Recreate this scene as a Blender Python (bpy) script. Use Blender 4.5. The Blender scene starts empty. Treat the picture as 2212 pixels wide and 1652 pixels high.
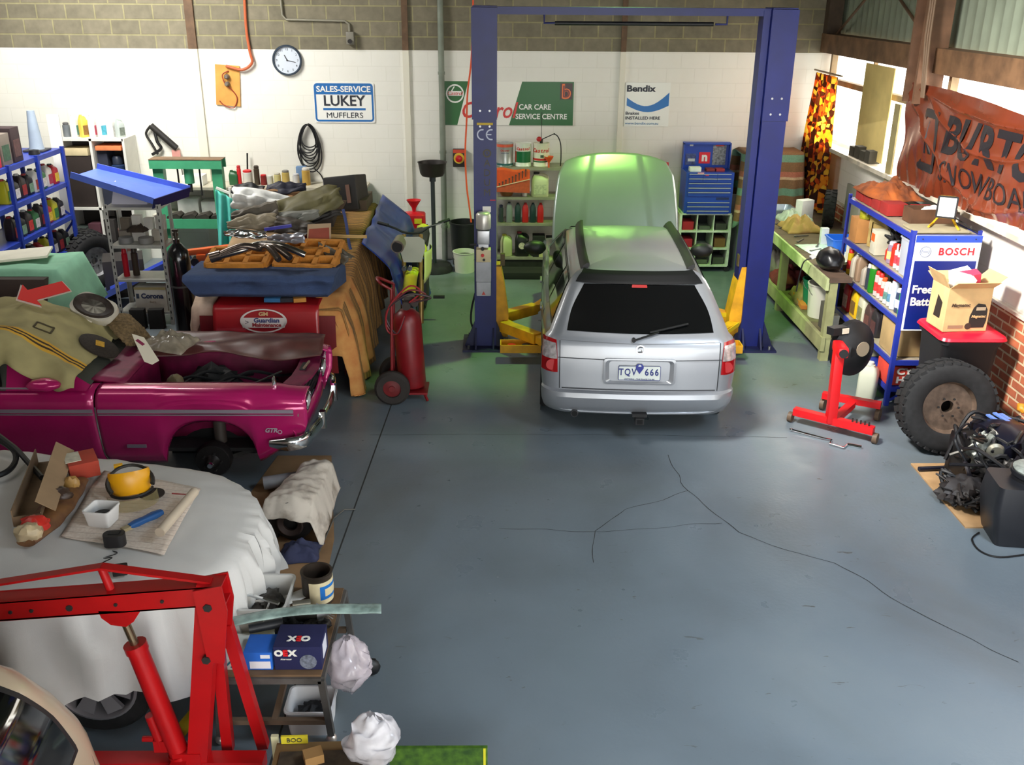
import bpy, bmesh, math, random
from mathutils import Vector, Matrix, Euler, noise
random.seed(11)
SC = bpy.context.scene
C = SC.collection
V = Vector
PI = math.pi
def R(d): return math.radians(d)

# ------------------------------------------------------------------ camera
FPX, CAM_H = 2085.0, 3.8
def _axes():
    p, y, r = R(22.05), R(0.9), R(-0.44)
    f = V((math.sin(y)*math.cos(p), math.cos(y)*math.cos(p), -math.sin(p)))
    rt = V((math.cos(y), -math.sin(y), 0)); d = f.cross(rt)
    return rt*math.cos(r)+d*math.sin(r), -rt*math.sin(r)+d*math.cos(r), f
AR, AD, AF = _axes()
cd = bpy.data.cameras.new('camera'); cam = bpy.data.objects.new('camera', cd); C.objects.link(cam)
cd.sensor_width = 36; cd.sensor_fit = 'HORIZONTAL'; cd.lens = FPX/2212*36; cd.clip_start = .05; cd.clip_end = 200
mw = Matrix.Identity(4)
for i in range(3):
    mw[i][0] = AR[i]; mw[i][1] = -AD[i]; mw[i][2] = -AF[i]
mw.translation = V((0, 0, CAM_H)); cam.matrix_world = mw
SC.camera = cam
# survey helpers: where a sight line meets a level, a depth or a side plane of the room
def _ray(x, y): return AF+AR*((x-1106)/FPX)+AD*((y-826)/FPX)
def PZ(x, y, z=0.0): d = _ray(x, y); return V((0, 0, CAM_H))+d*((z-CAM_H)/d.z)
def PY(x, y, Y): d = _ray(x, y); return V((0, 0, CAM_H))+d*(Y/d.y)
def PX(x, y, X): d = _ray(x, y); return V((0, 0, CAM_H))+d*(X/d.x)

# ------------------------------------------------------------------ exposure, world, lights
vs = SC.view_settings
vs.view_transform = 'Standard'; vs.look = 'None'; vs.exposure = -0.22; vs.gamma = 1.0; vs.use_curve_mapping = False
w = bpy.data.worlds.new('sky'); SC.world = w; w.use_nodes = True
bg = w.node_tree.nodes['Background']; bg.inputs[0].default_value = (1.0, 0.97, 0.9, 1); bg.inputs[1].default_value = 6.0
def lamp(name, kind, loc, energy, col, rot=None, size=None, aim=None, spread=None):
    d = bpy.data.lights.new(name, kind); d.energy = energy; d.color = col
    if kind == 'AREA':
        d.shape = 'RECTANGLE'; d.size, d.size_y = size
        if spread: d.spread = R(spread)
    elif kind == 'SUN': d.angle = size
    else: d.shadow_soft_size = size
    o = bpy.data.objects.new(name, d); C.objects.link(o); o.location = loc
    if aim is not None: o.rotation_euler = (V(aim)-V(loc)).to_track_quat('-Z', 'Y').to_euler()
    elif rot: o.rotation_euler = rot
    return o
# daylight: roller door behind the camera, back-left roof skylight, added overhead fills, right-hand windows, sun low on the right
lamp('door_daylight', 'AREA', (2.6, -2.4, 2.6), 190, (.76, .88, 1.0), size=(5, 3.6), aim=(2.6, 4.5, 0))
lamp('skylight_left', 'AREA', (-5.0, 12.0, 5.2), 620, (1, .98, .93), size=(1.6, 3.0), aim=(-5.2, 14.2, 1.8))
lamp('left_front_fill', 'AREA', (-5.0, 6.2, 5.2), 40, (1, .96, .9), size=(1.2, 3), aim=(-4.0, 6.4, 0))  # unseen overhead lamp added for soft ambient light on the left
lamp('right_floor_fill', 'AREA', (3.7, 3.0, 5.2), 260, (.76, .87, 1.0), size=(1.2, 2.6), aim=(3.1, 4.2, 0), spread=120)  # overhead lamp added to brighten the front right floor
lamp('right_wall_fill', 'AREA', (0.1, 6.6, 5.2), 270, (1, .97, .92), size=(.9, 1.2), aim=(4.6, 8.9, 1.4), spread=70)  # added lamp under the ceiling, aimed to brighten the white right wall
lamp('window_daylight', 'AREA', (4.58, 12.3, 2.45), 75, (1, .95, .85), size=(3.2, 1.0), aim=(0, 12.0, 1.0))
lamp('window_daylight_front', 'AREA', (5.3, 8.4, 2.5), 60, (1, .96, .88), size=(4.0, 1.0), aim=(0, 8.4, 1.0))
lamp('sunlight', 'SUN', (12, 10, 8), 2.6, (1, .93, .8), size=R(1.0), aim=(3.0, 13.0, 0.4))

# ------------------------------------------------------------------ materials
def lin(c): return tuple((x/255/12.92 if x/255 <= .04045 else ((x/255+.055)/1.055)**2.4) for x in c)
_mats = {}
def M(rgb, rough=.5, metal=0.0, nz=0.0, ns=6.0, bump=0.0, bs=40.0, coat=0.0, c2=None, trans=0.0, alpha=1.0, emit=0.0, spec=.5, det=4.0, thr=None, sheen=0.0):
    key = (rgb, rough, metal, nz, ns, bump, bs, coat, c2, trans, alpha, emit, spec, thr, sheen)
    if key in _mats: return _mats[key]
    m = bpy.data.materials.new('paint_%d_%d_%d' % rgb); m.use_nodes = True
    nt = m.node_tree; b = nt.nodes['Principled BSDF']; L = nt.links
    base = lin(rgb); b.inputs['Base Color'].default_value = (*base, 1)
    b.inputs['Roughness'].default_value = rough; b.inputs['Metallic'].default_value = metal
    b.inputs['Specular IOR Level'].default_value = spec
    if coat: b.inputs['Coat Weight'].default_value = coat; b.inputs['Coat Roughness'].default_value = .06
    if trans: b.inputs['Transmission Weight'].default_value = trans
    if sheen: b.inputs['Sheen Weight'].default_value = sheen
    if alpha < 1: b.inputs['Alpha'].default_value = alpha
    if emit: b.inputs['Emission Color'].default_value = (*base, 1); b.inputs['Emission Strength'].default_value = emit
    if nz or bump or c2:
        tc = nt.nodes.new('ShaderNodeTexCoord')
    if nz or c2:
        t = nt.nodes.new('ShaderNodeTexNoise'); t.inputs['Scale'].default_value = ns; t.inputs['Detail'].default_value = det
        L.new(tc.outputs['Object'], t.inputs['Vector'])
        r = nt.nodes.new('ShaderNodeValToRGB'); L.new(t.outputs['Fac'], r.inputs['Fac'])
        lo, hi = thr if thr else (.32, .68)
        r.color_ramp.elements[0].position = lo; r.color_ramp.elements[1].position = hi
        a = tuple(x*(1-nz) for x in base); z = lin(c2) if c2 else tuple(min(1, x*(1+nz)) for x in base)
        r.color_ramp.elements[0].color = (*a, 1); r.color_ramp.elements[1].color = (*z, 1)
        L.new(r.outputs['Color'], b.inputs['Base Color'])
    if bump:
        t2 = nt.nodes.new('ShaderNodeTexNoise'); t2.inputs['Scale'].default_value = bs; t2.inputs['Detail'].default_value = 5
        L.new(tc.outputs['Object'], t2.inputs['Vector'])
        bp = nt.nodes.new('ShaderNodeBump'); bp.inputs['Strength'].default_value = bump; bp.inputs['Distance'].default_value = .02
        L.new(t2.outputs['Fac'], bp.inputs['Height']); L.new(bp.outputs['Normal'], b.inputs['Normal'])
    _mats[key] = m; return m
BLACK = M((22, 22, 24), .5); RUBBER = M((26, 26, 27), .85, nz=.3, ns=20); WHITE = M((232, 230, 222), .55)
STEEL = M((150, 150, 150), .35, .9); CHROME = M((215, 218, 220), .08, 1.0); DARK = M((38, 36, 34), .6, .2, nz=.3, ns=15)
ALU = M((175, 176, 178), .4, .9, nz=.15, ns=10); PAPER = M((236, 232, 224), .8)

# ------------------------------------------------------------------ mesh builder
def frame(o, right, up):
    x = V(right).normalized(); z = x.cross(V(up)).normalized(); y = z.cross(x)
    m = Matrix.Identity(4)
    for i in range(3): m[i][0] = x[i]; m[i][1] = y[i]; m[i][2] = z[i]
    m.translation = V(o); return m
def T(x=0, y=0, z=0, rx=0, ry=0, rz=0):
    return Matrix.Translation((x, y, z)) @ Euler((R(rx), R(ry), R(rz))).to_matrix().to_4x4()
class MB:
    def __init__(s): s.bm = bmesh.new(); s.mi = 0; s.X = Matrix.Identity(4)
    def v(s, p): return s.bm.verts.new(s.X @ V(p))
    def f(s, vs):
        try:
            q = s.bm.faces.new(vs); q.material_index = s.mi; return q
        except ValueError: return None
    def box(s, c, d, m=None, bev=0):
        c = V(c); h = V(d)/2; m = m or Matrix.Identity(4); v = []
        for i in range(8):
            v.append(s.v(m @ (c+V((h.x*(1 if i & 1 else -1), h.y*(1 if i & 2 else -1), h.z*(1 if i & 4 else -1))))))
        fs = [s.f([v[i] for i in q]) for q in ((0, 2, 3, 1), (4, 5, 7, 6), (0, 1, 5, 4), (2, 6, 7, 3), (1, 3, 7, 5), (0, 4, 6, 2))]
        if bev:
            es = list({e for f in fs for e in f.edges})
            r = bmesh.ops.bevel(s.bm, geom=es, offset=bev, segments=2, affect='EDGES', profile=.6)
            for f in r['faces']: f.material_index = s.mi
        return s
    def bar(s, p0, p1, wx, wy=None, up=(0, 0, 1), bev=0):
        p0, p1 = V(p0), V(p1); wy = wy or wx; d = p1-p0; z = d.normalized(); u = V(up)
        if abs(z.dot(u)) > .98: u = V((0, 1, 0))
        x = u.cross(z).normalized(); y = z.cross(x); m = Matrix.Identity(4)
        for i in range(3): m[i][0] = x[i]; m[i][1] = y[i]; m[i][2] = z[i]
        m.translation = (p0+p1)/2
        return s.box((0, 0, 0), (wx, wy, d.length), m, bev)
    def ring(s, c, x, y, r, n, ry=None): return [s.v(c+x*(r*math.cos(2*PI*i/n))+y*((ry or r)*math.sin(2*PI*i/n))) for i in range(n)]
    def skin(s, rings, closed=True):
        for a, b in zip(rings, rings[1:]):
            n = len(a)
            for i in range(n if closed else n-1): s.f([a[i], a[(i+1) % n], b[(i+1) % n], b[i]])
    def cyl(s, p0, p1, r0, r1=None, n=16, caps=True):
        p0, p1 = V(p0), V(p1); r1 = r0 if r1 is None else r1; z = (p1-p0).normalized()
        x = z.orthogonal().normalized(); y = z.cross(x)
        a = s.ring(p0, x, y, r0, n); b = s.ring(p1, x, y, r1, n); s.skin([a, b])
        if caps: s.f(a[::-1]); s.f(b)
        return s
    def tube(s, pts, r, n=8, closed=False, flat=1.0):
        pts = [V(p) for p in pts]; rs = r if isinstance(r, (list, tuple)) else [r]*len(pts); rings = []; x = None; N = len(pts)
        for i, p in enumerate(pts):
            if closed: t = pts[(i+1) % N]-pts[i-1]
            else: t = (pts[min(i+1, N-1)]-pts[max(i-1, 0)])
            t = t.normalized() if t.length > 1e-9 else V((0, 0, 1))
            if x is None: x = t.orthogonal().normalized()
            else:
                x = x-t*x.dot(t); x = x.normalized() if x.length > 1e-6 else t.orthogonal().normalized()
            rings.append(s.ring(p, x, t.cross(x), rs[i], n, rs[i]*flat))
        if closed: rings.append(rings[0])
        s.skin(rings)
        if not closed: s.f(rings[0][::-1]); s.f(rings[-1])
        return s
    def lathe(s, prof, m=None, n=24, sx=1, sy=1, a0=0, a1=2*PI):
        m = m or Matrix.Identity(4); full = abs(a1-a0-2*PI) < 1e-6; rings = []
        for r, z in prof:
            k = n if full else n+1
            rings.append([s.v(m @ V((max(r, 1e-4)*sx*math.cos(a0+(a1-a0)*i/n), max(r, 1e-4)*sy*math.sin(a0+(a1-a0)*i/n), z))) for i in range(k)])
        if prof[0][0] > 1e-3 and prof[-1][0] > 1e-3: rings.append(rings[0])
        s.skin(rings, full); return s
    def prism(s, poly, h, m=None, z0=0):
        m = m or Matrix.Identity(4)
        a = [s.v(m @ V((p[0], p[1], z0))) for p in poly]; b = [s.v(m @ V((p[0], p[1], z0+h))) for p in poly]
        s.skin([a, b]); s.f(a[::-1]); s.f(b); return s
    def loft(s, rings, caps=True, closed=True):
        q = [[s.v(p) for p in r] for r in rings]; s.skin(q, closed)
        if caps and closed: s.f(q[0][::-1]); s.f(q[-1])
        return s
    def grid(s, fn, nu, nv, matfn=None):
        g = [[s.v(fn(i/nu, j/nv)) for j in range(nv+1)] for i in range(nu+1)]
        for i in range(nu):
            for j in range(nv):
                q = s.f([g[i][j], g[i+1][j], g[i+1][j+1], g[i][j+1]])
                if q and matfn: q.material_index = matfn((i+.5)/nu, (j+.5)/nv)
        return s
    def blob(s, c, d, seed=0, amp=.25, fr=2.0, n=14, m=None):
        m = m or Matrix.Identity(4); c = V(c); d = V(d)/2; rings = []
        for i in range(n+1):
            th = PI*i/n; rr = []
            for j in range(2*n):
                ph = PI*j/n; u = V((math.sin(th)*math.cos(ph), math.sin(th)*math.sin(ph), math.cos(th)))
                k = 1+amp*noise.noise(u*fr+V((seed*7.3, seed*1.7, seed)))
                rr.append(s.v(m @ (c+V((u.x*d.x, u.y*d.y, u.z*d.z))*k)))
            rings.append(rr)
        s.skin(rings); return s
    def build(s, name, mats, parent=None, ang=38, solid=0, sub=0):
        bmesh.ops.remove_doubles(s.bm, verts=s.bm.verts, dist=1e-5)
        bmesh.ops.recalc_face_normals(s.bm, faces=s.bm.faces)
        me = bpy.data.meshes.new(name); s.bm.to_mesh(me); s.bm.free()
        for m in (mats if isinstance(mats, (list, tuple)) else [mats]): me.materials.append(m)
        me.polygons.foreach_set('use_smooth', [True]*len(me.polygons)); me.set_sharp_from_angle(angle=R(ang))
        o = bpy.data.objects.new(name, me); C.objects.link(o)
        if parent: o.parent = parent
        if solid:
            k = o.modifiers.new('thickness', 'SOLIDIFY'); k.thickness = solid; k.offset = -1
        if sub:
            k = o.modifiers.new('smooth', 'SUBSURF'); k.levels = k.render_levels = sub
        return o
def thing(name, label, cat, loc=(0, 0, 0), rz=0, group=None, rot=None):
    o = bpy.data.objects.new(name, None); C.objects.link(o); o.empty_display_size = .1
    o.location = loc; o.rotation_euler = rot if rot else (0, 0, R(rz))
    o['label'] = label; o['category'] = cat
    if group: o['group'] = group
    return o
def tag(o, label, cat, group=None, loc=None, rz=None, rot=None):
    o['label'] = label; o['category'] = cat
    if group: o['group'] = group
    if loc is not None: o.location = loc
    if rz is not None: o.rotation_euler = (0, 0, R(rz))
    if rot is not None: o.rotation_euler = rot
    return o
def struct(name, mb, mats, parent=None, **k):
    o = mb.build(name, mats, parent, **k)
    if not parent: o['kind'] = 'structure'
    return o
def dup(o, loc, rz=0, label=None, group=None, rot=None):
    def cp(a, par):
        c = a.copy(); C.objects.link(c)
        if par: c.parent = par
        for ch in [x for x in bpy.data.objects if x.parent == a]: cp(ch, c)
        return c
    r = cp(o, None); r.location = loc; r.rotation_euler = rot if rot else (0, 0, R(rz))
    if label: r['label'] = label
    if group: r['group'] = group
    return r
def text(body, size, m, mat, parent=None, name='lettering', ext=.0015, bold=0.0, shear=0.0, sx=1.0, align='CENTER', sp=1.0):
    cu = bpy.data.curves.new(name, 'FONT'); cu.body = body; cu.size = size; cu.extrude = ext; cu.offset = bold; cu.shear = shear
    cu.align_x = align; cu.align_y = 'CENTER'; cu.resolution_u = 3; cu.space_character = sp
    to = bpy.data.objects.new(name, cu); C.objects.link(to)
    me = bpy.data.meshes.new_from_object(to.evaluated_get(bpy.context.evaluated_depsgraph_get()))
    bpy.data.objects.remove(to); me.name = name
    me.transform(m @ Matrix.Diagonal((sx, 1, 1, 1))); me.materials.clear(); me.materials.append(mat)
    o = bpy.data.objects.new(name, me); C.objects.link(o)
    if parent: o.parent = parent
    return o
def cr(pts, n=8, closed=False):
    """smooth curve through points"""
    pts = [V(p) for p in pts]; N = len(pts); out = []
    for i in range(N if closed else N-1):
        if closed: a, b, c, d = pts[i-1], pts[i], pts[(i+1) % N], pts[(i+2) % N]
        else: a, b, c, d = pts[max(i-1, 0)], pts[i], pts[i+1], pts[min(i+2, N-1)]
        for k in range(n):
            t = k/n
            out.append(.5*((2*b)+(c-a)*t+(2*a-5*b+4*c-d)*t*t+(3*b-a-3*c+d)*t**3))
    if not closed: out.append(pts[-1])
    return out
def rrect(wd, ht, r, n=5, cx=0, cy=0):
    o = []
    for sx, sy, a in ((1, 1, 0), (-1, 1, 90), (-1, -1, 180), (1, -1, 270)):
        for i in range(n+1):
            t = R(a+90*i/n); o.append((cx+sx*(wd/2-r)+r*math.cos(t), cy+sy*(ht/2-r)+r*math.sin(t)))
    return o
def nz3(x, y, z=0, s=1.0): return noise.noise(V((x*s, y*s, z)))
def ordn(i): return ['first', 'second', 'third', 'fourth', 'fifth', 'sixth', 'seventh', 'eighth', 'ninth', 'tenth', 'eleventh', 'twelfth', 'thirteenth', 'fourteenth', 'fifteenth'][i]
# ------------------------------------------------------------------ room shell
XR, YB, XL, YF, ZC = 4.65, 14.4, -8.4, -3.4, 5.4
def node_mat(name, fn):
    m = bpy.data.materials.new(name); m.use_nodes = True; nt = m.node_tree
    fn(nt, nt.nodes['Principled BSDF'], nt.nodes.new, nt.links.new); return m
def ramp(nt, stops):
    r = nt.nodes.new('ShaderNodeValToRGB'); e = r.color_ramp.elements
    while len(e) < len(stops): e.new(.5)
    for i, (p, c) in enumerate(stops): e[i].position = p; e[i].color = (*lin(c), 1) if len(c) == 3 else c
    return r
def brickmat(name, c1, c2, mortar, bw, rh, ms, axes, bump=.4, rough=.8, patch=None, offs=.5):
    def fn(nt, b, N, L):
        tc = N('ShaderNodeTexCoord'); sp = N('ShaderNodeSeparateXYZ'); L(tc.outputs['Object'], sp.inputs[0])
        cb = N('ShaderNodeCombineXYZ'); L(sp.outputs[axes[0]], cb.inputs[0]); L(sp.outputs[axes[1]], cb.inputs[1])
        t = N('ShaderNodeTexBrick'); L(cb.outputs[0], t.inputs['Vector'])
        t.inputs['Color1'].default_value = (*lin(c1), 1); t.inputs['Color2'].default_value = (*lin(c2), 1); t.inputs['Mortar'].default_value = (*lin(mortar), 1)
        t.inputs['Scale'].default_value = 1; t.inputs['Brick Width'].default_value = bw; t.inputs['Row Height'].default_value = rh
        t.inputs['Mortar Size'].default_value = ms; t.inputs['Mortar Smooth'].default_value = .3; t.inputs['Bias'].default_value = 0; t.offset = offs
        n = N('ShaderNodeTexNoise'); n.inputs['Scale'].default_value = 9; n.inputs['Detail'].default_value = 6; L(tc.outputs['Object'], n.inputs['Vector'])
        mx = N('ShaderNodeMix'); mx.data_type = 'RGBA'; mx.blend_type = 'OVERLAY'; mx.inputs[0].default_value = patch or .25
        L(t.outputs['Color'], mx.inputs[6]); L(n.outputs['Fac'], mx.inputs[7]); L(mx.outputs[2], b.inputs['Base Color'])
        bp = N('ShaderNodeBump'); bp.inputs['Strength'].default_value = bump; bp.inputs['Distance'].default_value = .01; bp.invert = True
        ad = N('ShaderNodeMath'); ad.operation = 'MULTIPLY_ADD'; L(n.outputs['Fac'], ad.inputs[0]); ad.inputs[1].default_value = .25; L(t.outputs['Fac'], ad.inputs[2])
        L(ad.outputs[0], bp.inputs['Height']); L(bp.outputs['Normal'], b.inputs['Normal']); b.inputs['Roughness'].default_value = rough
    return node_mat(name, fn)
def floor_fn(nt, b, N, L):
    tc = N('ShaderNodeTexCoord')
    def nse(sc, det, dist=0, st=(1, 1, 1)):
        mp = N('ShaderNodeMapping'); mp.inputs['Scale'].default_value = st; L(tc.outputs['Object'], mp.inputs[0])
        n = N('ShaderNodeTexNoise'); n.inputs['Scale'].default_value = sc; n.inputs['Detail'].default_value = det; n.inputs['Distortion'].default_value = dist
        L(mp.outputs[0], n.inputs['Vector']); return n
    def mix(fac, a, bcol, mode='MIX'):
        x = N('ShaderNodeMix'); x.data_type = 'RGBA'; x.blend_type = mode; L(fac, x.inputs[0])
        if isinstance(a, tuple): x.inputs[6].default_value = (*lin(a), 1)
        else: L(a, x.inputs[6])
        if isinstance(bcol, tuple): x.inputs[7].default_value = (*lin(bcol), 1)
        else: L(bcol, x.inputs[7])
        return x.outputs[2]
    base = ramp(nt, [(.3, (100, 110, 117)), (.55, (110, 121, 129)), (.75, (118, 128, 134))]); L(nse(.7, 6, .6).outputs['Fac'], base.inputs[0])
    grime = ramp(nt, [(.47, (0, 0, 0)), (.72, (255, 255, 255))]); L(nse(.45, 8, 1.2, (1, .7, 1)).outputs['Fac'], grime.inputs[0])
    gm = N('ShaderNodeMath'); gm.operation = 'MULTIPLY'; L(grime.outputs[0], gm.inputs[0]); gm.inputs[1].default_value = .55
    c = mix(gm.outputs[0], base.outputs[0], (86, 84, 76))
    chips = ramp(nt, [(.685, (0, 0, 0)), (.72, (255, 255, 255))]); L(nse(16, 6, .8, (.5, 1.3, 1)).outputs['Fac'], chips.inputs[0])
    zone = ramp(nt, [(.42, (0, 0, 0)), (.62, (255, 255, 255))]); L(nse(1.0, 3).outputs['Fac'], zone.inputs[0])
    mm = N('ShaderNodeMath'); mm.operation = 'MULTIPLY'; L(chips.outputs[0], mm.inputs[0]); L(zone.outputs[0], mm.inputs[1])
    c = mix(mm.outputs[0], c, (72, 70, 66))
    wear = ramp(nt, [(.745, (0, 0, 0)), (.78, (255, 255, 255))]); L(nse(7, 8, 1.5, (1.6, .8, 1)).outputs['Fac'], wear.inputs[0])
    wm = N('ShaderNodeMath'); wm.operation = 'MULTIPLY'; L(wear.outputs[0], wm.inputs[0]); wm.inputs[1].default_value = .22
    c = mix(wm.outputs[0], c, (165, 168, 168))
    L(c, b.inputs['Base Color'])
    rr = ramp(nt, [(.3, (140, 140, 140)), (.7, (175, 175, 175))]); L(nse(3, 5).outputs['Fac'], rr.inputs[0]); L(rr.outputs[0], b.inputs['Roughness'])
    bp = N('ShaderNodeBump'); bp.inputs['Strength'].default_value = .12; bp.inputs['Distance'].default_value = .01
    L(nse(30, 4).outputs['Fac'], bp.inputs['Height']); L(bp.outputs[0], b.inputs['Normal'])
FLOOR = node_mat('painted_concrete', floor_fn)
mb = MB(); mb.box(((XL+XR)/2, (YF+YB)/2, -.05), (XR-XL+.6, YB-YF+.6, .1)); struct('floor', mb, FLOOR)
CRACK = M((46, 46, 44), .9)
def floorline(name, pts, wd, mat=CRACK, wob=0.0):
    mb = MB(); pts = [V((p[0], p[1], 0)) for p in pts]; out = []
    for a, b in zip(pts, pts[1:]):
        k = max(2, int((b-a).length/.07))
        for i in range(k):
            p = a.lerp(b, i/k); p += V((nz3(p.x, p.y, 3, 3), nz3(p.x, p.y, 9, 3), 0))*wob; out.append(p)
    out.append(pts[-1]); L = []; Rr = []
    for i, p in enumerate(out):
        t = (out[min(i+1, len(out)-1)]-out[max(i-1, 0)]).normalized(); n = V((-t.y, t.x, 0))*wd/2*(.7+.6*random.random() if wob else 1)
        L.append(mb.v((p.x+n.x, p.y+n.y, .0012))); Rr.append(mb.v((p.x-n.x, p.y-n.y, .0012)))
    for i in range(len(L)-1): mb.f([L[i], L[i+1], Rr[i+1], Rr[i]])
    return struct(name, mb, mat)
def gp(*a): return [PZ(x, y, 0) for x, y in a]
floorline('trim_5', [(-1.05, 8.9), (-1.18, 5.6), (-1.22, 2.6)], .012)
floorline('trim_6', gp((1440, 980), (1470, 1040), (1520, 1090), (1590, 1150), (1700, 1190), (1800, 1215), (1930, 1290), (2080, 1370), (2200, 1430)), .006, wob=.05)
floorline('trim_7', gp((800, 940), (1000, 938), (1400, 940), (1700, 945)), .005, wob=.02)
floorline('trim_8', gp((1490, 1060), (1350, 1100), (1282, 1148), (1282, 1215)), .005, wob=.05)
floorline('trim_9', gp((1080, 1140), (1300, 1150), (1560, 1130)), .004, wob=.04)
floorline('trim_10', gp((330, 1652), (430, 1530)), .09, M((190, 165, 40), .6, nz=.3, ns=8))
# back wall: painted block to 3.02 m, bare block above
BLOCK = brickmat('bare_block', (126, 119, 100), (114, 108, 90), (142, 136, 102), .4, .2, .012, (0, 2), .5, .9, .35)
PBLOCK = brickmat('white_painted_block', (232, 230, 220), (230, 228, 218), (224, 222, 211), .4, .2, .006, (0, 2), .12, .6, .08)
PBLOCKX = brickmat('white_painted_block_side', (235, 230, 220), (233, 228, 218), (226, 221, 210), .4, .2, .006, (1, 2), .12, .6, .08)
BRICK = brickmat('red_brick', (176, 96, 62), (148, 76, 50), (196, 172, 138), .24, .085, .011, (1, 2), .6, .85, .3)
mb = MB()
for k, (z0, z1) in enumerate(((0, 3.02), (3.02, ZC))):
    mb.mi = k; mb.box(((XL+XR)/2, YB+.1, (z0+z1)/2), (XR-XL+.4, .2, z1-z0))
struct('wall_back', mb, [PBLOCK, BLOCK])
RUST = M((98, 74, 52), .7, nz=.25, ns=8)
CREAM = M((226, 222, 205), .6)
for i, (x, wd) in enumerate(((-4.29, .12), (-1.31, .085), (1.765, .075))):
    mb = MB(); mb.box((x, YB-.02, 1.51), (wd, .04, 3.02)); mb.mi = 1; mb.box((x, YB-.02, (3.02+ZC)/2), (wd, .04, ZC-3.02))
    struct('trim_%d' % (i+1), mb, [CREAM, RUST])
# right wall
mb = MB(); y0, y1 = YF, YB
mb.box((XR+.12, (y0+y1)/2, .575), (.24, y1-y0, 1.15))
mb.mi = 1; mb.box((XR+.10, (y0+y1)/2, 1.49), (.20, y1-y0, .68))
struct('wall_right', mb, [BRICK, PBLOCKX])
mb = MB(); mb.box((XR+.06, (y0+y1)/2, 1.165), (.2, y1-y0, .03)); struct('trim_11', mb, M((205, 195, 180), .7, nz=.2))
mb = MB(); mb.box((XR+.0, (y0+y1)/2, 1.845), (.34, y1-y0, .05)); struct('trim_12', mb, M((196, 186, 168), .6, nz=.25, ns=5))
# cladding (corrugated) above the girt
mb = MB(); pr = []
yy = y0
while yy < y1:
    for dy, dx in ((0, 0), (.035, -.018), (.055, -.018), (.09, 0), (.19, 0)): pr.append((yy+dy, dx))
    yy += .19
a = [mb.v((XR+.17+d, q, 3.25)) for q, d in pr]; b = [mb.v((XR+.17+d, q, ZC)) for q, d in pr]
for i in range(len(a)-1): mb.f([a[i], a[i+1], b[i+1], b[i]])
struct('wall_right_cladding', mb, M((150, 160, 140), .55, .1, nz=.12, ns=3))
WOOD = M((112, 82, 56), .75, nz=.35, ns=5)
mb = MB(); mb.box((XR+.02, (y0+y1)/2, 3.16), (.22, y1-y0, .25)); struct('trim_13', mb, WOOD)
mb = MB(); mb.box((XR+.02, YB-.08, (3.04+ZC)/2), (.2, .16, ZC-3.04)); struct('trim_14', mb, M((74, 58, 44), .75, nz=.3))
mb = MB(); mb.box((XR-.10, 10.86, (2.72+ZC)/2), (.28, .05, ZC-2.72)); mb.box((XR-.10, 10.60, (2.72+ZC)/2), (.28, .05, ZC-2.72)); mb.box((XR-.1, 10.73, (2.72+ZC)/2), (.05, .26, ZC-2.72))
mb.box((XR+.08, 10.73, 2.3), (.1, .2, 1.0)); struct('trim_15', mb, M((116, 84, 62), .7, nz=.25))
for i, (a, b) in enumerate((((XR+.05, 14.2, 3.28), (XR+.05, 12.7, 4.0)), ((XR+.05, 11.0, 3.28), (XR+.05, 12.7, 4.0)))):
    mb = MB(); mb.cyl(a, b, .018); struct('trim_%d' % (16+i), mb, RUST)
mb = MB()
for k in range(3): mb.tube([(XR-.27+k*.02, 10.5, 5.2), (XR-.26+k*.015, 10.48-k*.02, 3.4), (XR-.22, 10.44-k*.03, 2.8)], .012)
tag(mb.build('cable_bundle', M((120, 96, 74), .6)), 'thin cables running down the steel column beside the orange banner', 'cable')
# window band 1.87 - 3.04: rail, mullions, panes
GL = bpy.data.materials.new('frosted_glass'); GL.use_nodes = True
nt = GL.node_tree; b = nt.nodes['Principled BSDF']; b.inputs['Base Color'].default_value = (.95, .95, .92, 1); b.inputs['Roughness'].default_value = .35; b.inputs['Transmission Weight'].default_value = 1.0; b.inputs['IOR'].default_value = 1.05
FRAMEW = M((150, 128, 96), .6, nz=.2)
wins = [(11.0, 14.3), (6.9, 10.45), (2.6, 6.8)]
for i, (q0, q1) in enumerate(wins):
    mb = MB(); mb.box((XR+.14, (q0+q1)/2, 2.45), (.012, q1-q0, 1.18)); pane = struct('window_%d' % (i+1), mb, GL)
    mb = MB(); mb.box((XR+.1, (q0+q1)/2, 2.66), (.09, q1-q0, .07))
    for q in (q0, q1): mb.box((XR+.1, q, 2.45), (.08, .07, 1.18))
    mb.box((XR+.12, (q0+q1)/2+.1, 2.85), (.05, .04, .38)); mb.build('window_frame', FRAMEW, pane)
# remaining shell: left wall, front wall with the open roller door, ceiling, mezzanine edge is below the camera
mb = MB(); mb.box((XL-.1, (y0+y1)/2, ZC/2), (.2, y1-y0, ZC)); struct('wall_left', mb, M((128, 124, 114), .7, nz=.05))
mb = MB(); mb.box((-5.2, YF-.1, ZC/2), (6.4, .2, ZC)); mb.box((1.6, YF-.1, 4.9), (7.2, .2, 1.0)); struct('wall_front', mb, M((104, 100, 92), .7))
mb = MB(); mb.box(((XL+XR)/2, (y0+y1)/2, ZC+.05), (XR-XL+.6, y1-y0+.4, .1)); struct('ceiling', mb, M((84, 84, 78), .7))
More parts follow.
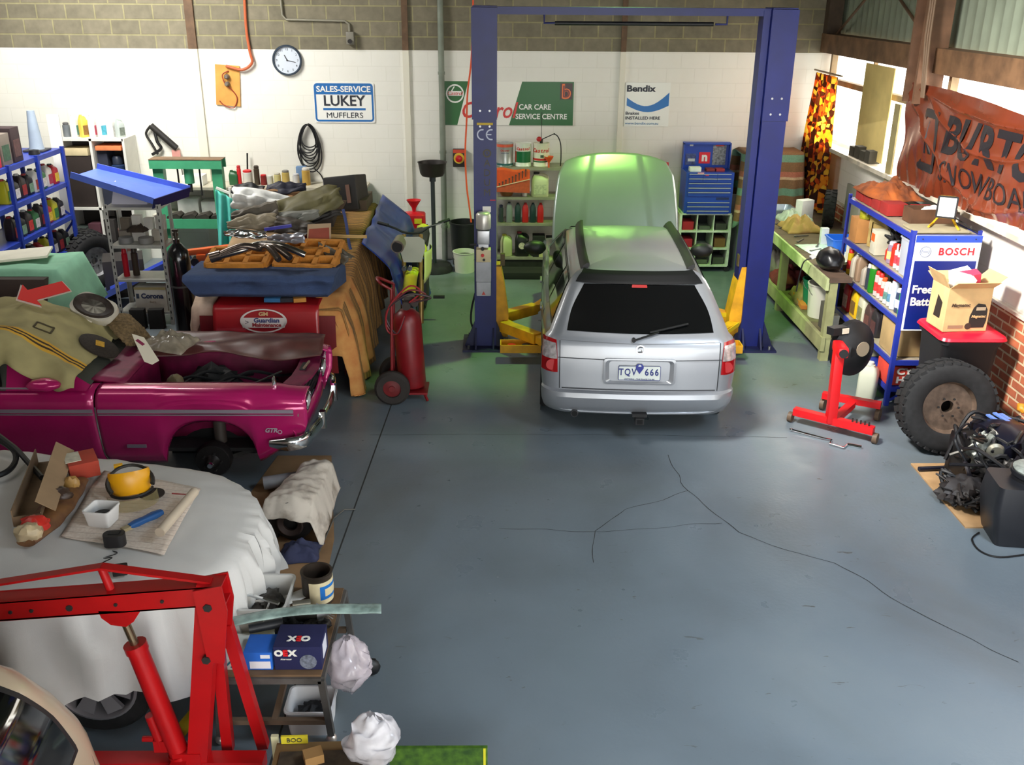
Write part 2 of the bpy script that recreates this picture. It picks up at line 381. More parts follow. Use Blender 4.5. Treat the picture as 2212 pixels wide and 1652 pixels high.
# ------------------------------------------------------------------ shared
def WB(root):
    mb = MB(); mb.X = root.matrix_basis.inverted() if root else Matrix.Identity(4); return mb
def wtext(body, size, m, mat, root, **k): return text(body, size, root.matrix_basis.inverted() @ m, mat, root, **k)
def local(root, m): return root.matrix_basis.inverted() @ m
BLUE = M((11, 24, 96), .42, nz=.12, ns=5); YEL = M((222, 160, 24), .5, nz=.2, ns=7); REDP = M((204, 26, 24), .35, nz=.1, ns=5)
GREY = M((120, 122, 124), .5, nz=.15, ns=8); KRAFT = M((190, 152, 104), .85, nz=.12, ns=7); KRAFT2 = M((214, 172, 112), .85, nz=.1, ns=7)
# ------------------------------------------------------------------ two-post lift
t = thing('two_post_lift', 'tall blue two-post car lift straddling the silver wagon', 'car lift', (1.4, 10.5, 0))
YP = 10.45
for nm, x0, x1, op in (('left', -.265, -.02, 1), ('right', 2.785, 3.04, -1)):
    mb = WB(t); top = 3.655
    # C section post, open towards the car
    mb.box(((x0+x1)/2, YP+.02, top/2), (x1-x0, .04, top)); mb.box(((x0+x1)/2, YP+.30, top/2), (x1-x0, .04, top))
    xo = x0 if op > 0 else x1; mb.box((xo+op*.012, YP+.16, top/2), (.024, .26, top))
    xi = x1 if op > 0 else x0
    for yy in (YP+.055, YP+.265): mb.box((xi-op*.01, yy, top/2), (.02, .03, top))
    if op < 0: mb.box((xi-.045, YP+.14, 3.64/2), (.07, .2, 3.64))
    mb.box(((x0+x1)/2, YP+.16, top), (x1-x0, .32, .02)); mb.box(((x0+x1)/2+op*-.004, YP+.16, 3.1), (x1-x0+.018, .345, 1.1))
    p = mb.build('post', BLUE, t)
    mb = WB(t); cx = (x0+x1)/2; mb.box((cx, YP+.12, .012), (.52, .56, .024))
    for sx in (-1, 1): mb.prism([(0, 0), (.12, 0), (0, .3)], .02, frame((cx+sx*(x1-x0)/2, YP+.0, .02), (sx, 0, 0), (0, 0, 1)))
    for sx in (-.1, .1): mb.prism([(0, 0), (.14, 0), (0, .22)], .02, frame((cx+sx, YP, .02), (0, -1, 0), (0, 0, 1)))
    mb.build('base_plate', M((14, 18, 60), .5, nz=.2, ns=6), t)
    for sx in (-.19, .19):
        for sy in (-.11, .36): mb = WB(t); mb.cyl((cx+sx, YP+sy, .02), (cx+sx, YP+sy, .06), .016, n=6); mb.build('anchor_bolt', STEEL, t)
    zb = 2.48 if op > 0 else 2.62
    for dz in (0, .16):
        for dx in (-.05, .05): mb = WB(t); mb.cyl((cx+dx, YP-.02, zb+dz), (cx+dx, YP-.001, zb+dz), .012, n=6); mb.build('bolt', ALU, p)
mb = WB(t); mb.box((1.385, YP+.16, 3.62), (2.85, .22, .075)); mb.build('top_beam', BLUE, t)
mb = WB(t); mb.cyl((.58, YP+.16, 3.5), (2.22, YP+.16, 3.5), .021, n=10); sb = mb.build('safety_bar', BLACK, t, 60)
for x in (.47, 2.36): mb = WB(t); mb.tube([(x, YP+.16, 3.6), (x, YP+.16, 3.5), (x+(.12 if x < 1 else -.12), YP+.16, 3.5)], .012); mb.build('bracket', BLUE, sb)
# carriages and swing arms
def carriage(x, op):
    mb = WB(t); y0 = YP+.03
    mb.loft([[(x-op*.0, y0, z), (x+op*wd, y0, z), (x+op*wd, y0+.24, z), (x, y0+.24, z)] for z, wd in ((.12, .13), (.38, .14), (.75, .09), (.95, .05))])
    c = mb.build('carriage', YEL, t)
    mb = WB(t); mb.box((x+op*.07, y0+.06, 1.02), (.05, .07, .13)); mb.build('latch', M((86, 70, 36), .6, nz=.3), c); return c
def arm(p0, p1, p2, name='swing_arm'):
    mb = WB(t); mb.bar(p0, p1, .12, .12, bev=.008); mb.bar(p1, p2, .085, .085, bev=.006)
    a = mb.build(name, YEL, t); mb = WB(t); q = V(p2); mb.cyl(q+V((0, 0, .03)), q+V((0, 0, .09)), .06); mb.build('lift_pad', BLACK, a)
    mb = WB(t); d = (V(p1)-V(p0)).normalized(); n = V((-d.y, d.x, 0))
    mb.bar(V(p0)+n*.062+V((0, 0, .04)), V(p0).lerp(V(p1), .7)+n*.062+V((0, 0, .0)), .008, .05); mb.build('arm_gusset', M((232, 196, 30), .5), a)
for x, op in ((-.02, 1), (2.785, -1)):
    carriage(x, op)
    arm((x+op*.08, YP+.22, .30), (x+op*.46, YP+.55, .30), (x+op*.66, YP+.95, .30)); arm((x+op*.08, YP+.02, .26), (x+op*.46, YP-.42, .26), (x+op*.7, YP-.9, .26))
    mb = WB(t); cxx = x+op*.33
    for dy in (-.1, .1): mb.box((cxx-.02, YP-.38+dy*.9, .155), (.52, .012, .09), T(0, 0, 0))
    for dx in (-.26, .26): mb.box((cxx-.02+dx, YP-.38, .155), (.012, .19, .09))
    mb.box((cxx-.02, YP-.38, .115), (.52, .19, .012)); tr = mb.build('adapter_tray', YEL, t)
    for q, (dx, mat) in enumerate(((-.16, REDP), (.0, M((60, 58, 50), .7)), (.14, M((150, 148, 130), .6)))):
        mb = WB(t); mb.cyl((cxx+dx, YP-.38, .12), (cxx+dx, YP-.38, .175), .045); mb.build('adapter', mat, tr)
# power unit on the left post
yU = YP-.09
mb = WB(t); mb.lathe([(.0, 0), (.078, 0), (.082, .02), (.082, .15), (.07, .17), (.06, .178), (0, .18)], T(-.16, yU, 1.41), 20); mo = mb.build('pump_motor', M((198, 194, 186), .35, .5), t)
mb = WB(t); mb.box((-.16, yU, 1.32), (.13, .13, .15), bev=.008); mb.box((-.16, yU, 1.24), (.11, .11, .06)); mb.build('valve_block', ALU, t)
mb = WB(t); mb.cyl((-.24, yU-.02, 1.235), (-.31, yU-.03, 1.235), .012); mb.cyl((-.17, yU-.06, 1.2), (-.17, yU-.08, 1.2), .02); mb.build('lever', DARK, t)
mb = WB(t); mb.box((-.16, yU+.0, 1.12), (.16, .15, .14), bev=.01); mb.build('switch_box', M((206, 190, 150), .5), t)
mb = WB(t); mb.cyl((-.17, yU-.076, 1.13), (-.17, yU-.09, 1.13), .018); mb.build('switch_button', REDP, t)
mb = WB(t); mb.cyl((-.155, yU-.076, 1.08), (-.155, yU-.09, 1.08), .014); mb.build('switch_button', BLACK, t)
mb = WB(t); mb.box((-.16, yU, .94), (.165, .16, .23), bev=.012); mb.box((-.16, yU, .745), (.16, .15, .16), bev=.012); ta = mb.build('oil_tank', M((168, 168, 172), .5, nz=.12, ns=9), t)
mb = WB(t); mb.prism([(-.022, -.018), (.022, -.018), (0, .022)], .002, frame((-.16, yU-.0765, .70), (1, 0, 0), (0, 0, 1))); mb.build('warning_sticker', M((190, 70, 60), .6), ta)
mb = WB(t); mb.tube(cr([(-.26, YP+.1, .62), (-.30, YP+.08, .45), (-.31, YP+.06, .3), (-.28, YP+.05, .2)]), .011); mb.build('hydraulic_hose', BLACK, t)
fr = frame((-.1425, YP-.0035, 0), (1, 0, 0), (0, 0, 1))
LB = M((196, 202, 222), .5)
def cearc(cx, z, r, m, name, parent, bar=False):
    mb = MB(); mb.X = local(t, frame((cx, YP-.004, z), (1, 0, 0), (0, 0, 1)))
    A = [R(a) for a in range(75, 286, 15)]
    for a, b in zip(A, A[1:]):
        q = [(r*math.cos(a), r*math.sin(a)), (r*math.cos(b), r*math.sin(b)), ((r-.014)*math.cos(b), (r-.014)*math.sin(b)), ((r-.014)*math.cos(a), (r-.014)*math.sin(a))]
        mb.prism(q[::-1], .002)
    if bar: mb.box((-.022, 0, .001), (.046, .012, .002))
    mb.build(name, m, parent)
cearc(-.17, 2.395, .058, LB, 'ce_letter', t); cearc(-.075, 2.395, .058, LB, 'ce_letter', t, True)
mb = WB(t); mb.box((-.1425, YP-.002, 2.505), (.17, .003, .024)); mb.build('sticker_band', M((200, 170, 30), .5), t)
DKL = M((22, 26, 74), .5)
for i, ch in enumerate('\u00aeADUM'):
    z = 2.20-i*.105
    if i == 0: mb = WB(t); mb.lathe([(.028, 0), (.045, 0), (.045, .002), (.028, .002)], frame((-.12, YP-.004, z), (1, 0, 0), (0, 0, 1)), 18); mb.build('logo_ring', M((70, 62, 44), .5), t); wtext('R', .045, frame((-.12, YP-.003, z), (1, 0, 0), (0, 0, 1)), M((70, 62, 44), .5), t, bold=.001)
    else: wtext(ch, .105, frame((-.12, YP-.003, z), (1, 0, 0), (0, 0, 1)), M((70, 62, 44), .5), t, bold=0)
mb = WB(t); mb.box((-.125, YP-.002, 1.60), (.09, .003, .065)); mb.build('sticker', PAPER, t)
mb = WB(t); mb.box((-.06, YP-.002, 1.70), (.06, .003, .012)); mb.build('sticker', M((190, 30, 50), .5), t)
# orange air hose hanging beside the left post
mb = MB(); hp = [PY(x, y, 13.2) for x, y in ((1020, -40), (1022, 20), (1018, 130), (1010, 200), (1008, 260), (1005, 330), (1008, 400), (1013, 440), (1018, 480))]
mb.tube(cr(hp, 5), .012, 6); o = mb.build('air_hose', M((226, 84, 40), .5)); tag(o, 'thin orange air hose hanging down behind the left blue lift post', 'hose')

# ------------------------------------------------------------------ signs on the back wall
YW = YB-.004
def wp(x, y): return PY(x, y, YW)
def wallsign(name, label, x0, y0, x1, y1, cat='sign'):
    a, b = wp(x0, y0), wp(x1, y1); w_, h_ = b.x-a.x, a.z-b.z
    r = thing(name, label, cat, ((a.x+b.x)/2, YW, b.z)); m = frame((0, -.012, h_/2), (1, 0, 0), (0, 0, 1))
    return r, w_, h_, m
def fpoly(root, pts, m, mat, name, th=.0015, z0=0.0):
    mb = MB(); mb.prism(pts, th, m, z0); return mb.build(name, mat, root)
def rframe(mb, w_, h_, r, b, m, th=.002):
    o = rrect(w_, h_, r); i = rrect(w_-2*b, h_-2*b, max(r-b, .004))
    A = [mb.v(m @ V((p[0], p[1], th))) for p in o]; B = [mb.v(m @ V((p[0], p[1], th))) for p in i]
    mb.skin([A, B]); return mb
r, W_, H_, m = wallsign('muffler_sign', 'white LUKEY MUFFLERS sign with blue border beside the round wall clock', 675, 177, 811, 265)
fpoly(r, rrect(W_, H_, .03), m, M((236, 236, 230), .35), 'panel', .008, -.008)
BB = M((32, 104, 172), .4)
mb = MB(); rframe(mb, W_*.97, H_*.95, .05, .026, m); mb.build('border', BB, r)
fpoly(r, [(-W_*.46, H_*.2), (W_*.46, H_*.2), (W_*.45, H_*.44), (-W_*.45, H_*.44)], m, BB, 'header_band')
def mt(m, x, y, z=.003): return m @ T(x, y, z)
text('SALES-SERVICE', H_*.20, mt(m, 0, H_*.325), M((236, 236, 230), .4), r, bold=.003, sx=1.06)
INK = M((40, 44, 54), .5)
text('LUKEY', H_*.36, mt(m, 0, H_*.035), INK, r, bold=.004, sx=1.0)
fpoly(r, [(-W_*.35, -H_*.19), (W_*.35, -H_*.19), (W_*.35, -H_*.135), (-W_*.35, -H_*.135)], m, BB, 'stripe')
text('MUFFLERS', H_*.19, mt(m, 0, -H_*.32), INK, r, bold=0, sx=1.12)

r, W_, H_, m = wallsign('oil_sign', 'long green and white Castrol car care sign partly hidden by the lift post', 960, 175, 1237, 271)
fpoly(r, [(-W_/2, -H_/2), (W_/2, -H_/2), (W_/2, H_/2), (-W_/2, H_/2)], m, M((234, 232, 220), .35), 'panel', .008, -.008)
GS = M((24, 96, 34), .4)
fpoly(r, [(-W_/2, -H_/2), (-W_*.405, -H_/2), (-W_*.315, H_/2), (-W_/2, H_/2)], m, GS, 'green_field'); fpoly(r, [(0, -H_/2), (W_/2, -H_/2), (W_/2, H_/2), (W_*.10, H_/2)], m, GS, 'green_field')
RS = M((206, 44, 36), .4); WS = M((232, 232, 226), .4)
text('Castrol', H_*.52, mt(m, -W_*.165, -H_*.17), RS, r, bold=.004, shear=.28, sx=.84)
mb = MB(); mb.lathe([(.155*H_*1.15, 0), (.185*H_*1.15, 0), (.185*H_*1.15, .003), (.155*H_*1.15, .003)], m @ T(-W_*.42, H_*.22, .002), 24); rg = mb.build('logo_ring', WS, r)
fpoly(r, [(-W_*.47, H_*.17), (-W_*.37, H_*.17), (-W_*.37, H_*.28), (-W_*.47, H_*.28)], m, WS, 'logo_bar', .003)
fpoly(r, [(-W_*.45, H_*.28), (-W_*.44, H_*.28), (-W_*.42, H_*.38), (-W_*.43, H_*.38)], m, WS, 'logo_stem', .003)
text('Castrol', H_*.12, mt(m, -W_*.42, H_*.225, .005), RS, r, shear=.2)
text('CAR CARE', H_*.17, mt(m, W_*.075, -H_*.08), WS, r, align='LEFT', bold=.002, sx=.95); text('SERVICE CENTRE', H_*.17, mt(m, W_*.05, -H_*.30), WS, r, align='LEFT', bold=.002, sx=.95)
fpoly(r, [(W_*.395, H_*.10), (W_*.49, H_*.10), (W_*.49, H_*.47), (W_*.395, H_*.47)], m, M((52, 20, 10), .4), 'badge', .003)
text('b', H_*.46, mt(m, W_*.442, H_*.265, .005), M((232, 110, 24), .4), r, bold=.008); text('b', H_*.40, mt(m, W_*.442, H_*.265, .007), M((120, 30, 14), .4), r)

r, W_, H_, m = wallsign('brake_sign', 'white Bendix brakes sign with blue swoosh above the raised hood', 1352, 178, 1443, 273)
fpoly(r, [(-W_/2, -H_/2), (W_/2, -H_/2), (W_/2, H_/2), (-W_/2, H_/2)], m, M((234, 236, 228), .35), 'panel', .008, -.008)
text('Bendix', H_*.20, mt(m, -W_*.48, H_*.36), INK, r, align='LEFT', bold=.004, sx=1.22)
top = [(W_*(-.46+.94*k/12), H_*(.16+.12*(k/12)**2-.22*math.sin(PI*k/12))) for k in range(13)]; bot = [(W_*(-.46+.94*k/12), H_*(-.02-.0*(k/12)-.15*math.sin(PI*k/12))) for k in range(13)]
fpoly(r, bot+top[::-1], m, M((24, 110, 182), .4), 'swoosh', .003)
text('Brakes', H_*.10, mt(m, -W_*.48, -H_*.20), INK, r, align='LEFT', bold=.001, sx=1.2); text('INSTALLED HERE', H_*.098, mt(m, -W_*.48, -H_*.31), INK, r, align='LEFT', bold=.001, sx=1.12)
text('www.bendix.com.au', H_*.085, mt(m, -W_*.48, -H_*.43), M((50, 120, 170), .4), r, align='LEFT', sx=1.15)

# ------------------------------------------------------------------ things on the back wall
c0 = wp(621, 130); r = thing('wall_clock', 'round wall clock with dark rim on the white wall', 'clock', (c0.x, YW, c0.z)); m = frame((0, 0, 0), (1, 0, 0), (0, 0, 1))
mb = MB(); mb.lathe([(.18, 0), (.208, 0), (.208, .04), (.2, .05), (.185, .05), (.18, .035)], m, 40); mb.build('rim', M((58, 70, 84), .35, .3), r)
mb = MB(); mb.lathe([(0, .01), (.185, .01), (.185, .02), (0, .02)], m, 40); fc = mb.build('dial', M((206, 214, 224), .4), r)
for k in range(12):
    a = R(30*k); text(str(k or 12), .045, m @ T(.148*math.sin(a), .148*math.cos(a), .021), INK, fc, name='numeral')
for nm, ang, ln, wd in (('minute_hand', 103, .13, .008), ('hour_hand', 333, .09, .011)):
    mb = MB(); mb.box((0, ln/2-.01, .026), (wd, ln, .003), m @ T(rz=-ang)); mb.build(nm, BLACK, r)
mb = MB(); mb.cyl(m @ V((0, 0, .02)), m @ V((0, 0, .032)), .011); mb.build('hub', BLACK, r)

a, b = wp(459, 140), wp(520, 228); r = thing('socket_board', 'tan plywood board with power plugs hung on the white wall', 'board', ((a.x+b.x)/2, YW, b.z), rot=(0, R(4), 0))
mb = MB(); mb.box((0, -.01, (a.z-b.z)/2), (b.x-a.x, .02, a.z-b.z)); mb.build('board', M((212, 152, 72), .7, nz=.15, ns=5), r)
for z in (.40, .30): mb = MB(); mb.lathe([(0, 0), (.035, 0), (.035, .05), (.02, .08), (0, .08)], frame((0, -.02, z), (1, 0, 0), (0, 0, 1)), 12); mb.build('plug', M((112, 104, 96), .5), r)
mb = MB(); mb.tube(cr([(.02, -.03, .48), (-.06, -.06, .42), (-.02, -.07, .3), (.05, -.05, .24), (.13, -.03, .12), (.08, -.03, -.02), (-.05, -.03, .0), (-.12, -.03, .06)], 6), .008, 6); mb.build('cord', M((150, 60, 34), .6), r)
mb = MB(); mb.tube(cr([wp(528, -30)+V((0, -.03, 0)), wp(533, 60)+V((0, -.03, 0)), wp(541, 110)+V((0, -.04, 0)), wp(546, 135)+V((0, -.05, 0)), wp(525, 150)+V((0, -.05, 0)), wp(490, 142)+V((0, -.05, 0))], 8), .02, 8)
o = mb.build('extension_cable', M((186, 92, 52), .6)); tag(o, 'thick orange cable dropping down the bare block wall to the plywood board', 'cable')
pw = wp(758, 82); r = thing('power_outlet', 'grey outlet box on bent conduit high on the bare block wall', 'power outlet', (pw.x, YW, pw.z))
mb = WB(r); mb.tube([wp(604, -30)+V((0, -.03, 0)), wp(611, 32)+V((0, -.03, 0)), wp(619, 42)+V((0, -.03, 0)), wp(745, 45)+V((0, -.03, 0)), wp(754, 52)+V((0, -.03, 0)), wp(756, 72)+V((0, -.03, 0))], .016, 8)
mb.build('conduit', M((140, 136, 120), .5, .3), r)
mb = MB(); mb.box((0, -.05, 0), (.11, .1, .17), bev=.012); mb.build('box', M((120, 116, 104), .5), r); mb = MB(); mb.cyl((0, -.1, -.04), (0, -.13, -.04), .03); mb.build('socket', DARK, r)
mb = MB(); p0, p1 = wp(946, -30), wp(966, 575); x = (p0.x+p1.x)/2; mb.cyl((x, YB-.06, 0), (x, YB-.06, ZC), .042)
for z in (.5, 1.6, 2.7, 3.8): mb.cyl((x, YB-.06, z), (x, YB-.06, z+.04), .05)
o = mb.build('drain_pipe', M((122, 130, 116), .5, nz=.15, ns=5)); tag(o, 'grey round pipe running up the back wall left of the green sign', 'pipe')
c0 = wp(670, 318); r = thing('cable_coil', 'coil of black cable hung on the white wall below the blue sign', 'cable coil', (c0.x, YW, c0.z))
mb = MB(); mb.cyl((0, -.12, .33), (0, 0, .33), .012); mb.build('hook', DARK, r)
for k in range(10):
    ra, rb = .20-.012*random.random()-.006*k, .34-.02*k; dx = .05*(random.random()-.5); mb = MB()
    mb.tube([(dx+ra*math.cos(q)*(.8+.2*math.sin(-q)), -.03-.006*k-.01*math.sin(3*q+k), .33-rb+rb*math.sin(q)) for q in [2*PI*i/30 for i in range(30)]], .0085, 6, closed=True); mb.build('loop', BLACK, r)
mb = MB(); mb.tube(cr([(.05, -.05, -.3), (.15, -.04, -.42), (.18, -.04, -.62), (.16, -.04, -.85)]), .009, 6); mb.build('tail', BLACK, r)
c0 = wp(350, 300); r = thing('grease_gun', 'dark grease gun hanging tilted on the white wall above the green press', 'grease gun', (c0.x, YW-.06, c0.z))
mm = frame((0, 0, 0), (.72, 0, -.69), (.69, 0, .72))
mb = MB(); mb.cyl(mm @ V((-.22, .06, 0)), mm @ V((.24, .06, 0)), .045); mb.build('barrel', DARK, r)
mb = MB(); mb.tube(cr([mm @ V((-.22, .06, 0)), mm @ V((-.2, -.08, 0)), mm @ V((-.05, -.14, 0)), mm @ V((.1, -.2, 0))]), .018); mb.build('lever', DARK, r)
mb = MB(); mb.tube(cr([mm @ V((-.15, .05, 0)), mm @ V((-.02, -.05, .02)), mm @ V((.08, -.1, 0)), mm @ V((.04, -.26, 0))]), .022); mb.build('hose', BLACK, r)
mb = MB(); mb.box((.2, 0, -.2), (.12, .02, .1)); mb.build('tag', M((214, 150, 140), .6), r)
mb = MB(); mb.cyl((.24, 0, -.26), (.26, 0, -.52), .01); mb.build('spout', STEEL, r)
c0 = wp(992, 340); r = thing('emergency_stop', 'red push button on a yellow and black box beside the lift post', 'switch', (c0.x, YW, c0.z))
mb = MB(); mb.box((0, -.035, 0), (.18, .07, .26), bev=.01); mb.build('box', M((44, 40, 36), .5), r); mb = MB(); mb.box((0, -.072, .1), (.17, .004, .05)); mb.build('label_strip', M((206, 70, 40), .5), r)
mb = MB(); mb.lathe([(0, 0), (.078, 0), (.078, .012), (0, .012)], frame((0, -.07, 0), (1, 0, 0), (0, 0, 1)), 22); mb.build('collar', M((226, 190, 50), .5), r)
mb = MB(); mb.lathe([(0, 0), (.03, 0), (.03, .03), (.05, .035), (.05, .055), (.03, .065), (0, .066)], frame((0, -.082, 0), (1, 0, 0), (0, 0, 1)), 20); mb.build('button', M((198, 24, 30), .35), r)
# ------------------------------------------------------------------ generic goods
def rbox(mb, w_, d_, h_, r=.01, z0=0.0, m=None, taper=1.0):
    mb.loft([[(m or Matrix.Identity(4)) @ V((p[0]*k, p[1]*k, z0+z)) for p in rrect(w_, d_, min(r, w_/2-.001, d_/2-.001), 3)] for z, k in ((0, taper), (h_, 1))]); return mb
def oil_bottle(name, label, loc, w_, d_, h_, col, cap, lab=None, rz=0, group=None, cat='bottle', rough=.4, alpha=1.0):
    r = thing(name, label, cat, loc, rz, group); mb = MB(); mat = M(col, rough, alpha=alpha); rr = min(w_, d_)*.22
    def ring(z, sx, sy, cx=0): return [(p[0]*sx+cx, p[1]*sy, z) for p in rrect(w_, d_, rr, 3)]
    nx = -w_*.2
    mb.loft([ring(0, .94, .94), ring(h_*.03, 1, 1), ring(h_*.62, 1, 1), ring(h_*.74, .93, .93), ring(h_*.86, .5, .7, nx*.7), ring(h_*.89, .34, .55, nx), ring(h_*.93, .34, .55, nx)])
    mb.build('body', mat, r)
    mb = MB(); mb.tube(cr([(w_*.36, 0, h_*.62), (w_*.44, 0, h_*.76), (w_*.25, 0, h_*.88), (nx*.5, 0, h_*.9)], 4), min(w_, d_)*.12, 6); mb.build('handle', mat, r)
    mb = MB(); mb.lathe([(0, 0), (min(w_, d_)*.22, 0), (min(w_, d_)*.22, h_*.075), (0, h_*.08)], T(nx, 0, h_*.92), 10); mb.build('cap', M(cap, .4), r)
    if lab:
        mb = MB(); mb.box((0, -d_/2-.0015, h_*.32), (w_*.72, .003, h_*.42)); mb.build('label', M(lab, .5, nz=.25, ns=30), r)
    return r
def can(name, label, loc, rad, h_, col, cap, lab=None, group=None, cat='spray can', capr=.8, caph=.16):
    r = thing(name, label, cat, loc, random.uniform(0, 360), group); mb = MB()
    mb.lathe([(0, 0), (rad*.97, 0), (rad, h_*.02), (rad, h_*(.86-caph*.3)), (rad*.7, h_*(1-caph)), (0, h_*(1-caph))], n=14); mb.build('body', M(col, .35, .2), r)
    mb = MB(); mb.lathe([(0, h_*(1-caph)), (rad*capr, h_*(1-caph)), (rad*capr, h_*.96), (rad*capr*.7, h_), (0, h_)], n=12); mb.build('cap', M(cap, .4), r)
    if lab:
        mb = MB(); mb.lathe([(rad*1.01, h_*.2), (rad*1.02, h_*.2), (rad*1.02, h_*.55), (rad*1.01, h_*.55)], n=14); mb.build('label', M(lab, .5, nz=.3, ns=30), r)
    return r
def carton(name, label, loc, w_, d_, h_, col, rz=0, flaps=False, cat='box', group=None, tape=None, rot=None):
    r = thing(name, label, cat, loc, rz, group, rot); mat = M(col, .85, nz=.1, ns=7); mb = MB(); th = .006
    if not flaps:
        mb.box((0, 0, h_/2), (w_, d_, h_), bev=.003); mb.build('body', mat, r)
    else:
        mb.box((0, 0, th/2), (w_, d_, th))
        for s in (-1, 1): mb.box((s*(w_/2-th/2), 0, h_/2), (th, d_, h_)); mb.box((0, s*(d_/2-th/2), h_/2), (w_-2*th, th, h_))
        mb.build('body', mat, r)
        for s, a in ((-1, 35), (1, 20)):
            mb = MB(); mb.box((0, s*d_*.22, 0), (w_*.98, d_*.44, .005), T(0, s*d_/2, h_, rx=s*a)); mb.build('flap', mat, r)
        for s, a in ((-1, 60), (1, 40)):
            mb = MB(); mb.box((s*w_*.18, 0, 0), (w_*.36, d_*.96, .005), T(s*w_/2, 0, h_, ry=-s*a)); mb.build('flap', mat, r)
    if tape:
        mb = MB(); mb.box((0, 0, h_+.0012), (w_*.16, d_, .002)); mb.box((0, -d_/2-.001, h_*.82), (w_*.16, .002, h_*.36)); mb.build('tape', M(tape, .4), r)
    return r
def rag(name, label, loc, sz, mat, seed=0, hump=.05, cat='rag', rz=0, n=22, edge=.25):
    mb = MB()
    def fn(u, v):
        a = (u-.5)*2; b = (v-.5)*2; k = 1+edge*nz3(a*1.2, b*1.2, seed*3.1)
        rr = max(abs(a), abs(b)); z = hump*max(0, 1-rr**2)*(.6+.8*abs(nz3(a*1.7, b*1.7, seed+4)))+.02*hump/.05*abs(nz3(a*4, b*4, seed+9))*(1-rr**4)+.004
        return (a*sz[0]/2*k, b*sz[1]/2*k, z)
    mb.grid(fn, n, n); o = mb.build(name, mat, None, 80, solid=.003); return tag(o, label, cat, loc=loc, rz=rz)
def bucket(name, label, loc, r0, r1, h_, mat, inner, handle=True, cat='bucket', rz=0):
    r = thing(name, label, cat, loc, rz); mb = MB()
    mb.lathe([(0, 0), (r0, 0), (r1, h_*.96), (r1*1.05, h_*.96), (r1*1.05, h_), (r1*.96, h_), (r0*.95, .01), (0, .01)], n=24); mb.build('body', mat, r)
    if inner:
        mb = MB(); mb.lathe([(0, h_*.8), (r1*.9, h_*.8), (0, h_*.82)], n=20); mb.build('contents', inner, r)
    if handle:
        mb = MB(); mb.tube([(r1*1.06*math.cos(a), -.02-r1*.55*math.sin(a), h_*.9-r1*.8*math.sin(a)) for a in [PI*i/12 for i in range(13)]], .004, 5); mb.build('handle', STEEL, r)
    return r
def wheel_tyre(name, label, loc, ro, ri, wd, rimcol, axis='y', tread=True, group=None, cat='tyre', rot=None, lug=26, rim=True, dish=.5):
    """tyre with its axis along local y"""
    r = thing(name, label, cat, loc, 0, group, rot); m = Euler((R(90), 0, 0)).to_matrix().to_4x4(); h = wd/2
    mb = MB(); mb.lathe([(ri, -h*.78), (ri+.02, -h*.9), (ro*.82, -h), (ro*.94, -h*.93), (ro*.985, -h*.78), (ro*.985, h*.78), (ro*.94, h*.93), (ro*.82, h), (ri+.02, h*.9), (ri, h*.78)], m, 48)
    ty = mb.build('tyre', RUBBER, r)
    if tread:
        mb = MB()
        for i in range(lug):
            a = 2*PI*i/lug
            for s in (-1, 1):
                aa = a+(PI/lug if s > 0 else 0); mm = Matrix.Rotation(aa, 4, 'Y')
                mb.box((ro*.985, s*h*.55, 0), (ro*.06, h*.72, ro*.13), mm @ T(rx=s*12))
        mb.build('tread', RUBBER, ty)
    if rim:
        mb = MB(); mt_ = M(rimcol, .6, .3, nz=.35, ns=14)
        mb.lathe([(ri*1.04, -h*.8), (ri*.96, -h*.84), (ri*.93, -h*.6), (ri*.88, -h*.2), (ri*.84, -h*.02-h*dish*.2), (ri*.62, -h*.25*dish-h*.1), (ri*.5, -h*.5*dish), (ri*.26, -h*.5*dish), (ri*.24, -h*.42*dish), (ri*.24, h*.3), (ri*.9, h*.3), (ri*1.04, h*.8)], m, 36); rm = mb.build('rim', mt_, r)
        for i in range(6):
            a = 2*PI*i/6; q = (ri*.37*math.cos(a), -h*.5*dish, ri*.37*math.sin(a)); mb = MB(); mb.cyl(q, (q[0], q[1]-.012, q[2]), ri*.045, n=6); mb.build('wheel_nut', DARK, rm)
    return r

# ------------------------------------------------------------------ shelf against the back wall with oil drums
SHG = M((148, 140, 128), .55, .2, nz=.2, ns=6)
r = thing('back_shelf', 'grey metal shelf with oil drums against the white back wall', 'shelf', (.48, 14.1, 0)); BX0, BX1, BY0, BY1 = -.04, 1.02, 13.88, 14.34
for z in (1.475, 1.055, .675, .17): mb = WB(r); mb.box(((BX0+BX1)/2, (BY0+BY1)/2, z-.02), (BX1-BX0, BY1-BY0, .035)); mb.build('shelf_board', SHG, r)
for x in (BX0+.012, BX1-.012):
    for y in (BY0+.012, BY1-.012): mb = WB(r); mb.box((x, y, .745), (.03, .03, 1.46)); mb.build('post', SHG, r)
mb = WB(r); mb.box(((BX0+BX1)/2, BY0+.03, .08), (BX1-BX0, .02, .14)); mb.build('kick_panel', DARK, r)
dr = [(.095, 'silver drum with orange rim, left of the three on the shelf top', (186, 186, 184), (214, 88, 60), (42, 92, 92)), (.355, 'white and green oil drum in the middle of the shelf top', (232, 230, 222), None, None), (.615, 'white oil drum with pump, right of the three on the shelf top', (230, 224, 206), None, None)]
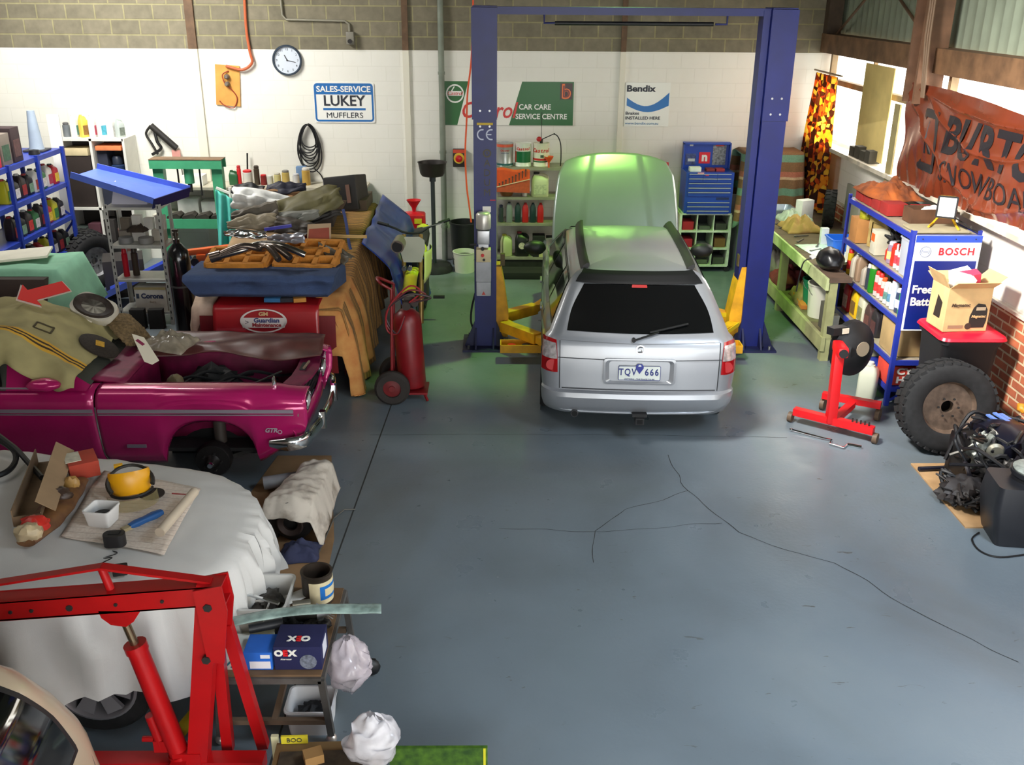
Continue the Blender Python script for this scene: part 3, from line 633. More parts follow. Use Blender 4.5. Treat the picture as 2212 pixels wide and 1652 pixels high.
for i, (x, lb, c, c1, c2) in enumerate(dr):
    rr, hh = .118, .325; d = thing('oil_drum', lb, 'drum', (x, 14.06, 1.475), 0, 'oil drums on the shelf top'); fr_ = Matrix.Identity(4)
    mb = MB(); mb.lathe([(0, 0), (rr, 0), (rr*1.03, .008), (rr, .016), (rr, hh-.016), (rr*1.03, hh-.008), (rr*1.03, hh), (rr*.94, hh), (rr*.94, hh-.012), (0, hh-.012)], n=32); mb.build('body', M(c, .35, .6 if i == 0 else .1), d)
    def band(z0, z1, col, a0=0, a1=2*PI, nm='band', k=1.012):
        mb = MB(); mb.lathe([(rr*1.0, z0), (rr*k, z0), (rr*k, z1), (rr*1.0, z1)], n=30, a0=a0, a1=a1); mb.build(nm, M(col, .4), d)
    def dtext(s, z, size, col, off=0.0):
        for q, ch in enumerate(s):
            a = -PI/2+(q-(len(s)-1)/2)*size*.52/rr+off; p = V((rr*1.02*math.cos(a), rr*1.02*math.sin(a), z)); text(ch, size, frame(p, (-math.sin(a), math.cos(a), 0), (0, 0, 1)), M(col, .4), d, bold=.002, shear=.15)
    if i == 0: band(hh*.84, hh*.98, c1); band(0.01, .045, c2); dtext('Castrol', hh*.70, .035, (190, 90, 80)); band(hh*.58, hh*.60, (70, 80, 110), R(240), R(300), 'print')
    if i == 1: band(.06, hh*.66, (16, 98, 54), R(215), R(330), 'green_panel'); band(.06, hh*.66, (206, 60, 40), R(200), R(215), 'red_panel'); dtext('Castrol', hh*.77, .055, (206, 58, 44))
    if i == 2: band(.09, .12, (200, 50, 44)); band(.065, .082, (20, 90, 50)); dtext('Castrol', hh*.70, .075, (206, 50, 40)); band(hh*.40, hh*.52, (60, 80, 66), R(262), R(285), 'print')
    if i == 2:
        mb = MB(); mb.cyl((0, .03, hh-.01), (0, .03, hh+.05), .022); mb.cyl((0, .03, hh), (0, .03, hh+.42), .004); mb.bar((0, .03, hh+.04), (.19, .0, hh+.13), .012); pu = mb.build('pump', DARK, d)
        mb = MB(); mb.blob((-.035, 0, hh+.05), (.075, .06, .07), 3, .05); mb.build('pump_head', M((176, 26, 36), .35), d)
        mb = MB(); mb.tube(cr([(.17, 0, hh+.125), (.23, 0, hh+.09), (.275, 0, hh-.02), (.285, -.0, hh-.2), (.28, 0, hh-.33)], 6), .008, 6); mb.build('pump_hose', BLACK, d)
f_ = thing('funnel', 'small orange funnel hanging in front of the pump drum', 'funnel', (.72, 13.93, 1.48)); mb = MB(); mb.lathe([(.008, 0), (.012, .06), (.06, .13), (.066, .15), (.056, .13), (.006, .06)], n=20); mb.build('cone', M((228, 84, 36), .45), f_)
mb = MB(); mb.cyl((0, 0, -.02), (0, 0, .05), .012); mb.build('spout', M((228, 84, 36), .45), f_)
pz = thing('spanner_roll', 'orange tool roll of spanners hung on the front of the back shelf', 'tool roll', (.215, 13.865, 1.06)); ORG = M((222, 78, 24), .6, nz=.12, ns=9)
mb = MB(); mb.grid(lambda u, v: (-.235+.47*u, .008*nz3(u*3, v*3, 2), .07+(.345-.03*u)*v+.01*math.sin(u*9)*v), 14, 8); mb.build('backing', ORG, pz, solid=.006)
mb = MB(); mb.prism([(-.235, .075), (.235, .06), (.235, .255), (-.235, .145)], .004, frame((0, -.004, 0), (1, 0, 0), (0, 0, 1))); mb.build('pocket', M((188, 76, 44), .6, nz=.15, ns=20), pz)
mb = MB(); mb.bar((-.24, -.014, .145), (.235, -.014, .258), .006, .012); mb.build('pocket_trim', M((226, 190, 160), .6), pz)
for i in range(9):
    x = -.20+.047*i; h0 = .15+.024*i; mb = MB(); mb.bar((x, -.004, h0-.05), (x, -.006, h0+.035+.003*i), .014, .004); mb.cyl((x, -.012, h0+.04), (x, -.002, h0+.04), .013, n=8); mb.build('spanner', M((96, 66, 56), .45, .5), pz)
oil_bottle('oil_container', 'white plastic container with dark carry handle on the upper back shelf', (.60, 14.0, 1.055), .25, .2, .34, (206, 200, 172), (50, 48, 44), (190, 186, 160), cat='container')
mb = MB(); mb.lathe([(0, 0), (.08, 0), (.135, .10), (.128, .10), (.07, .01), (0, .01)], n=24); o = mb.build('bowl', M((128, 86, 48), .6, nz=.2)); tag(o, 'brown bowl under the orange tool roll on the back shelf', 'bowl', loc=(.12, 14.02, 1.056))
mb = MB(); mb.lathe([(0, 0), (.038, 0), (.045, .09), (.04, .09), (.034, .006), (0, .006)], n=18); o = mb.build('cup', M((226, 222, 212), .5)); tag(o, 'small white cup standing beside the brown bowl', 'cup', loc=(.38, 13.97, 1.056))
o = oil_bottle('oil_bottle', 'grey clear oil bottle left of the green and red bottles', (.16, 13.98, .675), .10, .09, .30, (128, 132, 134), (60, 60, 60), (150, 154, 156), 90, None, alpha=1)
for i, (c, nm) in enumerate((((22, 52, 50), 'dark green'), ((186, 24, 26), 'red'), ((22, 50, 52), 'dark green'), ((190, 24, 26), 'red'))):
    oil_bottle('oil_bottle', nm+' oil bottle, '+ordn(i)+' from the left of the four beside the grey bottle', (.285+.11*i, 13.98, .675), .098, .09, .285, c, c, None, 90, 'green and red oil bottles on the back shelf')
can('spray_can', 'dark spray can at the left end of the bottle shelf by the lift post', (.04, 13.98, .675), .035, .25, (70, 76, 84), (30, 36, 60))
oil_bottle('jerry_can', 'translucent pale jerry can on the lowest back shelf', (.12, 14.0, .17), .15, .16, .32, (196, 196, 150), (150, 130, 60), None, 20, None, 'container')
d = oil_bottle('jerry_can', 'black jerry can with a round emblem on the lowest back shelf', (.35, 14.0, .17), .2, .16, .36, (20, 20, 22), (130, 30, 50), None, 0, None, 'container')
mb = MB(); mb.lathe([(0, 0), (.05, 0), (.05, .003), (0, .003)], frame((0, -.081, .16), (1, 0, 0), (0, 0, 1)), 16); mb.build('emblem', M((196, 180, 170), .5, nz=.4, ns=25), d)
for x, h_ in ((.6, .3), (.8, .27)): carton('battery_case', ('left' if x < .7 else 'right')+' black plastic case at the end of the lowest back shelf', (x, 14.02, .17), .18, .24, h_, (24, 24, 26), cat='case')
carton('yellow_carton', 'cream flat box in front of the black cases on the lowest back shelf', (.68, 13.905, .17), .16, .03, .17, (206, 196, 140))
# drain stand, buckets
q = PZ(942, 582, 0); r = thing('oil_drain_stand', 'tall oil drain stand with a wide black pan beside the round pipe', 'oil drain', (-.93, 13.75, 0))
mb = MB(); mb.lathe([(0, 0), (.26, 0), (.26, .05), (.24, .10), (.05, .12), (0, .12)], n=24); mb.build('base', M((26, 26, 26), .6), r)
mb = MB(); mb.cyl((0, 0, .1), (0, 0, 1.36), .03); mb.cyl((0, 0, 1.3), (0, 0, 1.4), .045); mb.build('pole', M((54, 60, 62), .5, .3), r)
mb = MB(); mb.lathe([(0, 1.38), (.15, 1.38), (.175, 1.42), (.20, 1.56), (.21, 1.57), (.195, 1.565), (.168, 1.43), (0, 1.40)], n=32); mb.build('pan', M((44, 38, 34), .5, nz=.2), r)
bucket('bucket', 'black tub behind the pale bucket by the left lift post', (-.50, 14.14, 0), .18, .215, .64, M((24, 24, 26), .5), None, False, 'tub')
bucket('bucket', 'pale plastic bucket on the floor behind the left lift post', (-.49, 13.72, 0), .14, .165, .30, M((206, 208, 188), .5), M((50, 48, 44), .7))
# red fuel can on a stool
r = thing('stool', 'dark stool under the red fuel can beyond the dirt bike', 'stool', (-1.14, 13.0, 0)); mb = MB(); mb.box((0, 0, .80), (.34, .34, .04)); mb.build('seat', DARK, r)
for sx in (-1, 1):
    for sy in (-1, 1): mb = MB(); mb.bar((sx*.13, sy*.13, .79), (sx*.15, sy*.15, 0), .03); mb.build('leg', DARK, r)
r = thing('fuel_can', 'red plastic fuel can with funnel beyond the dirt bike', 'fuel can', (-1.14, 13.0, .82)); RC = M((200, 20, 36), .4)
mb = MB(); rbox(mb, .30, .22, .17, .05); mb.loft([[(p[0], p[1], z) for p in rrect(w_, d_, .03, 3)] for z, w_, d_ in ((.17, .3, .22), (.19, .27, .2), (.21, .1, .1))]); mb.build('body', RC, r)
mb = MB(); mb.lathe([(.02, .2), (.03, .26), (.095, .36), (.1, .365), (.085, .355), (.015, .26)], n=22); mb.build('funnel', RC, r)
mb = MB(); mb.box((.06, -.112, .1), (.1, .004, .07)); mb.build('label', M((226, 200, 40), .5), r)

# ------------------------------------------------------------------ tool chests
TB = M((22, 66, 168), .35, nz=.06); x0, x1, yf, yb = 2.66, 3.34, 13.72, 14.15
r = thing('tool_chest', 'blue drawer tool chest with raised lid on the white pigeonhole stand', 'tool chest', (3.0, yf, .865))
mb = WB(r); mb.box((3.0, (yf+yb)/2, 1.155), (x1-x0, yb-yf, .58)); bd = mb.build('body', TB, r)
mb = WB(r); mb.box((3.0, yb-.01, 1.63), (x1-x0, .04, .37)); mb.box((3.0, yb-.06, 1.80), (x1-x0, .1, .02))
for s in (x0+.008, x1-.008): mb.box((s, yb-.06, 1.63), (.016, .1, .35))
mb.build('lid', TB, r)
for i, (z, h_) in enumerate(((1.405, .05), (1.34, .05), (1.275, .05), (1.21, .05), (1.145, .055), (1.005, .05), (.945, .05), (.885, .045))):
    spl = [(x0+.04, x1-.04)] if i not in (0, 1) else [(x0+.04+k*.2, x0+.04+k*.2+.195) for k in range(3)]
    for a, b in spl:
        mb = WB(r); mb.box(((a+b)/2, yf-.008, z), (b-a, .016, h_)); dw = mb.build('drawer', TB, r)
        mb = WB(r); mb.box(((a+b)/2, yf-.021, z+h_/2-.004), (b-a, .014, .012)); mb.build('handle_rail', M((158, 166, 180), .4, .4), dw)
mb = WB(r); mb.box((3.2, yf-.003, 1.08), (.18, .008, .03)); mb.build('maker_plate', M((20, 40, 90), .4), r)
def stick(root, cx, cz, w_, h_, col, y, nz=0.0, nm='sticker'):
    mb = WB(root); mb.box((cx, y, cz), (w_, .003, h_)); return mb.build(nm, M(col, .5, nz=nz, ns=30), root)
stick(r, 2.98, 1.59, .16, .16, (214, 24, 44), yb-.034); wtext('n', .17, frame((2.98, yb-.037, 1.60), (1, 0, 0), (0, 0, 1)), WHITE, r, bold=.008)
stick(r, 3.19, 1.63, .19, .28, (120, 124, 128), yb-.034, .6); stick(r, 3.19, 1.765, .12, .02, (200, 60, 60), yb-.036); stick(r, 2.78, 1.57, .15, .16, (60, 76, 130), yb-.034, .5); stick(r, 2.79, 1.56, .1, .04, (196, 200, 205), yb-.037)
stick(r, 2.78, 1.77, .05, .03, (210, 214, 220), yb-.034)
stick(r, 2.86, 1.44, .09, .022, (214, 150, 170), yf-.018); stick(r, 2.95, 1.415, .05, .014, (200, 60, 90), yf-.027)
can_ = carton('parts_tray', 'small white box on the open top of the blue tool chest', (2.80, 13.85, 1.447), .16, .12, .06, (222, 222, 216))
for i, (x, c) in enumerate(((3.02, (120, 40, 44)), (3.16, (150, 44, 50)))): carton('socket_case', ('left' if i == 0 else 'right')+' dark red case on the open top of the blue tool chest', (x, 13.88, 1.447), .12, .14, .035, c, cat='case')
PIG = M((196, 204, 190), .6, nz=.2, ns=9)
r = thing('pigeonhole_stand', 'white metal pigeonhole stand under the blue tool chest', 'stand', (3.0, 13.72, 0)); a, b = 2.63, 3.35
for z in (.855, .60, .345, .09): mb = WB(r); mb.box((3.0-.005, 13.95, z), (b-a, .46, .025)); mb.build('shelf_board', PIG, r)
for x in (a, a+(b-a)/3, a+2*(b-a)/3, b):
    wd = .035 if x in (a, b) else .012; mb = WB(r); mb.box((x, 13.95, .47), (wd, .455, .75)); mb.build('divider', PIG, r)
mb = WB(r); mb.box((3.0, 14.17, .47), (b-a, .012, .76)); mb.build('back_panel', M((40, 42, 40), .8), r)
for x in (a, b):
    for y in (13.76, 14.14): mb = WB(r); mb.cyl((x, y-.014, .04), (x, y+.014, .04), .04); mb.build('caster', BLACK, r)
gd = [(0, 2, (170, 30, 50), .12), (0, 1, (176, 30, 60), .12), (2, 1, (120, 84, 50), .13), (1, 2, (80, 84, 80), .05), (2, 2, (60, 60, 58), .09), (1, 0, (90, 92, 84), .06), (0, 0, (84, 60, 50), .07), (2, 0, (70, 72, 66), .10)]
for cx, cz, c, h_ in gd:
    carton('parts_box', ('%s box in the %s row, %s column of the white pigeonhole stand' % ({(170, 30, 50): 'red', (176, 30, 60): 'crimson', (120, 84, 50): 'brown', (80, 84, 80): 'grey flat', (60, 60, 58): 'dark', (90, 92, 84): 'grey', (84, 60, 50): 'dark brown', (70, 72, 66): 'dark grey'}[c], ('bottom', 'middle', 'top')[cz], ('left', 'middle', 'right')[cx])), (a+(b-a)/3*(cx+.5), 13.9, .103+.255*cz), .16, .25, h_, c)
# red chest behind the raised hood
r = thing('red_tool_chest', 'red tool chest with open lid behind the raised hood', 'tool chest', (2.25, 13.75, 0)); RT = M((196, 26, 26), .35)
mb = WB(r); mb.box((2.25, 13.95, .40), (.56, .42, .72)); mb.build('cabinet', RT, r)
mb = WB(r); mb.box((2.22, 13.97, .98), (.50, .36, .40)); mb.build('top_chest', RT, r)
mb = WB(r); mb.box((2.22, 14.14, 1.36), (.50, .03, .32)); mb.build('lid', RT, r)
for i, z in enumerate((.86, .97, 1.08, .12, .26, .40, .54, .67)):
    wd = .46 if z > .8 else .52; yy = 13.79 if z > .8 else 13.74; mb = WB(r); mb.box((2.22 if z > .8 else 2.25, yy-.008, z), (wd, .018, .09)); dw = mb.build('drawer', RT, r)
    mb = WB(r); mb.box((2.22 if z > .8 else 2.25, yy-.022, z+.035), (wd*.9, .012, .012)); mb.build('handle_rail', CHROME, dw)
stick(r, 2.38, 1.40, .12, .17, (206, 190, 180), 14.122, .3)
for i in range(3): mb = MB(); rbox(mb, .09, .12, .06, .01); o = mb.build('socket_set', M((70, 66, 62), .4, .5)); tag(o, ordn(i)+' metal tool from the left on the open red chest', 'tool', 'tools lying on the open red chest', loc=(2.22+.09*i, 13.92, 1.18))

# ------------------------------------------------------------------ striped blanket over a tall cabinet, workbench, curtain
def stripes(name, axis, bands, period, rough=.95):
    def fn(nt, b, N, L):
        tc = N('ShaderNodeTexCoord'); sp = N('ShaderNodeSeparateXYZ'); L(tc.outputs['Object'], sp.inputs[0])
        d = N('ShaderNodeMath'); d.operation = 'MULTIPLY'; L(sp.outputs[axis], d.inputs[0]); d.inputs[1].default_value = 1/period
        f = N('ShaderNodeMath'); f.operation = 'FRACT'; L(d.outputs[0], f.inputs[0]); r_ = ramp(nt, bands); r_.color_ramp.interpolation = 'CONSTANT'; L(f.outputs[0], r_.inputs[0])
        n = N('ShaderNodeTexNoise'); n.inputs['Scale'].default_value = 60; mx = N('ShaderNodeMix'); mx.data_type = 'RGBA'; mx.blend_type = 'OVERLAY'; mx.inputs[0].default_value = .3
        L(tc.outputs['Object'], n.inputs['Vector']); L(r_.outputs[0], mx.inputs[6]); L(n.outputs['Fac'], mx.inputs[7]); L(mx.outputs[2], b.inputs['Base Color']); b.inputs['Roughness'].default_value = rough
    return node_mat(name, fn)
STR = stripes('striped_blanket', 2, [(0, (150, 92, 70)), (.16, (110, 82, 52)), (.44, (96, 130, 106)), (.66, (112, 84, 54)), (.92, (176, 150, 116))], .46)
r = thing('cabinet', 'grey cabinet hidden under the striped blanket in the right corner', 'cabinet', (3.88, 13.75, 0)); mb = MB(); mb.box((0, .2, .40), (.78, .5, .80)); mb.box((0, .22, 1.2), (.72, .44, .88)); mb.build('body', M((140, 146, 150), .5), r)
def blanket(u, v):
    L_ = .45+.5+1.3; s = v*L_; x = (u-.5)*.94; fl = max(0, 1-s/L_)
    if s < 1.02: z, y = 1.72-(1.02-s), .0-.13*(1.02-s)-.03
    else: z, y = 1.72, -.03+(s-1.02)
    if y > .5: z, y = 1.72-(y-.5), .5
    e = (u-.5)*2; fold = .035*math.sin(x*26+1)*max(0, min(1, (1.7-z)/.5)); dr = 0
    if abs(e) > .86: dr = (abs(e)-.86)/.14
    xx = x*(1+.07*max(0, 1.7-z))+(-.05 if e < 0 else .02)*max(0, 1.7-z)
    return (xx-(.02*dr*(1 if e > 0 else -1)), y-fold+dr*.10, z-.05*dr+.012*nz3(x*5, z*4, 1)+.05*nz3(x*2, 0, 5)*(1.7-z))
mb = MB(); mb.grid(blanket, 40, 46); mb.build('blanket', STR, None, 80, solid=.008)
o = [x for x in bpy.data.objects if x.name == 'blanket'][0]; tag(o, 'striped brown, green and rust blanket draped over the tall cabinet in the corner', 'blanket', loc=(3.88, 13.72, .02))
def leafmat(nt, b, N, L):
    tc = N('ShaderNodeTexCoord'); mp = N('ShaderNodeMapping'); mp.inputs['Scale'].default_value = (1, 15, 10); L(tc.outputs['Object'], mp.inputs[0])
    v = N('ShaderNodeTexVoronoi'); v.inputs['Scale'].default_value = 1.5; v.inputs['Randomness'].default_value = 1; L(mp.outputs[0], v.inputs['Vector'])
    s = N('ShaderNodeSeparateColor'); L(v.outputs['Color'], s.inputs[0])
    r_ = ramp(nt, [(0, (60, 26, 10)), (.28, (122, 40, 14)), (.45, (214, 84, 18)), (.62, (238, 150, 28)), (.8, (246, 196, 60)), (.93, (90, 40, 16))]); r_.color_ramp.interpolation = 'CONSTANT'; L(s.outputs[0], r_.inputs[0])
    e = ramp(nt, [(.0, (255, 255, 255)), (.8, (235, 225, 215)), (.98, (150, 90, 50))]); L(v.outputs['Distance'], e.inputs[0])
    mx = N('ShaderNodeMix'); mx.data_type = 'RGBA'; mx.blend_type = 'MULTIPLY'; mx.inputs[0].default_value = 1; L(r_.outputs[0], mx.inputs[6]); L(e.outputs[0], mx.inputs[7]); L(mx.outputs[2], b.inputs['Base Color']); b.inputs['Roughness'].default_value = .9
    tr = N('ShaderNodeBsdfTranslucent'); L(mx.outputs[2], tr.inputs[0]); ms = N('ShaderNodeMixShader'); ms.inputs[0].default_value = .6
    L(b.outputs[0], ms.inputs[1]); L(tr.outputs[0], ms.inputs[2]); L(ms.outputs[0], nt.nodes['Material Output'].inputs[0])
LEAF = node_mat('leaf_print', leafmat)
r = thing('curtain', 'orange and brown leaf print curtain hanging at the corner window', 'curtain', (4.48, 13.72, 0))
def curt(u, v):
    z = 2.78-1.80*v; ww = .92+.25*math.sin(v*2.2)-.42*max(0, v-.75)*2; y = -.5+.02+u*ww+(.25 if v > .7 else 0)*(v-.7)
    return (.045*math.sin(u*34+2*v)*(.6+.4*v)-.02, y-.1*v, z)
mb = MB(); mb.grid(curt, 90, 30); mb.build('fabric', LEAF, r, 80)
mb = MB(); mb.cyl((.02, -.56, 2.8), (.02, .62, 2.8), .012); mb.build('curtain_rod', M((140, 120, 90), .5), r)
mb = MB(); mb.box((4.63, 12.22, 2.45), (.012, .95, 1.1)); o = mb.build('window_board', M((214, 190, 120), .8, nz=.1, ns=4)); tag(o, 'yellowed sheet covering part of the window right of the leaf print curtain', 'board')
mb = MB(); mb.box((4.53, 11.25, 2.15), (.02, .16, 1.0), None); o = mb.build('plank', M((150, 138, 96), .8, nz=.15)); tag(o, 'greyish green plank leaning in the window left of the orange banner', 'plank')
for i in range(4):
    carton('ledge_tin', ordn(i)+' dark tin from the left on the window ledge above the bench', (4.6, 12.55-.19*i, 1.872), .14, .15, .12+.03*(i % 2), (62, 58, 48), cat='tin', group='dark tins on the window ledge')
r = thing('workbench', 'long pale green wooden workbench along the right wall', 'workbench', (4.0, 11.9, 0)); BG = M((186, 194, 140), .7, nz=.25, ns=6); BG2 = M((150, 150, 104), .75, nz=.2, ns=5); XA, XB, YA, YC = 3.575, 4.58, 10.62, 13.5
YA = 10.02
mb = WB(r); mb.box(((XA+XB)/2, (10.6+YC)/2, .93), (XB-XA, YC-10.6, .045)); mb.box((XA+.125, (YA+10.6)/2, .93), (.25, 10.6-YA, .045)); mb.build('bench_top', M((96, 76, 62), .75, nz=.35, ns=4), r)
mb = WB(r); mb.box((XA-.012, (YA+YC)/2, .885), (.035, YC-YA, .13)); mb.build('front_apron', BG, r)
mb = WB(r); mb.box((XA+.02, (YA+YC)/2, .20), (.045, YC-YA, .16)); mb.build('lower_rail', BG2, r)
mb = WB(r); mb.box(((XA+XB)/2, (10.6+YC)/2, .26), (XB-XA-.05, YC-10.6, .025)); mb.box((XA+.125, (YA+10.6)/2, .26), (.22, 10.6-YA-.03, .025)); mb.build('lower_shelf', M((100, 92, 64), .8, nz=.3), r)
for x in (XA+.06, XB-.08):
    for y in (YA+.06 if x < 4 else 10.68, 11.9, YC-.08): mb = WB(r); mb.box((x, y, .455), (.09, .09, .91)); mb.build('leg', BG2, r)
bz = .953
rag('paper_bag', 'crumpled brown paper bag lying on the workbench', (3.93, 12.35, bz), (.46, .5), M((178, 138, 84), .85, nz=.15), 3, .2, 'bag', n=26)
def tubbox(name, label, loc, w_, d_, h_, mat, cat='tub', rz=0, inner=None, flare=.86):
    r = thing(name, label, cat, loc, rz); mb = MB()
    def ring(k, z): return [(p[0]*k, p[1]*k, z) for p in rrect(w_, d_, min(w_, d_)*.14, 4)]
    mb.loft([ring(flare*.93, .008), ring(.94, h_), ring(1.03, h_), ring(1.03, h_-.012), ring(.98, h_-.014), ring(flare, 0)], caps=False); mb.loft([ring(flare*.93, 0), ring(flare*.93, .008)]); mb.build('body', mat, r)
    if inner: mb = MB(); mb.blob((0, 0, h_*.5), (w_*.62, d_*.62, h_*.5), 5, .5, 3); mb.build('contents', inner, r)
    return r
tubbox('blue_tub', 'bright blue plastic tub on the workbench', (4.22, 11.35, bz), .5, .34, .14, M((24, 96, 206), .4))
carton('white_carton', 'narrow white box standing on the workbench by the blue tub', (3.99, 11.58, bz), .09, .07, .2, (228, 232, 234))
carton('spray_box', 'tall white and red bottle box beside the blue shelving on the workbench', (4.05, 10.76, bz), .1, .1, .26, (214, 200, 196))
mb = MB(); mb.grid(lambda u, v: (-.2+.4*u, -.3+.6*v, .004+.012*abs(nz3(u*4, v*4, 3))), 12, 14); o = mb.build('newspaper', M((222, 226, 232), .8, nz=.12, ns=14), None, 60, solid=.002); tag(o, 'sheet of white newspaper spread on the workbench', 'newspaper', loc=(3.86, 11.25, bz), rz=8)
mb = MB(); mb.grid(lambda u, v: (-.2+.4*u, -.25+.5*v, .004+.012*abs(nz3(u*4, v*4, 13))), 12, 14); o = mb.build('newspaper', M((214, 214, 220), .8, nz=.2, ns=14), None, 60, solid=.002); tag(o, 'white newspaper lying below the blue tub on the workbench', 'newspaper', loc=(4.2, 10.9, bz), rz=-12)
rag('plastic_bag', 'clear crumpled plastic bag behind the paper bag on the workbench', (4.0, 12.85, bz), (.42, .4), M((188, 196, 184), .25, nz=.2), 8, .2, 'bag')
carton('white_jug', 'white plastic pack on the clear bag at the end of the workbench', (4.10, 12.8, bz), .2, .13, .3, (230, 230, 228), 25)
tubbox('silver_tray', 'shallow silver tray at the far end of the workbench', (3.85, 13.3, bz), .5, .4, .10, M((170, 184, 196), .3, .6), 'tray')
r = wheel_tyre('tyre', 'narrow black tyre standing on the workbench below the curtain', (4.35, 12.55, bz+.24), .24, .13, .15, (90, 90, 88), rot=(0, 0, R(70)), lug=20)
mb = MB(); mb.box((4.52, 12.2, 1.25), (.03, .5, .58)); o = mb.build('grey_sheet', M((142, 142, 128), .7)); tag(o, 'grey panel leaning behind the small tyre on the workbench', 'panel')
r = thing('welding_helmet', 'black welding helmet on the near end of the workbench', 'helmet', (3.69, 10.40, bz)); mb = MB(); mb.blob((0, 0, .12), (.29, .42, .25), 2, .12, 2); mb.build('shell', M((18, 18, 20), .35), r)
mb = MB(); mb.box((-.1, .02, .22), (.05, .09, .02), T(ry=-30)); mb.build('visor_clip', M((206, 206, 206), .4), r)
mb = MB(); mb.tube(cr([(-.16, .1, .1), (-.25, .12, .06), (-.28, .13, -.1), (-.29, .15, -.3)]), .008, 6); mb.build('strap', BLACK, r)
for k in range(9):
    mb = MB(); p = V((3.72+.08*random.random()+.05*(k % 3), 11.0+.24*k, bz+.012)); a = random.uniform(0, PI); mb.bar((0, -.09, 0), (0, .09, 0), .016, .010); mb.cyl((0, .09, -.006), (0, .09, .006), .018, n=8)
    o = mb.build('spanner', M((126, 128, 130), .35, .8)); tag(o, 'steel spanner lying among the clutter on the workbench', 'spanner', 'spanners on the workbench', loc=p, rot=(0, 0, a))
# under the bench
sz = .273
bucket('bucket', 'white bucket on the lower shelf of the workbench', (3.80, 10.83, sz), .14, .17, .40, M((196, 194, 178), .5), None)
bucket('bucket', 'green bucket on the lower shelf of the workbench', (3.84, 11.22, sz), .12, .15, .34, M((16, 104, 66), .5), None)
carton('metal_case', 'grey upright case in front of the white bucket under the workbench', (3.72, 10.36, sz), .10, .22, .30, (86, 84, 72), cat='case')
carton('white_pack', 'small white pack beside the bench leg under the workbench', (3.74, 10.2, sz), .1, .1, .22, (170, 168, 154), cat='pack')
rag('sack', 'tan folded sack hanging over the lower shelf of the workbench', (3.86, 11.48, sz), (.4, .5), M((136, 112, 74), .9, nz=.3), 5, .3, 'sack')
rag('red_cloth', 'dull red cloth on the far lower shelf of the workbench', (3.86, 12.3, sz), (.5, .7), M((110, 40, 40), .9, nz=.3), 6, .2, 'cloth')
rag('grey_cloth', 'grey cloth on the lower shelf beside the red cloth', (3.8, 12.9, sz), (.4, .4), M((120, 116, 104), .9, nz=.3), 7, .25, 'cloth')
mb = MB(); mb.bar((3.68, 11.05, sz+.03), (3.72, 11.55, sz+.05), .07, .05); o = mb.build('timber_offcut', M((186, 116, 44), .7, nz=.2)); tag(o, 'orange timber offcut on the lower shelf of the workbench', 'timber')

# ------------------------------------------------------------------ blue shelving with bottles and the battery sign
r = thing('blue_shelving', 'blue steel shelving full of bottles right of the workbench', 'shelving', (4.2, 9.65, 0)); SX0, SX1, SY0, SY1 = 3.85, 4.50, 8.78, 10.55; SB = M((36, 52, 150), .4, nz=.1)
for z in (1.73, 1.285, .895, .48, .20):
    mb = WB(r); mb.box(((SX0+SX1)/2, (SY0+SY1)/2, z-.012), (SX1-SX0-.02, SY1-SY0-.02, .018)); sh = mb.build('shelf_board', M((150, 140, 120), .7, nz=.2) if z > .3 else SB, r)
    mb = WB(r)
    for x in (SX0+.01, SX1-.01): mb.box((x, (SY0+SY1)/2, z-.025), (.02, SY1-SY0, .05))
    for y in (SY0+.01, SY1-.01): mb.box(((SX0+SX1)/2, y, z-.025), (SX1-SX0, .02, .05))
    mb.build('rail', SB, sh)
for x in (SX0, SX1):
    for y in (SY0, SY1):
        mb = WB(r); sx = 1 if x == SX0 else -1; sy = 1 if y == SY0 else -1; mb.box((x+sx*.02, y, .885), (.04, .005, 1.77)); mb.box((x, y+sy*.02, .885), (.005, .04, 1.77)); mb.build('post', SB, r)
for y in (SY0, SY1): mb = WB(r); mb.bar((SX0+.02, y, .05), (SX1-.02, y, .42), .006, .03); mb.build('brace', SB, r)
t = thing('battery_sign', 'blue and white BOSCH battery sign on the end of the blue shelving', 'sign', (4.19, 8.765, .80)); SW, SH_ = .62, .93; m = frame((0, -.012, SH_/2), (1, 0, 0), (0, 0, 1))
fpoly(t, [(-SW/2, -SH_/2), (SW/2, -SH_/2), (SW/2, SH_/2), (-SW/2, SH_/2)], m, M((226, 230, 236), .3), 'panel', .010, -.010)
BOS = M((18, 36, 120), .35)
fpoly(t, [(-SW*.47, -SH_*.485), (SW*.47, -SH_*.485), (SW*.47, SH_*.24), (-SW*.47, SH_*.24)], m, BOS, 'blue_field'); fpoly(t, [(-SW/2, SH_*.43), (SW/2, SH_*.43), (SW/2, SH_/2), (-SW/2, SH_/2)], m, M((30, 70, 180), .35), 'top_band')
text('BOSCH', .095, mt(m, SW*.14, SH_*.335), M((206, 30, 44), .4), t, bold=.002, sx=1.0, sp=1.15)
mb = MB(); mb.lathe([(.048, 0), (.052, 0), (.052, .002), (.048, .002)], m @ T(-SW*.33, SH_*.335, .001), 24); lg = mb.build('logo_ring', M((100, 112, 140), .4), t)
for s in (-1, 1):
    mb = MB(); mb.lathe([(.032, 0), (.036, 0), (.036, .002), (.032, .002)], m @ T(-SW*.33, SH_*.335, .001), 12, a0=R(-40)+(PI if s < 0 else 0), a1=R(40)+(PI if s < 0 else 0)); mb.build('logo_arc', M((100, 112, 140), .4), t)
mb = MB(); mb.box((-SW*.33, SH_*.335, .002), (.05, .005, .002), m); mb.build('logo_bar', M((100, 112, 140), .4), t)
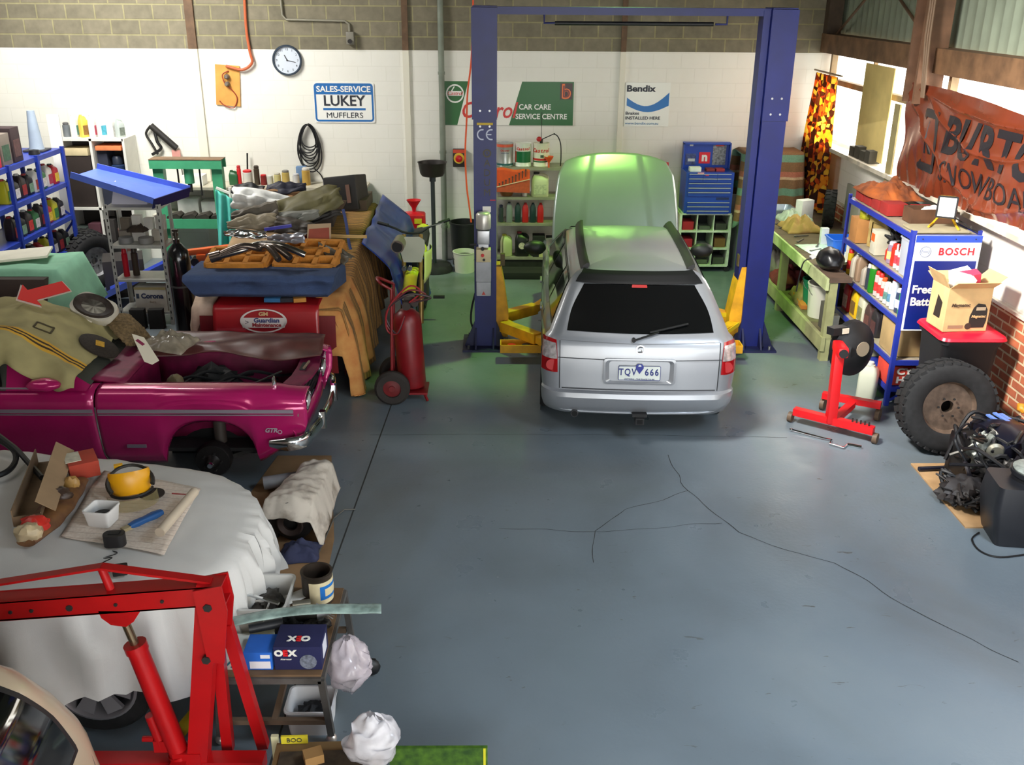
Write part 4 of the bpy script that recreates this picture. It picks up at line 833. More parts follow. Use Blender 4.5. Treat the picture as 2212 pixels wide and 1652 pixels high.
text('Free', .11, mt(m, -SW*.44, -SH_*.06), WHITE, t, align='LEFT', bold=.003); text('Battery', .11, mt(m, -SW*.44, -SH_*.19), WHITE, t, align='LEFT', bold=.003)
for k, sx in enumerate((-.4, .1, .4)): mb = MB(); mb.cyl(m @ V((SW*sx, SH_*.465, 0)), m @ V((SW*sx, SH_*.465, .004)), .006, n=8); mb.build('screw', DARK, t)
# top of the shelving
zt = 1.735
rag('orange_cloth', 'orange and brown crumpled cloth heaped on top of the blue shelving', (4.15, 10.15, zt+.10), (.5, .8), M((170, 88, 34), .9, c2=(96, 52, 30), ns=6), 4, .16, 'cloth', n=30)
for i in range(4): carton('red_case', ordn(i)+' red case from the far end along the edge of the shelving top', (4.0, 10.38-.24*i, zt), .2, .2, .10+.02*(i % 2), (150, 34, 28), cat='case', group='red cases on top of the blue shelving')
carton('bright_red_carton', 'bright red carton on top of the blue shelving before the wooden box', (4.24, 9.55, zt), .2, .12, .11, (206, 24, 24))
r = thing('wooden_box', 'open brown wooden box on top of the blue shelving', 'box', (4.22, 9.32, zt)); mb = MB(); WB_ = M((88, 58, 36), .75, nz=.25)
for s in (-1, 1): mb.box((s*.21, 0, .07), (.015, .22, .14)); mb.box((0, s*.105, .07), (.42, .015, .14))
mb.box((0, 0, .01), (.42, .22, .015)); mb.build('body', WB_, r); mb = MB(); mb.blob((.03, 0, .12), (.2, .14, .07), 4, .4); mb.build('tissue', PAPER, r)
carton('flat_board', 'flat grey board at the near end of the shelving top', (4.15, 8.98, zt), .5, .32, .02, (150, 140, 112), cat='board')
t = thing('work_light', 'yellow halogen work light standing on top of the blue shelving', 'lamp', (4.23, 9.0, zt+.02), -25)
mb = MB(); mb.loft([[(p[0]*k, y, .20+p[1]*k) for p in rrect(.17, .20, .02, 3)] for y, k in ((-.05, 1), (.02, .95), (.07, .6))]); mb.build('housing', M((206, 166, 40), .45), t)
mb = MB(); mb.box((0, -.053, .20), (.15, .008, .18)); mb.build('glass', M((236, 236, 226), .15, coat=.5), t)
mb = MB(); rframe(mb, .18, .21, .02, .016, frame((0, -.056, .20), (1, 0, 0), (0, 0, 1)), .004); mb.build('bezel', BLACK, t)
mb = MB(); mb.tube([(-.13, -.1, .012), (-.1, .1, .012), (-.06, .06, .08), (.06, .06, .08), (.1, .1, .012), (.13, -.1, .012)], .011, 6); mb.build('stand', M((210, 168, 30), .45), t)
mb = MB(); mb.tube(cr([(.05, .05, .1), (.16, .04, .05), (.24, -.02, .01), (.3, -.1, .008)], 6), .006, 6); mb.build('cord', BLACK, t)
# second shelf
z2 = 1.289
carton('parcel', 'brown taped parcel at the far end of the upper blue shelf', (4.03, 10.36, z2), .3, .22, .26, (176, 122, 66), tape=(206, 196, 176))
r = thing('jar', 'glass jar of yellow green hardware on the brown parcel', 'jar', (3.98, 10.30, z2+.262)); mb = MB(); mb.lathe([(0, 0), (.065, 0), (.07, .02), (.07, .10), (.06, .115), (0, .115)], n=18); mb.build('glass', M((150, 146, 40), .2, nz=.3, ns=30), r); mb = MB(); mb.lathe([(0, .115), (.068, .115), (.068, .15), (0, .15)], n=18); mb.build('lid', M((222, 214, 206), .4), r)
r = thing('gilded_picture', 'gilded frame standing on the upper blue shelf beside the parcel', 'frame', (4.02, 9.98, z2)); m = frame((0, 0, .16), (.2, -.98, 0), (0, 0, 1)); mb = MB(); rframe(mb, .34, .32, .004, .05, m, .02); rframe(mb, .34, .32, .004, .05, m, .0); mb.box((0, 0, -.005), (.33, .31, .01), m); mb.build('moulding', M((170, 146, 88), .5, nz=.2), r)
r = carton('gauge_box', 'white box with an orange print on the upper blue shelf', (3.97, 9.80, z2), .14, .16, .25, (196, 190, 168)); mb = MB(); mb.box((-.071, .02, .17), (.003, .09, .08)); mb.build('print', M((222, 98, 40), .5), r)
r = thing('cable_tangle', 'tangle of black cable heaped on the upper blue shelf', 'cable', (4.15, 9.6, z2))
for k in range(7):
    mb = MB(); P_ = [(.2*math.cos(i*2.4+k)*random.uniform(.5, 1), .2*math.sin(i*2.1+k*2)*random.uniform(.5, 1), .03+.30*random.random()) for i in range(9)]; mb.tube(cr(P_, 5), .016, 6); mb.build('strand', BLACK, r)
for q, (y, c, cp, lb) in enumerate(((9.56, (206, 60, 40), (196, 40, 30), 'orange tin lying before the black cable tangle'), (9.44, (150, 130, 150), (180, 176, 186), 'purple grey spray can on the upper blue shelf'), (9.34, (206, 52, 36), (200, 44, 34), 'red spray can beside the purple one on the upper blue shelf'))):
    can('spray_can', lb, (3.96 if q else 3.99, y, z2), .045, .22 if q else .12, c, cp, (214, 206, 120) if q == 1 else None)
for q, y in enumerate((9.24, 9.16)): can('sealant_tube', ('far' if q == 0 else 'near')+' white nozzle tube beside the clear storage tub', (3.93, y, z2), .022, .24, (228, 222, 222), (230, 226, 226), (190, 60, 70), 'white sealant tubes', 'tube', .45, .4)
r = tubbox('storage_tub', 'clear plastic storage tub with blue clip on the upper blue shelf', (4.08, 8.97, z2), .40, .30, .36, M((182, 186, 196), .25, alpha=.86), flare=.9, inner=M((196, 170, 160), .6)); mb = MB(); mb.box((-.17, -.0, .31), (.02, .10, .05)); mb.build('clip', M((40, 110, 190), .4), r)
# third shelf: cleaners and sprays
z3 = .90
L3 = [(10.44, 'spray', .035, .28, (206, 170, 30), (190, 40, 34), (196, 34, 30), 'yellow spray bottle with red base at the far end of the middle blue shelf'), (10.30, 'oil', .11, .26, (190, 180, 160), (220, 220, 214), (120, 70, 60), 'cream bottle, second from the far end of the middle blue shelf'), (10.14, 'oil', .12, .30, (150, 124, 100), (120, 26, 30), (196, 170, 150), 'tan bottle with dark red top, third along the middle blue shelf'), (9.98, 'oil', .10, .22, (170, 160, 144), (70, 60, 56), (186, 60, 60), 'grey bottle with red print, fourth along the middle blue shelf'),
 (9.84, 'spray', .036, .27, (56, 62, 74), (206, 206, 206), None, 'dark can with pale top before the green bottle on the middle shelf'), (9.72, 'spray', .05, .30, (40, 128, 34), (196, 196, 160), None, 'tall green spray bottle in the middle blue shelf'), (9.60, 'spray', .034, .26, (204, 190, 186), (206, 40, 32), (206, 50, 46), 'first red capped can after the green bottle'), (9.51, 'spray', .034, .26, (214, 200, 196), (214, 44, 34), (200, 56, 50), 'second red capped can after the green bottle'), (9.42, 'spray', .034, .24, (204, 196, 190), (222, 90, 40), (196, 60, 52), 'orange capped can after the two red capped cans'), (9.33, 'spray', .036, .22, (214, 214, 208), (206, 206, 200), (90, 130, 120), 'white can with green print on the middle blue shelf'), (9.24, 'spray', .032, .23, (206, 206, 200), (216, 214, 210), (80, 126, 150), 'white can with blue print on the middle blue shelf'),
 (9.14, 'spray', .04, .34, (206, 214, 226), (200, 32, 38), (190, 204, 224), 'tall white can with large red cap near the battery sign'), (9.03, 'spray', .032, .24, (58, 70, 100), (220, 220, 216), (206, 210, 214), 'dark blue can with white cap near the battery sign'), (8.95, 'spray', .032, .26, (60, 146, 90), (206, 40, 36), (196, 220, 206), 'green can with red cap near the battery sign'), (8.86, 'spray', .032, .24, (200, 60, 56), (190, 40, 40), (216, 196, 190), 'red can nearest the battery sign')]
for y, k, w_, h_, c, cp, lab, lb in L3:
    if k == 'oil': oil_bottle('cleaner_bottle', lb, (3.95, y, z3), .09, w_, h_, c, cp, lab, 90, 'cleaners on the middle blue shelf')
    else: can('spray_can', lb, (3.93, y, z3), w_, h_, c, cp, lab, 'cleaners on the middle blue shelf')
for i in range(9): can('spray_can', ordn(i)+' can from the far end in the back row of the middle blue shelf', (4.12+.03*(i % 2), 10.36-.17*i, z3), .036, .24+.03*(i % 3), [(150, 40, 44), (170, 160, 140), (60, 66, 60), (200, 190, 180), (110, 100, 90)][i % 5], [(200, 196, 190), (170, 30, 30), (40, 40, 44)][i % 3], None, 'back row of cans on the middle blue shelf')
z4 = .485
for y, w_, h_, c, cp, lab, lb in ((10.40, .2, .34, (180, 28, 30), (150, 20, 24), (196, 150, 130), 'red oil bottle at the far end of the lower blue shelf'), (10.15, .2, .34, (222, 178, 26), (206, 160, 20), (120, 90, 40), 'yellow oil bottle on the lower blue shelf'), (9.93, .19, .34, (196, 194, 170), (150, 150, 130), (130, 130, 90), 'pale oil bottle beside the yellow one on the lower blue shelf'), (9.72, .18, .30, (70, 50, 50), (40, 36, 36), (104, 64, 60), 'dark brown bottle on the lower blue shelf'), (9.52, .18, .30, (40, 36, 40), (60, 30, 30), (84, 50, 50), 'black bottle on the lower blue shelf')):
    oil_bottle('oil_bottle', lb, (3.97, y, z4), w_*.95, .11, h_, c, cp, lab, -90, 'oil bottles on the lower blue shelf')
carton('brown_carton', 'plain brown carton at the near end of the lower blue shelf', (4.03, 9.06, z4), .28, .36, .33, (170, 142, 96))
t = carton('gasket_carton', 'red and white carton printed CY HE below the brown carton', (4.02, 8.97, .205), .32, .30, .20, (196, 60, 44))
fr_ = frame((0, -.152, .1), (1, 0, 0), (0, 0, 1)); text('CY', .09, mt(fr_, -.01, .045), WHITE, t, bold=.004, sx=1.3); text('HE', .09, mt(fr_, -.01, -.045), WHITE, t, bold=.004, sx=1.3)
oil_bottle('jerry_can', 'translucent jerry can on the floor before the blue shelving', (3.74, 9.0, 0), .2, .18, .40, (186, 188, 168), (200, 200, 190), None, 60, None, 'container')
wheel_tyre('tyre', 'black tyre leaning inside the bottom of the blue shelving', (4.1, 10.2, .20+.19), .185, .11, .14, (60, 60, 60), rot=(0, 0, R(75)), lug=22, rim=False)
tubbox('cream_tub', 'cream round topped tub at the bottom of the blue shelving', (4.0, 9.75, .205), .26, .26, .24, M((176, 176, 130), .5), inner=DARK)
# wheelie bin, carton on it, big tyre
r = thing('wheelie_bin', 'black wheelie bin with red lid by the brick wall', 'bin', (4.2, 8.25, 0)); BK = M((28, 28, 30), .55)
mb = MB(); mb.loft([[(p[0]*k, p[1]*k, z) for p in rrect(.52, .54, .06, 4)] for z, k in ((.04, .78), (.9, .98), (.93, 1.06), (.97, 1.06))]); mb.build('body', BK, r)
mb = MB(); mb.loft([[(p[0]*k, p[1]*k-.01, z) for p in rrect(.60, .60, .08, 5)] for z, k in ((.965, .98), (.975, 1.02), (1.0, .98), (1.022, .82), (1.026, .5))]); ld = mb.build('lid', M((206, 20, 46), .3), r)
mb = MB(); mb.bar((-.2, -.28, .985), (.2, -.28, .985), .05, .02, bev=.006); mb.build('lid_grip', M((206, 20, 46), .3), ld)
for s in (-1, 1): mb = MB(); mb.cyl((s*.22, .24, .1), (s*.27, .24, .1), .1); mb.build('wheel', RUBBER, r)
mb = MB(); mb.cyl((-.2, .32, .93), (.2, .32, .93), .016); mb.build('handle', BK, r)
t = carton('oil_carton', 'open cardboard Magnatec carton full of papers on the red bin lid', (4.13, 8.22, 1.027), .40, .30, .40, (206, 170, 118), 4, flaps=True)
fr_ = frame((0, -.151, .2), (1, 0, 0), (0, 0, 1)); text('Magnatec', .045, mt(fr_, -.16, .045), M((80, 60, 44), .6), t, align='LEFT', shear=.2, bold=.001)
fpoly(t, [(-.16+.0, -.17), (-.02, -.17), (-.02, -.14), (-.16, -.14)], fr_, M((150, 118, 90), .7), 'print_strip')
bt = fpoly(t, [(.03, -.165), (.17, -.165), (.185, -.10), (.18, .0), (.15, .05), (.085, .06), (.05, .02), (.025, -.06)], fr_, M((34, 30, 28), .6), 'bottle_print'); text('Magnatec', .034, mt(fr_, .105, -.06, .004), M((206, 170, 118), .6), t, shear=.2, bold=.001)
fpoly(t, [(.075, -.005), (.16, -.005), (.16, .025), (.075, .025)], fr_, M((190, 170, 140), .6), 'print_panel', .003); mb = MB(); mb.cyl(fr_ @ V((.025, -.15, 0)), fr_ @ V((.025, -.15, .003)), .03); mb.build('print_disc', M((60, 44, 36), .6), t)
sd = frame((-.201, 0, .2), (0, -1, 0), (0, 0, 1)); fpoly(t, [(-.05, -.1), (.06, -.1), (.07, .05), (-.02, .1)], sd, M((44, 36, 30), .6), 'bottle_print')
for i, (x, c, a) in enumerate(((-.06, (232, 232, 228), 14), (.05, (206, 60, 90), -10), (.02, (226, 230, 226), -16))):
    mb = MB(); mb.box((0, 0, .0), (.17, .10, .22), T(rx=12, ry=a)); o = mb.build('paper_pack', M(c, .6, nz=.1)); tag(o, ('white folded pack', 'pink printed pack', 'white pack leaning right')[i]+' sticking out of the oil carton', 'pack', loc=(4.13+x, 8.15+.085*i, 1.42))
wheel_tyre('big_tyre', 'big muddy tyre with rusty rim leaning on the red-lid bin', (3.98, 7.82, .415), .41, .235, .24, (104, 86, 72), rot=(R(-10), 0, R(-4)), lug=34, dish=.9)
# engine stand with bellhousing
t = thing('engine_stand', 'red engine stand on casters holding a black housing', 'engine stand', (3.1, 8.2, 0)); RS2 = M((206, 22, 28), .35)
mb = WB(t); mb.bar((2.82, 8.38, .12), (3.42, 7.93, .12), .08, .07, bev=.004); mb.build('front_rail', RS2, t)
mb = WB(t); mb.bar((3.12, 8.15, .12), (3.42, 8.52, .13), .07, .06); mb.build('spine', RS2, t)
mb = WB(t); mb.bar((3.18, 8.68, .16), (3.66, 8.42, .16), .07, .06); mb.build('rear_rail', RS2, t)
for p in ((2.80, 8.40, .05), (3.44, 7.92, .05), (3.20, 8.69, .06), (3.65, 8.43, .06)):
    mb = WB(t); d = V((.6, -.45, 0)).normalized(); mb.cyl(V(p)-d*.02, V(p)+d*.02, p[2], n=14); mb.build('caster', M((96, 76, 58), .6), t)
mb = WB(t); mb.bar((3.10, 8.16, .1), (3.09, 8.18, .82), .085, .085, bev=.005); mb.build('upright', RS2, t)
mb = WB(t); mb.bar((3.09, 8.05, .82), (3.11, 8.3, .82), .10, .10, bev=.03); hd = mb.build('head', RS2, t)
mb = WB(t); mb.cyl((3.088, 8.04, .82), (3.09, 8.06, .82), .04); mb.build('socket', BLACK, hd)
for k in range(5): mb = WB(t); q = V((3.26, 8.05, .155)).lerp(V((3.38, 7.96, .155)), k/4); mb.cyl(q, q+V((0, 0, .035)), .008, n=6); mb.build('bolt', DARK, t)
r = thing('bell_housing', 'black clutch bell housing bolted to the red engine stand', 'housing', (3.30, 8.42, .74)); m = frame((0, 0, 0), (.94, .34, 0), (0.05, .1, 1))
mb = MB(); mb.lathe([(.0, .12), (.12, .12), (.24, .03), (.25, -.03), (.22, -.05), (.2, -.02), (.1, .06), (0, .06)], m, 26, sx=.95, sy=1.08); mb.build('casting', M((30, 30, 32), .5, .3, nz=.3), r)
mb = MB(); mb.cyl(m @ V((.02, .02, .115)), m @ V((.02, .02, .128)), .07); mb.build('cover', M((140, 126, 106), .6), r)
mb = MB(); mb.box((-.02, -.15, .06), (.08, .06, .02), m); mb.build('plate', M((130, 110, 88), .6), r)
mb = MB(); mb.box((-.20, .20, .02), (.16, .07, .10), m); mb.build('starter_lug', M((30, 30, 32), .5, .3), r)
mb = MB(); mb.box((-.15, .2, .072), (.07, .05, .01), m); mb.build('tag', M((206, 196, 176), .6), r)
mb = MB(); p = gp((1706, 930), (1780, 950), (1796, 953), (1792, 962), (1822, 970), (1830, 963), (1855, 968)); p = [V((q.x, q.y, .014)) for q in p]; r = thing('speed_brace', 'chrome speed brace lying on the floor in front of the engine stand', 'tool', (p[0].x, p[0].y, 0))
mb = WB(r); mb.tube(p, .010, 8); mb.build('bar', CHROME, r); mb = WB(r); mb.cyl(p[-2], p[-1]+V((.02, -.01, 0)), .017); mb.build('grip', CHROME, r); mb = WB(r); mb.cyl(p[0], p[0].lerp(p[1], .08), .015); mb.build('socket', CHROME, r)
# banner in the window
r = thing('banner', 'orange Burton snowboards banner hung across the front window', 'banner', (4.50, 9.2, 2.4)); Y0, Y1 = 10.88, 6.9
def crease(y, z):
    o = 0
    for zc in (2.73+.10*((y-8.8)/1.5)**2, 1.95+.42*abs((y-8.85)/1.3)**1.7, 2.42+.12*((y-8.9)/.8)**2):
        o += .030*math.exp(-abs(z-zc)/.022)
    return o
def bz_(u, v):
    y = Y0+(Y1-Y0)*u; top = 2.92-.12*u+.03*math.sin(u*5); bot = 1.88+.02*u; sag = .09*math.sin(u*PI*2)*v; z = top+(bot-top)*v-sag*.4
    return (-.03*math.sin(v*PI)-.022*math.sin((y*6+z*9))*(.4+v)-.02*nz3(y*3, z*3, 4)-.012*math.sin(y*34)*max(0, v-.35)-crease(y, z), y-9.2, z-2.4)
ORB = M((112, 50, 30), .26, nz=.12, ns=4, coat=.3)
mb = MB(); mb.grid(bz_, 150, 80); mb.build('vinyl', ORB, r, 80)
def bproj(o):
    for v_ in o.data.vertices:
        u = (v_.co.y+9.2-Y0)/(Y1-Y0); tz = v_.co.z; lo, hi = 0, 1
        for _ in range(18):
            md = (lo+hi)/2
            if bz_(u, md)[2] > tz: lo = md
            else: hi = md
        v_.co.x += bz_(u, lo)[0]
    return o
bm_ = frame((-.006, 0, 0), (0, -1, 0), (0, 0, 1)); BKT = M((34, 30, 34), .4)
bproj(text('BURTON', .50, bm_ @ T(-.68, .09, 0), BKT, r, align='LEFT', bold=.016, shear=.18, sx=1.14)); bproj(text('SNOWBOARDS', .28, bm_ @ T(-.60, -.25, 0), BKT, r, align='LEFT', sx=1.12))
mb = MB(); rframe(mb, .42, .62, .03, .08, bm_ @ T(-1.0, -.01, 0), .002); bproj(mb.build('logo_frame', BKT, r)); mb = MB(); mb.prism([(-.06, -.14), (0, .2), (.07, -.14), (.03, -.14), (0, .02), (-.02, -.14)], .002, bm_ @ T(-1.0, 0, 0)); bproj(mb.build('logo_mark', BKT, r))
# engine and gearbox pile on cardboard at the right edge
mb = MB(); q = [PZ(*p, 0) for p in ((1967, 1003), (2085, 1141), (2300, 1141), (2230, 1003))]; mb.prism([(p.x, p.y) for p in q], .012); o = mb.build('cardboard_sheet', M((178, 142, 100), .85, nz=.25, ns=4)); tag(o, 'flat cardboard sheet on the floor under the black engine', 'cardboard')
r = thing('engine', 'dismantled black engine lying on cardboard at the right wall', 'engine', (4.08, 6.95, .013)); GRS = M((34, 32, 32), .45, .4, nz=.4, ns=12)
mb = MB(); mb.box((.02, .1, .22), (.46, .62, .40), T(rz=12), bev=.04); mb.box((-.1, -.2, .15), (.3, .3, .28), T(rz=30), bev=.04); mb.build('block', GRS, r)
mb = MB(); mb.loft([[(x+.06, y, .44+.10*math.sin(PI*(y+.35)/.8)+(.05 if abs(x) < .1 else 0)) for x in (-.17, -.08, .08, .17)]+[(x+.06, y, .40) for x in (.17, -.17)] for y in (-.2, -.1, .05, .2, .4)]); mb.build('rocker_cover', M((24, 26, 40), .3, .3), r)
for k in range(14):
    a = V((random.uniform(-.28, .25), random.uniform(-.3, .3), .44+.14*random.random())); mb = MB(); mb.tube(cr([a, a+V((random.uniform(-.12, .12), random.uniform(-.12, .12), .06)), a+V((random.uniform(-.2, .2), random.uniform(-.2, .2), -.02)), a+V((random.uniform(-.25, .2), random.uniform(-.2, .2), -.2))], 5), random.uniform(.008, .02), 6); mb.build('hose', M((30, 30, 33), .22) if k % 3 else M((90, 88, 84), .3, .8), r)
for k in range(3): mb = MB(); mb.box((.04+.06*k, .10, .56+.012*(k == 1)), (.035, .44, .012), T(rz=10)); mb.build('cover_rib', M((96, 130, 200), .3), r)
mb = MB(); mb.blob((-.18, -.02, .40), (.24, .14, .30), 4, .45, 3.5, 16); mb.build('alternator', M((128, 130, 122), .45, .6, nz=.5, ns=16), r)
mb = MB(); mb.lathe([(0, 0), (.06, 0), (.07, .03), (.05, .05), (0, .05)], frame((-.16, -.14, .46), (1, -.2, 0), (0, 0, 1)), 16); mb.build('pulley', M((150, 146, 130), .4, .7), r)
for k in range(16):
    a = random.uniform(0, 6.28); rd = random.uniform(.15, .36); P_ = [(rd*math.cos(a+i*.55)*random.uniform(.8, 1.1)-.02, rd*math.sin(a+i*.5)*random.uniform(.8, 1.2), .12+.44*random.random()) for i in range(5)]
    mb = MB(); mb.tube(cr(P_, 5), random.uniform(.008, .022), 6); mb.build('hose', BLACK if k % 3 else M((46, 44, 50), .3), r)
for k in range(5): mb = MB(); mb.blob((random.uniform(-.3, .1), random.uniform(-.36, .1), random.uniform(.08, .42)), (.16, .14, .14), k+20, .5, 3, 10); mb.build('casting', M((60, 58, 56), .4, .6, nz=.5, ns=18), r)
mb = MB(); mb.blob((.3, .36, .6), (.1, .14, .08), 9, .4); mb.build('filler_cap', M((196, 130, 30), .5), r)
r = thing('wiring_loom', 'heap of black wiring and hoses on the cardboard beside the engine', 'wiring', (3.72, 6.86, .013))
for k in range(20):
    P_ = [(random.uniform(-.15, .22)*(1-.1*i), random.uniform(-.3, .2), .02+.16*random.random()) for i in range(6)]; mb = MB(); mb.tube(cr(P_, 5), random.uniform(.006, .02), 6); mb.build('strand', M((40, 34, 32), .6) if k % 2 else BLACK, r)
mb = MB(); mb.blob((.05, -.05, .1), (.4, .36, .2), 12, .55, 3, 16); mb.build('shroud', M((42, 38, 38), .6, nz=.4, ns=16), r)
mb = MB(); p0 = PZ(1985, 1013, .03); mb.cyl(p0, p0+V((.32, .03, 0)), .022, n=10); o = mb.build('black_rod', M((26, 26, 40), .25)); tag(o, 'glossy black rod lying along the far edge of the cardboard', 'rod')
rag('blue_rag', 'small light blue rag on the cardboard beside the black drum', PZ(2115, 1090, .013), (.14, .12), M((96, 140, 180), .9), 4, .10)
r = thing('black_drum', 'black angular plastic tank with round lid at the right edge', 'drum', (3.90, 6.30, 0), -8); PB = M((30, 31, 36), .42)
mb = MB(); mb.loft([[(p[0]*k, p[1]*k2, z) for p in rrect(.50, .40, .05, 3)] for z, k, k2 in ((0, .72, .86), (.08, .8, .92), (.30, .96, 1), (.48, .9, .9))]); mb.build('body', PB, r)
mb = MB(); mb.lathe([(0, .40), (.17, .40), (.17, .52), (.185, .52), (.185, .55), (0, .55)], T(.09, .02, 0), 30); mb.build('collar', PB, r)
mb = MB(); mb.lathe([(0, .55), (.17, .55), (.175, .562), (.15, .575), (0, .57)], T(.09, .02, 0), 30); ld = mb.build('lid', M((150, 158, 152), .5, .3, nz=.4, ns=14), r)
mb = MB(); mb.bar((.02, .1, .582), (.16, -.08, .582), .012, .01); mb.build('lid_bar', DARK, ld)
mb = MB(); mb.tube(cr([PZ(x, y, .008) for x, y in ((2115, 1150), (2100, 1165), (2118, 1190), (2160, 1203), (2230, 1195))], 8), .007, 6); o = mb.build('extension_lead', BLACK); tag(o, 'thin black cord curling on the floor before the black tank', 'cord')
# ------------------------------------------------------------------ silver wagon (local: +y forward, origin on the floor under the tail)
class Shell:
    """car skin from horizontal outlines: (z, y_rear, y_front, half width, corner radius)"""
    def __init__(s, rows, crown=.06, fade=None): s.rows = rows; s.crown = crown; s.fade = fade
    def prm(s, z):
        r = s.rows
        if z <= r[0][0]: return r[0]
        for a, b in zip(r, r[1:]):
            if z <= b[0]:
                t = (z-a[0])/(b[0]-a[0]); return tuple(p+(q-p)*t for p, q in zip(a, b))
        return r[-1]
    def rear(s, x, z):
        _, yr, yf, hw, rc = s.prm(z); e = hw-rc; ax = abs(x)
        c = s.crown*(x/hw)**2
        if ax > e: d = min(ax-e, rc); return V((x, yr+c+rc-math.sqrt(max(rc*rc-d*d, 0)), z))
        return V((x, yr+c, z))
    def side(s, sd, y, z):
        _, yr, yf, hw, rc = s.prm(z); m_ = (yr+yf)/2; L_ = (yf-yr)/2; x = hw*(1-.035*((y-m_)/L_)**2)
        return V((sd*x, y, z))
    def ring(s, row, n=(14, 7, 26)):
        z, yr, yf, hw, rc = row; nr, nc, ns = n; P = []
        for i in range(nr+1): x = -(hw-rc)+2*(hw-rc)*i/nr; P.append((x, yr+s.crown*(x/hw)**2, z))
        k = s.crown*((hw-rc)/hw)**2
        for i in range(1, nc): a = R(-90+90*i/nc); P.append((hw-rc+rc*math.cos(a), yr+k+rc+rc*math.sin(a), z))
        m_ = (yr+yf)/2; L_ = (yf-yr)/2
        for i in range(ns+1): y = yr+k+rc+(yf-rc-.08-(yr+k+rc))*i/ns; P.append((hw*(1-.035*((y-m_)/L_)**2), y, z))
        for i in range(1, nc): a = R(90*i/nc); P.append((hw-rc+rc*math.cos(a), yf-rc-.08+rc*math.sin(a), z))
        for i in range(nr+1): x = (hw-rc)-2*(hw-rc)*i/nr; P.append((x, yf-.08*(x/hw)**2, z))
        for i in range(1, nc): a = R(90+90*i/nc); P.append((-(hw-rc)+rc*math.cos(a), yf-rc-.08+rc*math.sin(a), z))
        for i in range(ns+1): y = yf-rc-.08+(yr+k+rc-(yf-rc-.08))*i/ns; P.append((-hw*(1-.035*((y-m_)/L_)**2), y, z))
        for i in range(1, nc): a = R(180+90*i/nc); P.append((-(hw-rc)+rc*math.cos(a), yr+k+rc+rc*math.sin(a), z))
        if s.fade: P = [s.fade(p) for p in P]
        return P
    def body(s, mb, cap=True):
        rs = [s.ring(r) for r in s.rows]; mb.loft(rs, caps=False)
        q = [mb.v(p) for p in rs[-1]]; c = V((0, 0, 0))
        for p in q: c += p.co
        c /= len(q); cv = mb.bm.verts.new(c+V((0, 0, .006)))
        for i in range(len(q)): mb.f([q[i], q[(i+1) % len(q)], cv])
        b = [mb.v(p) for p in rs[0]]; mb.f(b[::-1]); return mb
def sqdisc(n=10, e=.28):
    """unit square grid with rounded corners"""
    def f(u, v):
        a, b = 2*u-1, 2*v-1; k = max(abs(a), abs(b))
        if k < 1e-6: return (.5, .5)
        h = math.hypot(a, b); rd = k/h*(1+0)  # circle of radius k
        ca, cb = a*rd, b*rd; return (.5+.5*(a*(1-e)+ca*e), .5+.5*(b*(1-e)+cb*e))
    return f
def rpatch(sh, c4, name, mat, parent, off=.004, e=.25, n=14, th=0):
    """panel lying on the tail: c4 = (x,z) bottom left, bottom right, top right, top left"""
    mb = MB(); sq = sqdisc(n, e)
    def P(u, v):
        u, v = sq(u, v); a = [c4[0][k]+(c4[1][k]-c4[0][k])*u for k in (0, 1)]; b = [c4[3][k]+(c4[2][k]-c4[3][k])*u for k in (0, 1)]
        x, z = a[0]+(b[0]-a[0])*v, a[1]+(b[1]-a[1])*v; p = sh.rear(x, z)
        dx = sh.rear(x+.01, z)-p; dz = sh.rear(x, z+.01)-p; nrm = dx.cross(dz).normalized()
        if nrm.y > 0: nrm = -nrm
        return p+nrm*off
    mb.grid(P, n, n); return mb.build(name, mat, parent, 60, solid=th)
def spatch(sh, sd, c4, name, mat, parent, off=.004, e=.2, n=14):
    mb = MB(); sq = sqdisc(n, e)
    def P(u, v):
        u, v = sq(u, v); a = [c4[0][k]+(c4[1][k]-c4[0][k])*u for k in (0, 1)]; b = [c4[3][k]+(c4[2][k]-c4[3][k])*u for k in (0, 1)]
        y, z = a[0]+(b[0]-a[0])*v, a[1]+(b[1]-a[1])*v; p = sh.side(sd, y, z); q = sh.side(sd, y, z+.01)-p; nrm = V((sd, 0, -sd*q.x/.01)).normalized()
        return p+nrm*off
    mb.grid(P, n, n); return mb.build(name, mat, parent, 60)
def rline(sh, pts, name, mat, parent, wd=.008, off=.003):
    mb = MB(); P_ = []
    for a, b in zip(pts, pts[1:]):
        for i in range(10): t = i/10; P_.append((a[0]+(b[0]-a[0])*t, a[1]+(b[1]-a[1])*t))
    P_.append(pts[-1]); mb.tube([sh.rear(x, z)+V((0, -off, 0)) for x, z in P_], wd/2, 5, flat=1); return mb.build(name, mat, parent)
SILVER = M((150, 153, 158), .34, .45, coat=.6, nz=.03, ns=3); TRIM = M((24, 26, 30), .45); GLASS = M((8, 9, 10), .06, 0, coat=.5, spec=.7)
def fadef(p):
    x, y, z = p; t = max(0, min(1, (y-3.5)/1.25))
    if z > .66 and y > 3.5: z = .66+(z-.66)*(1-.55*t)
    return (x, y, z)
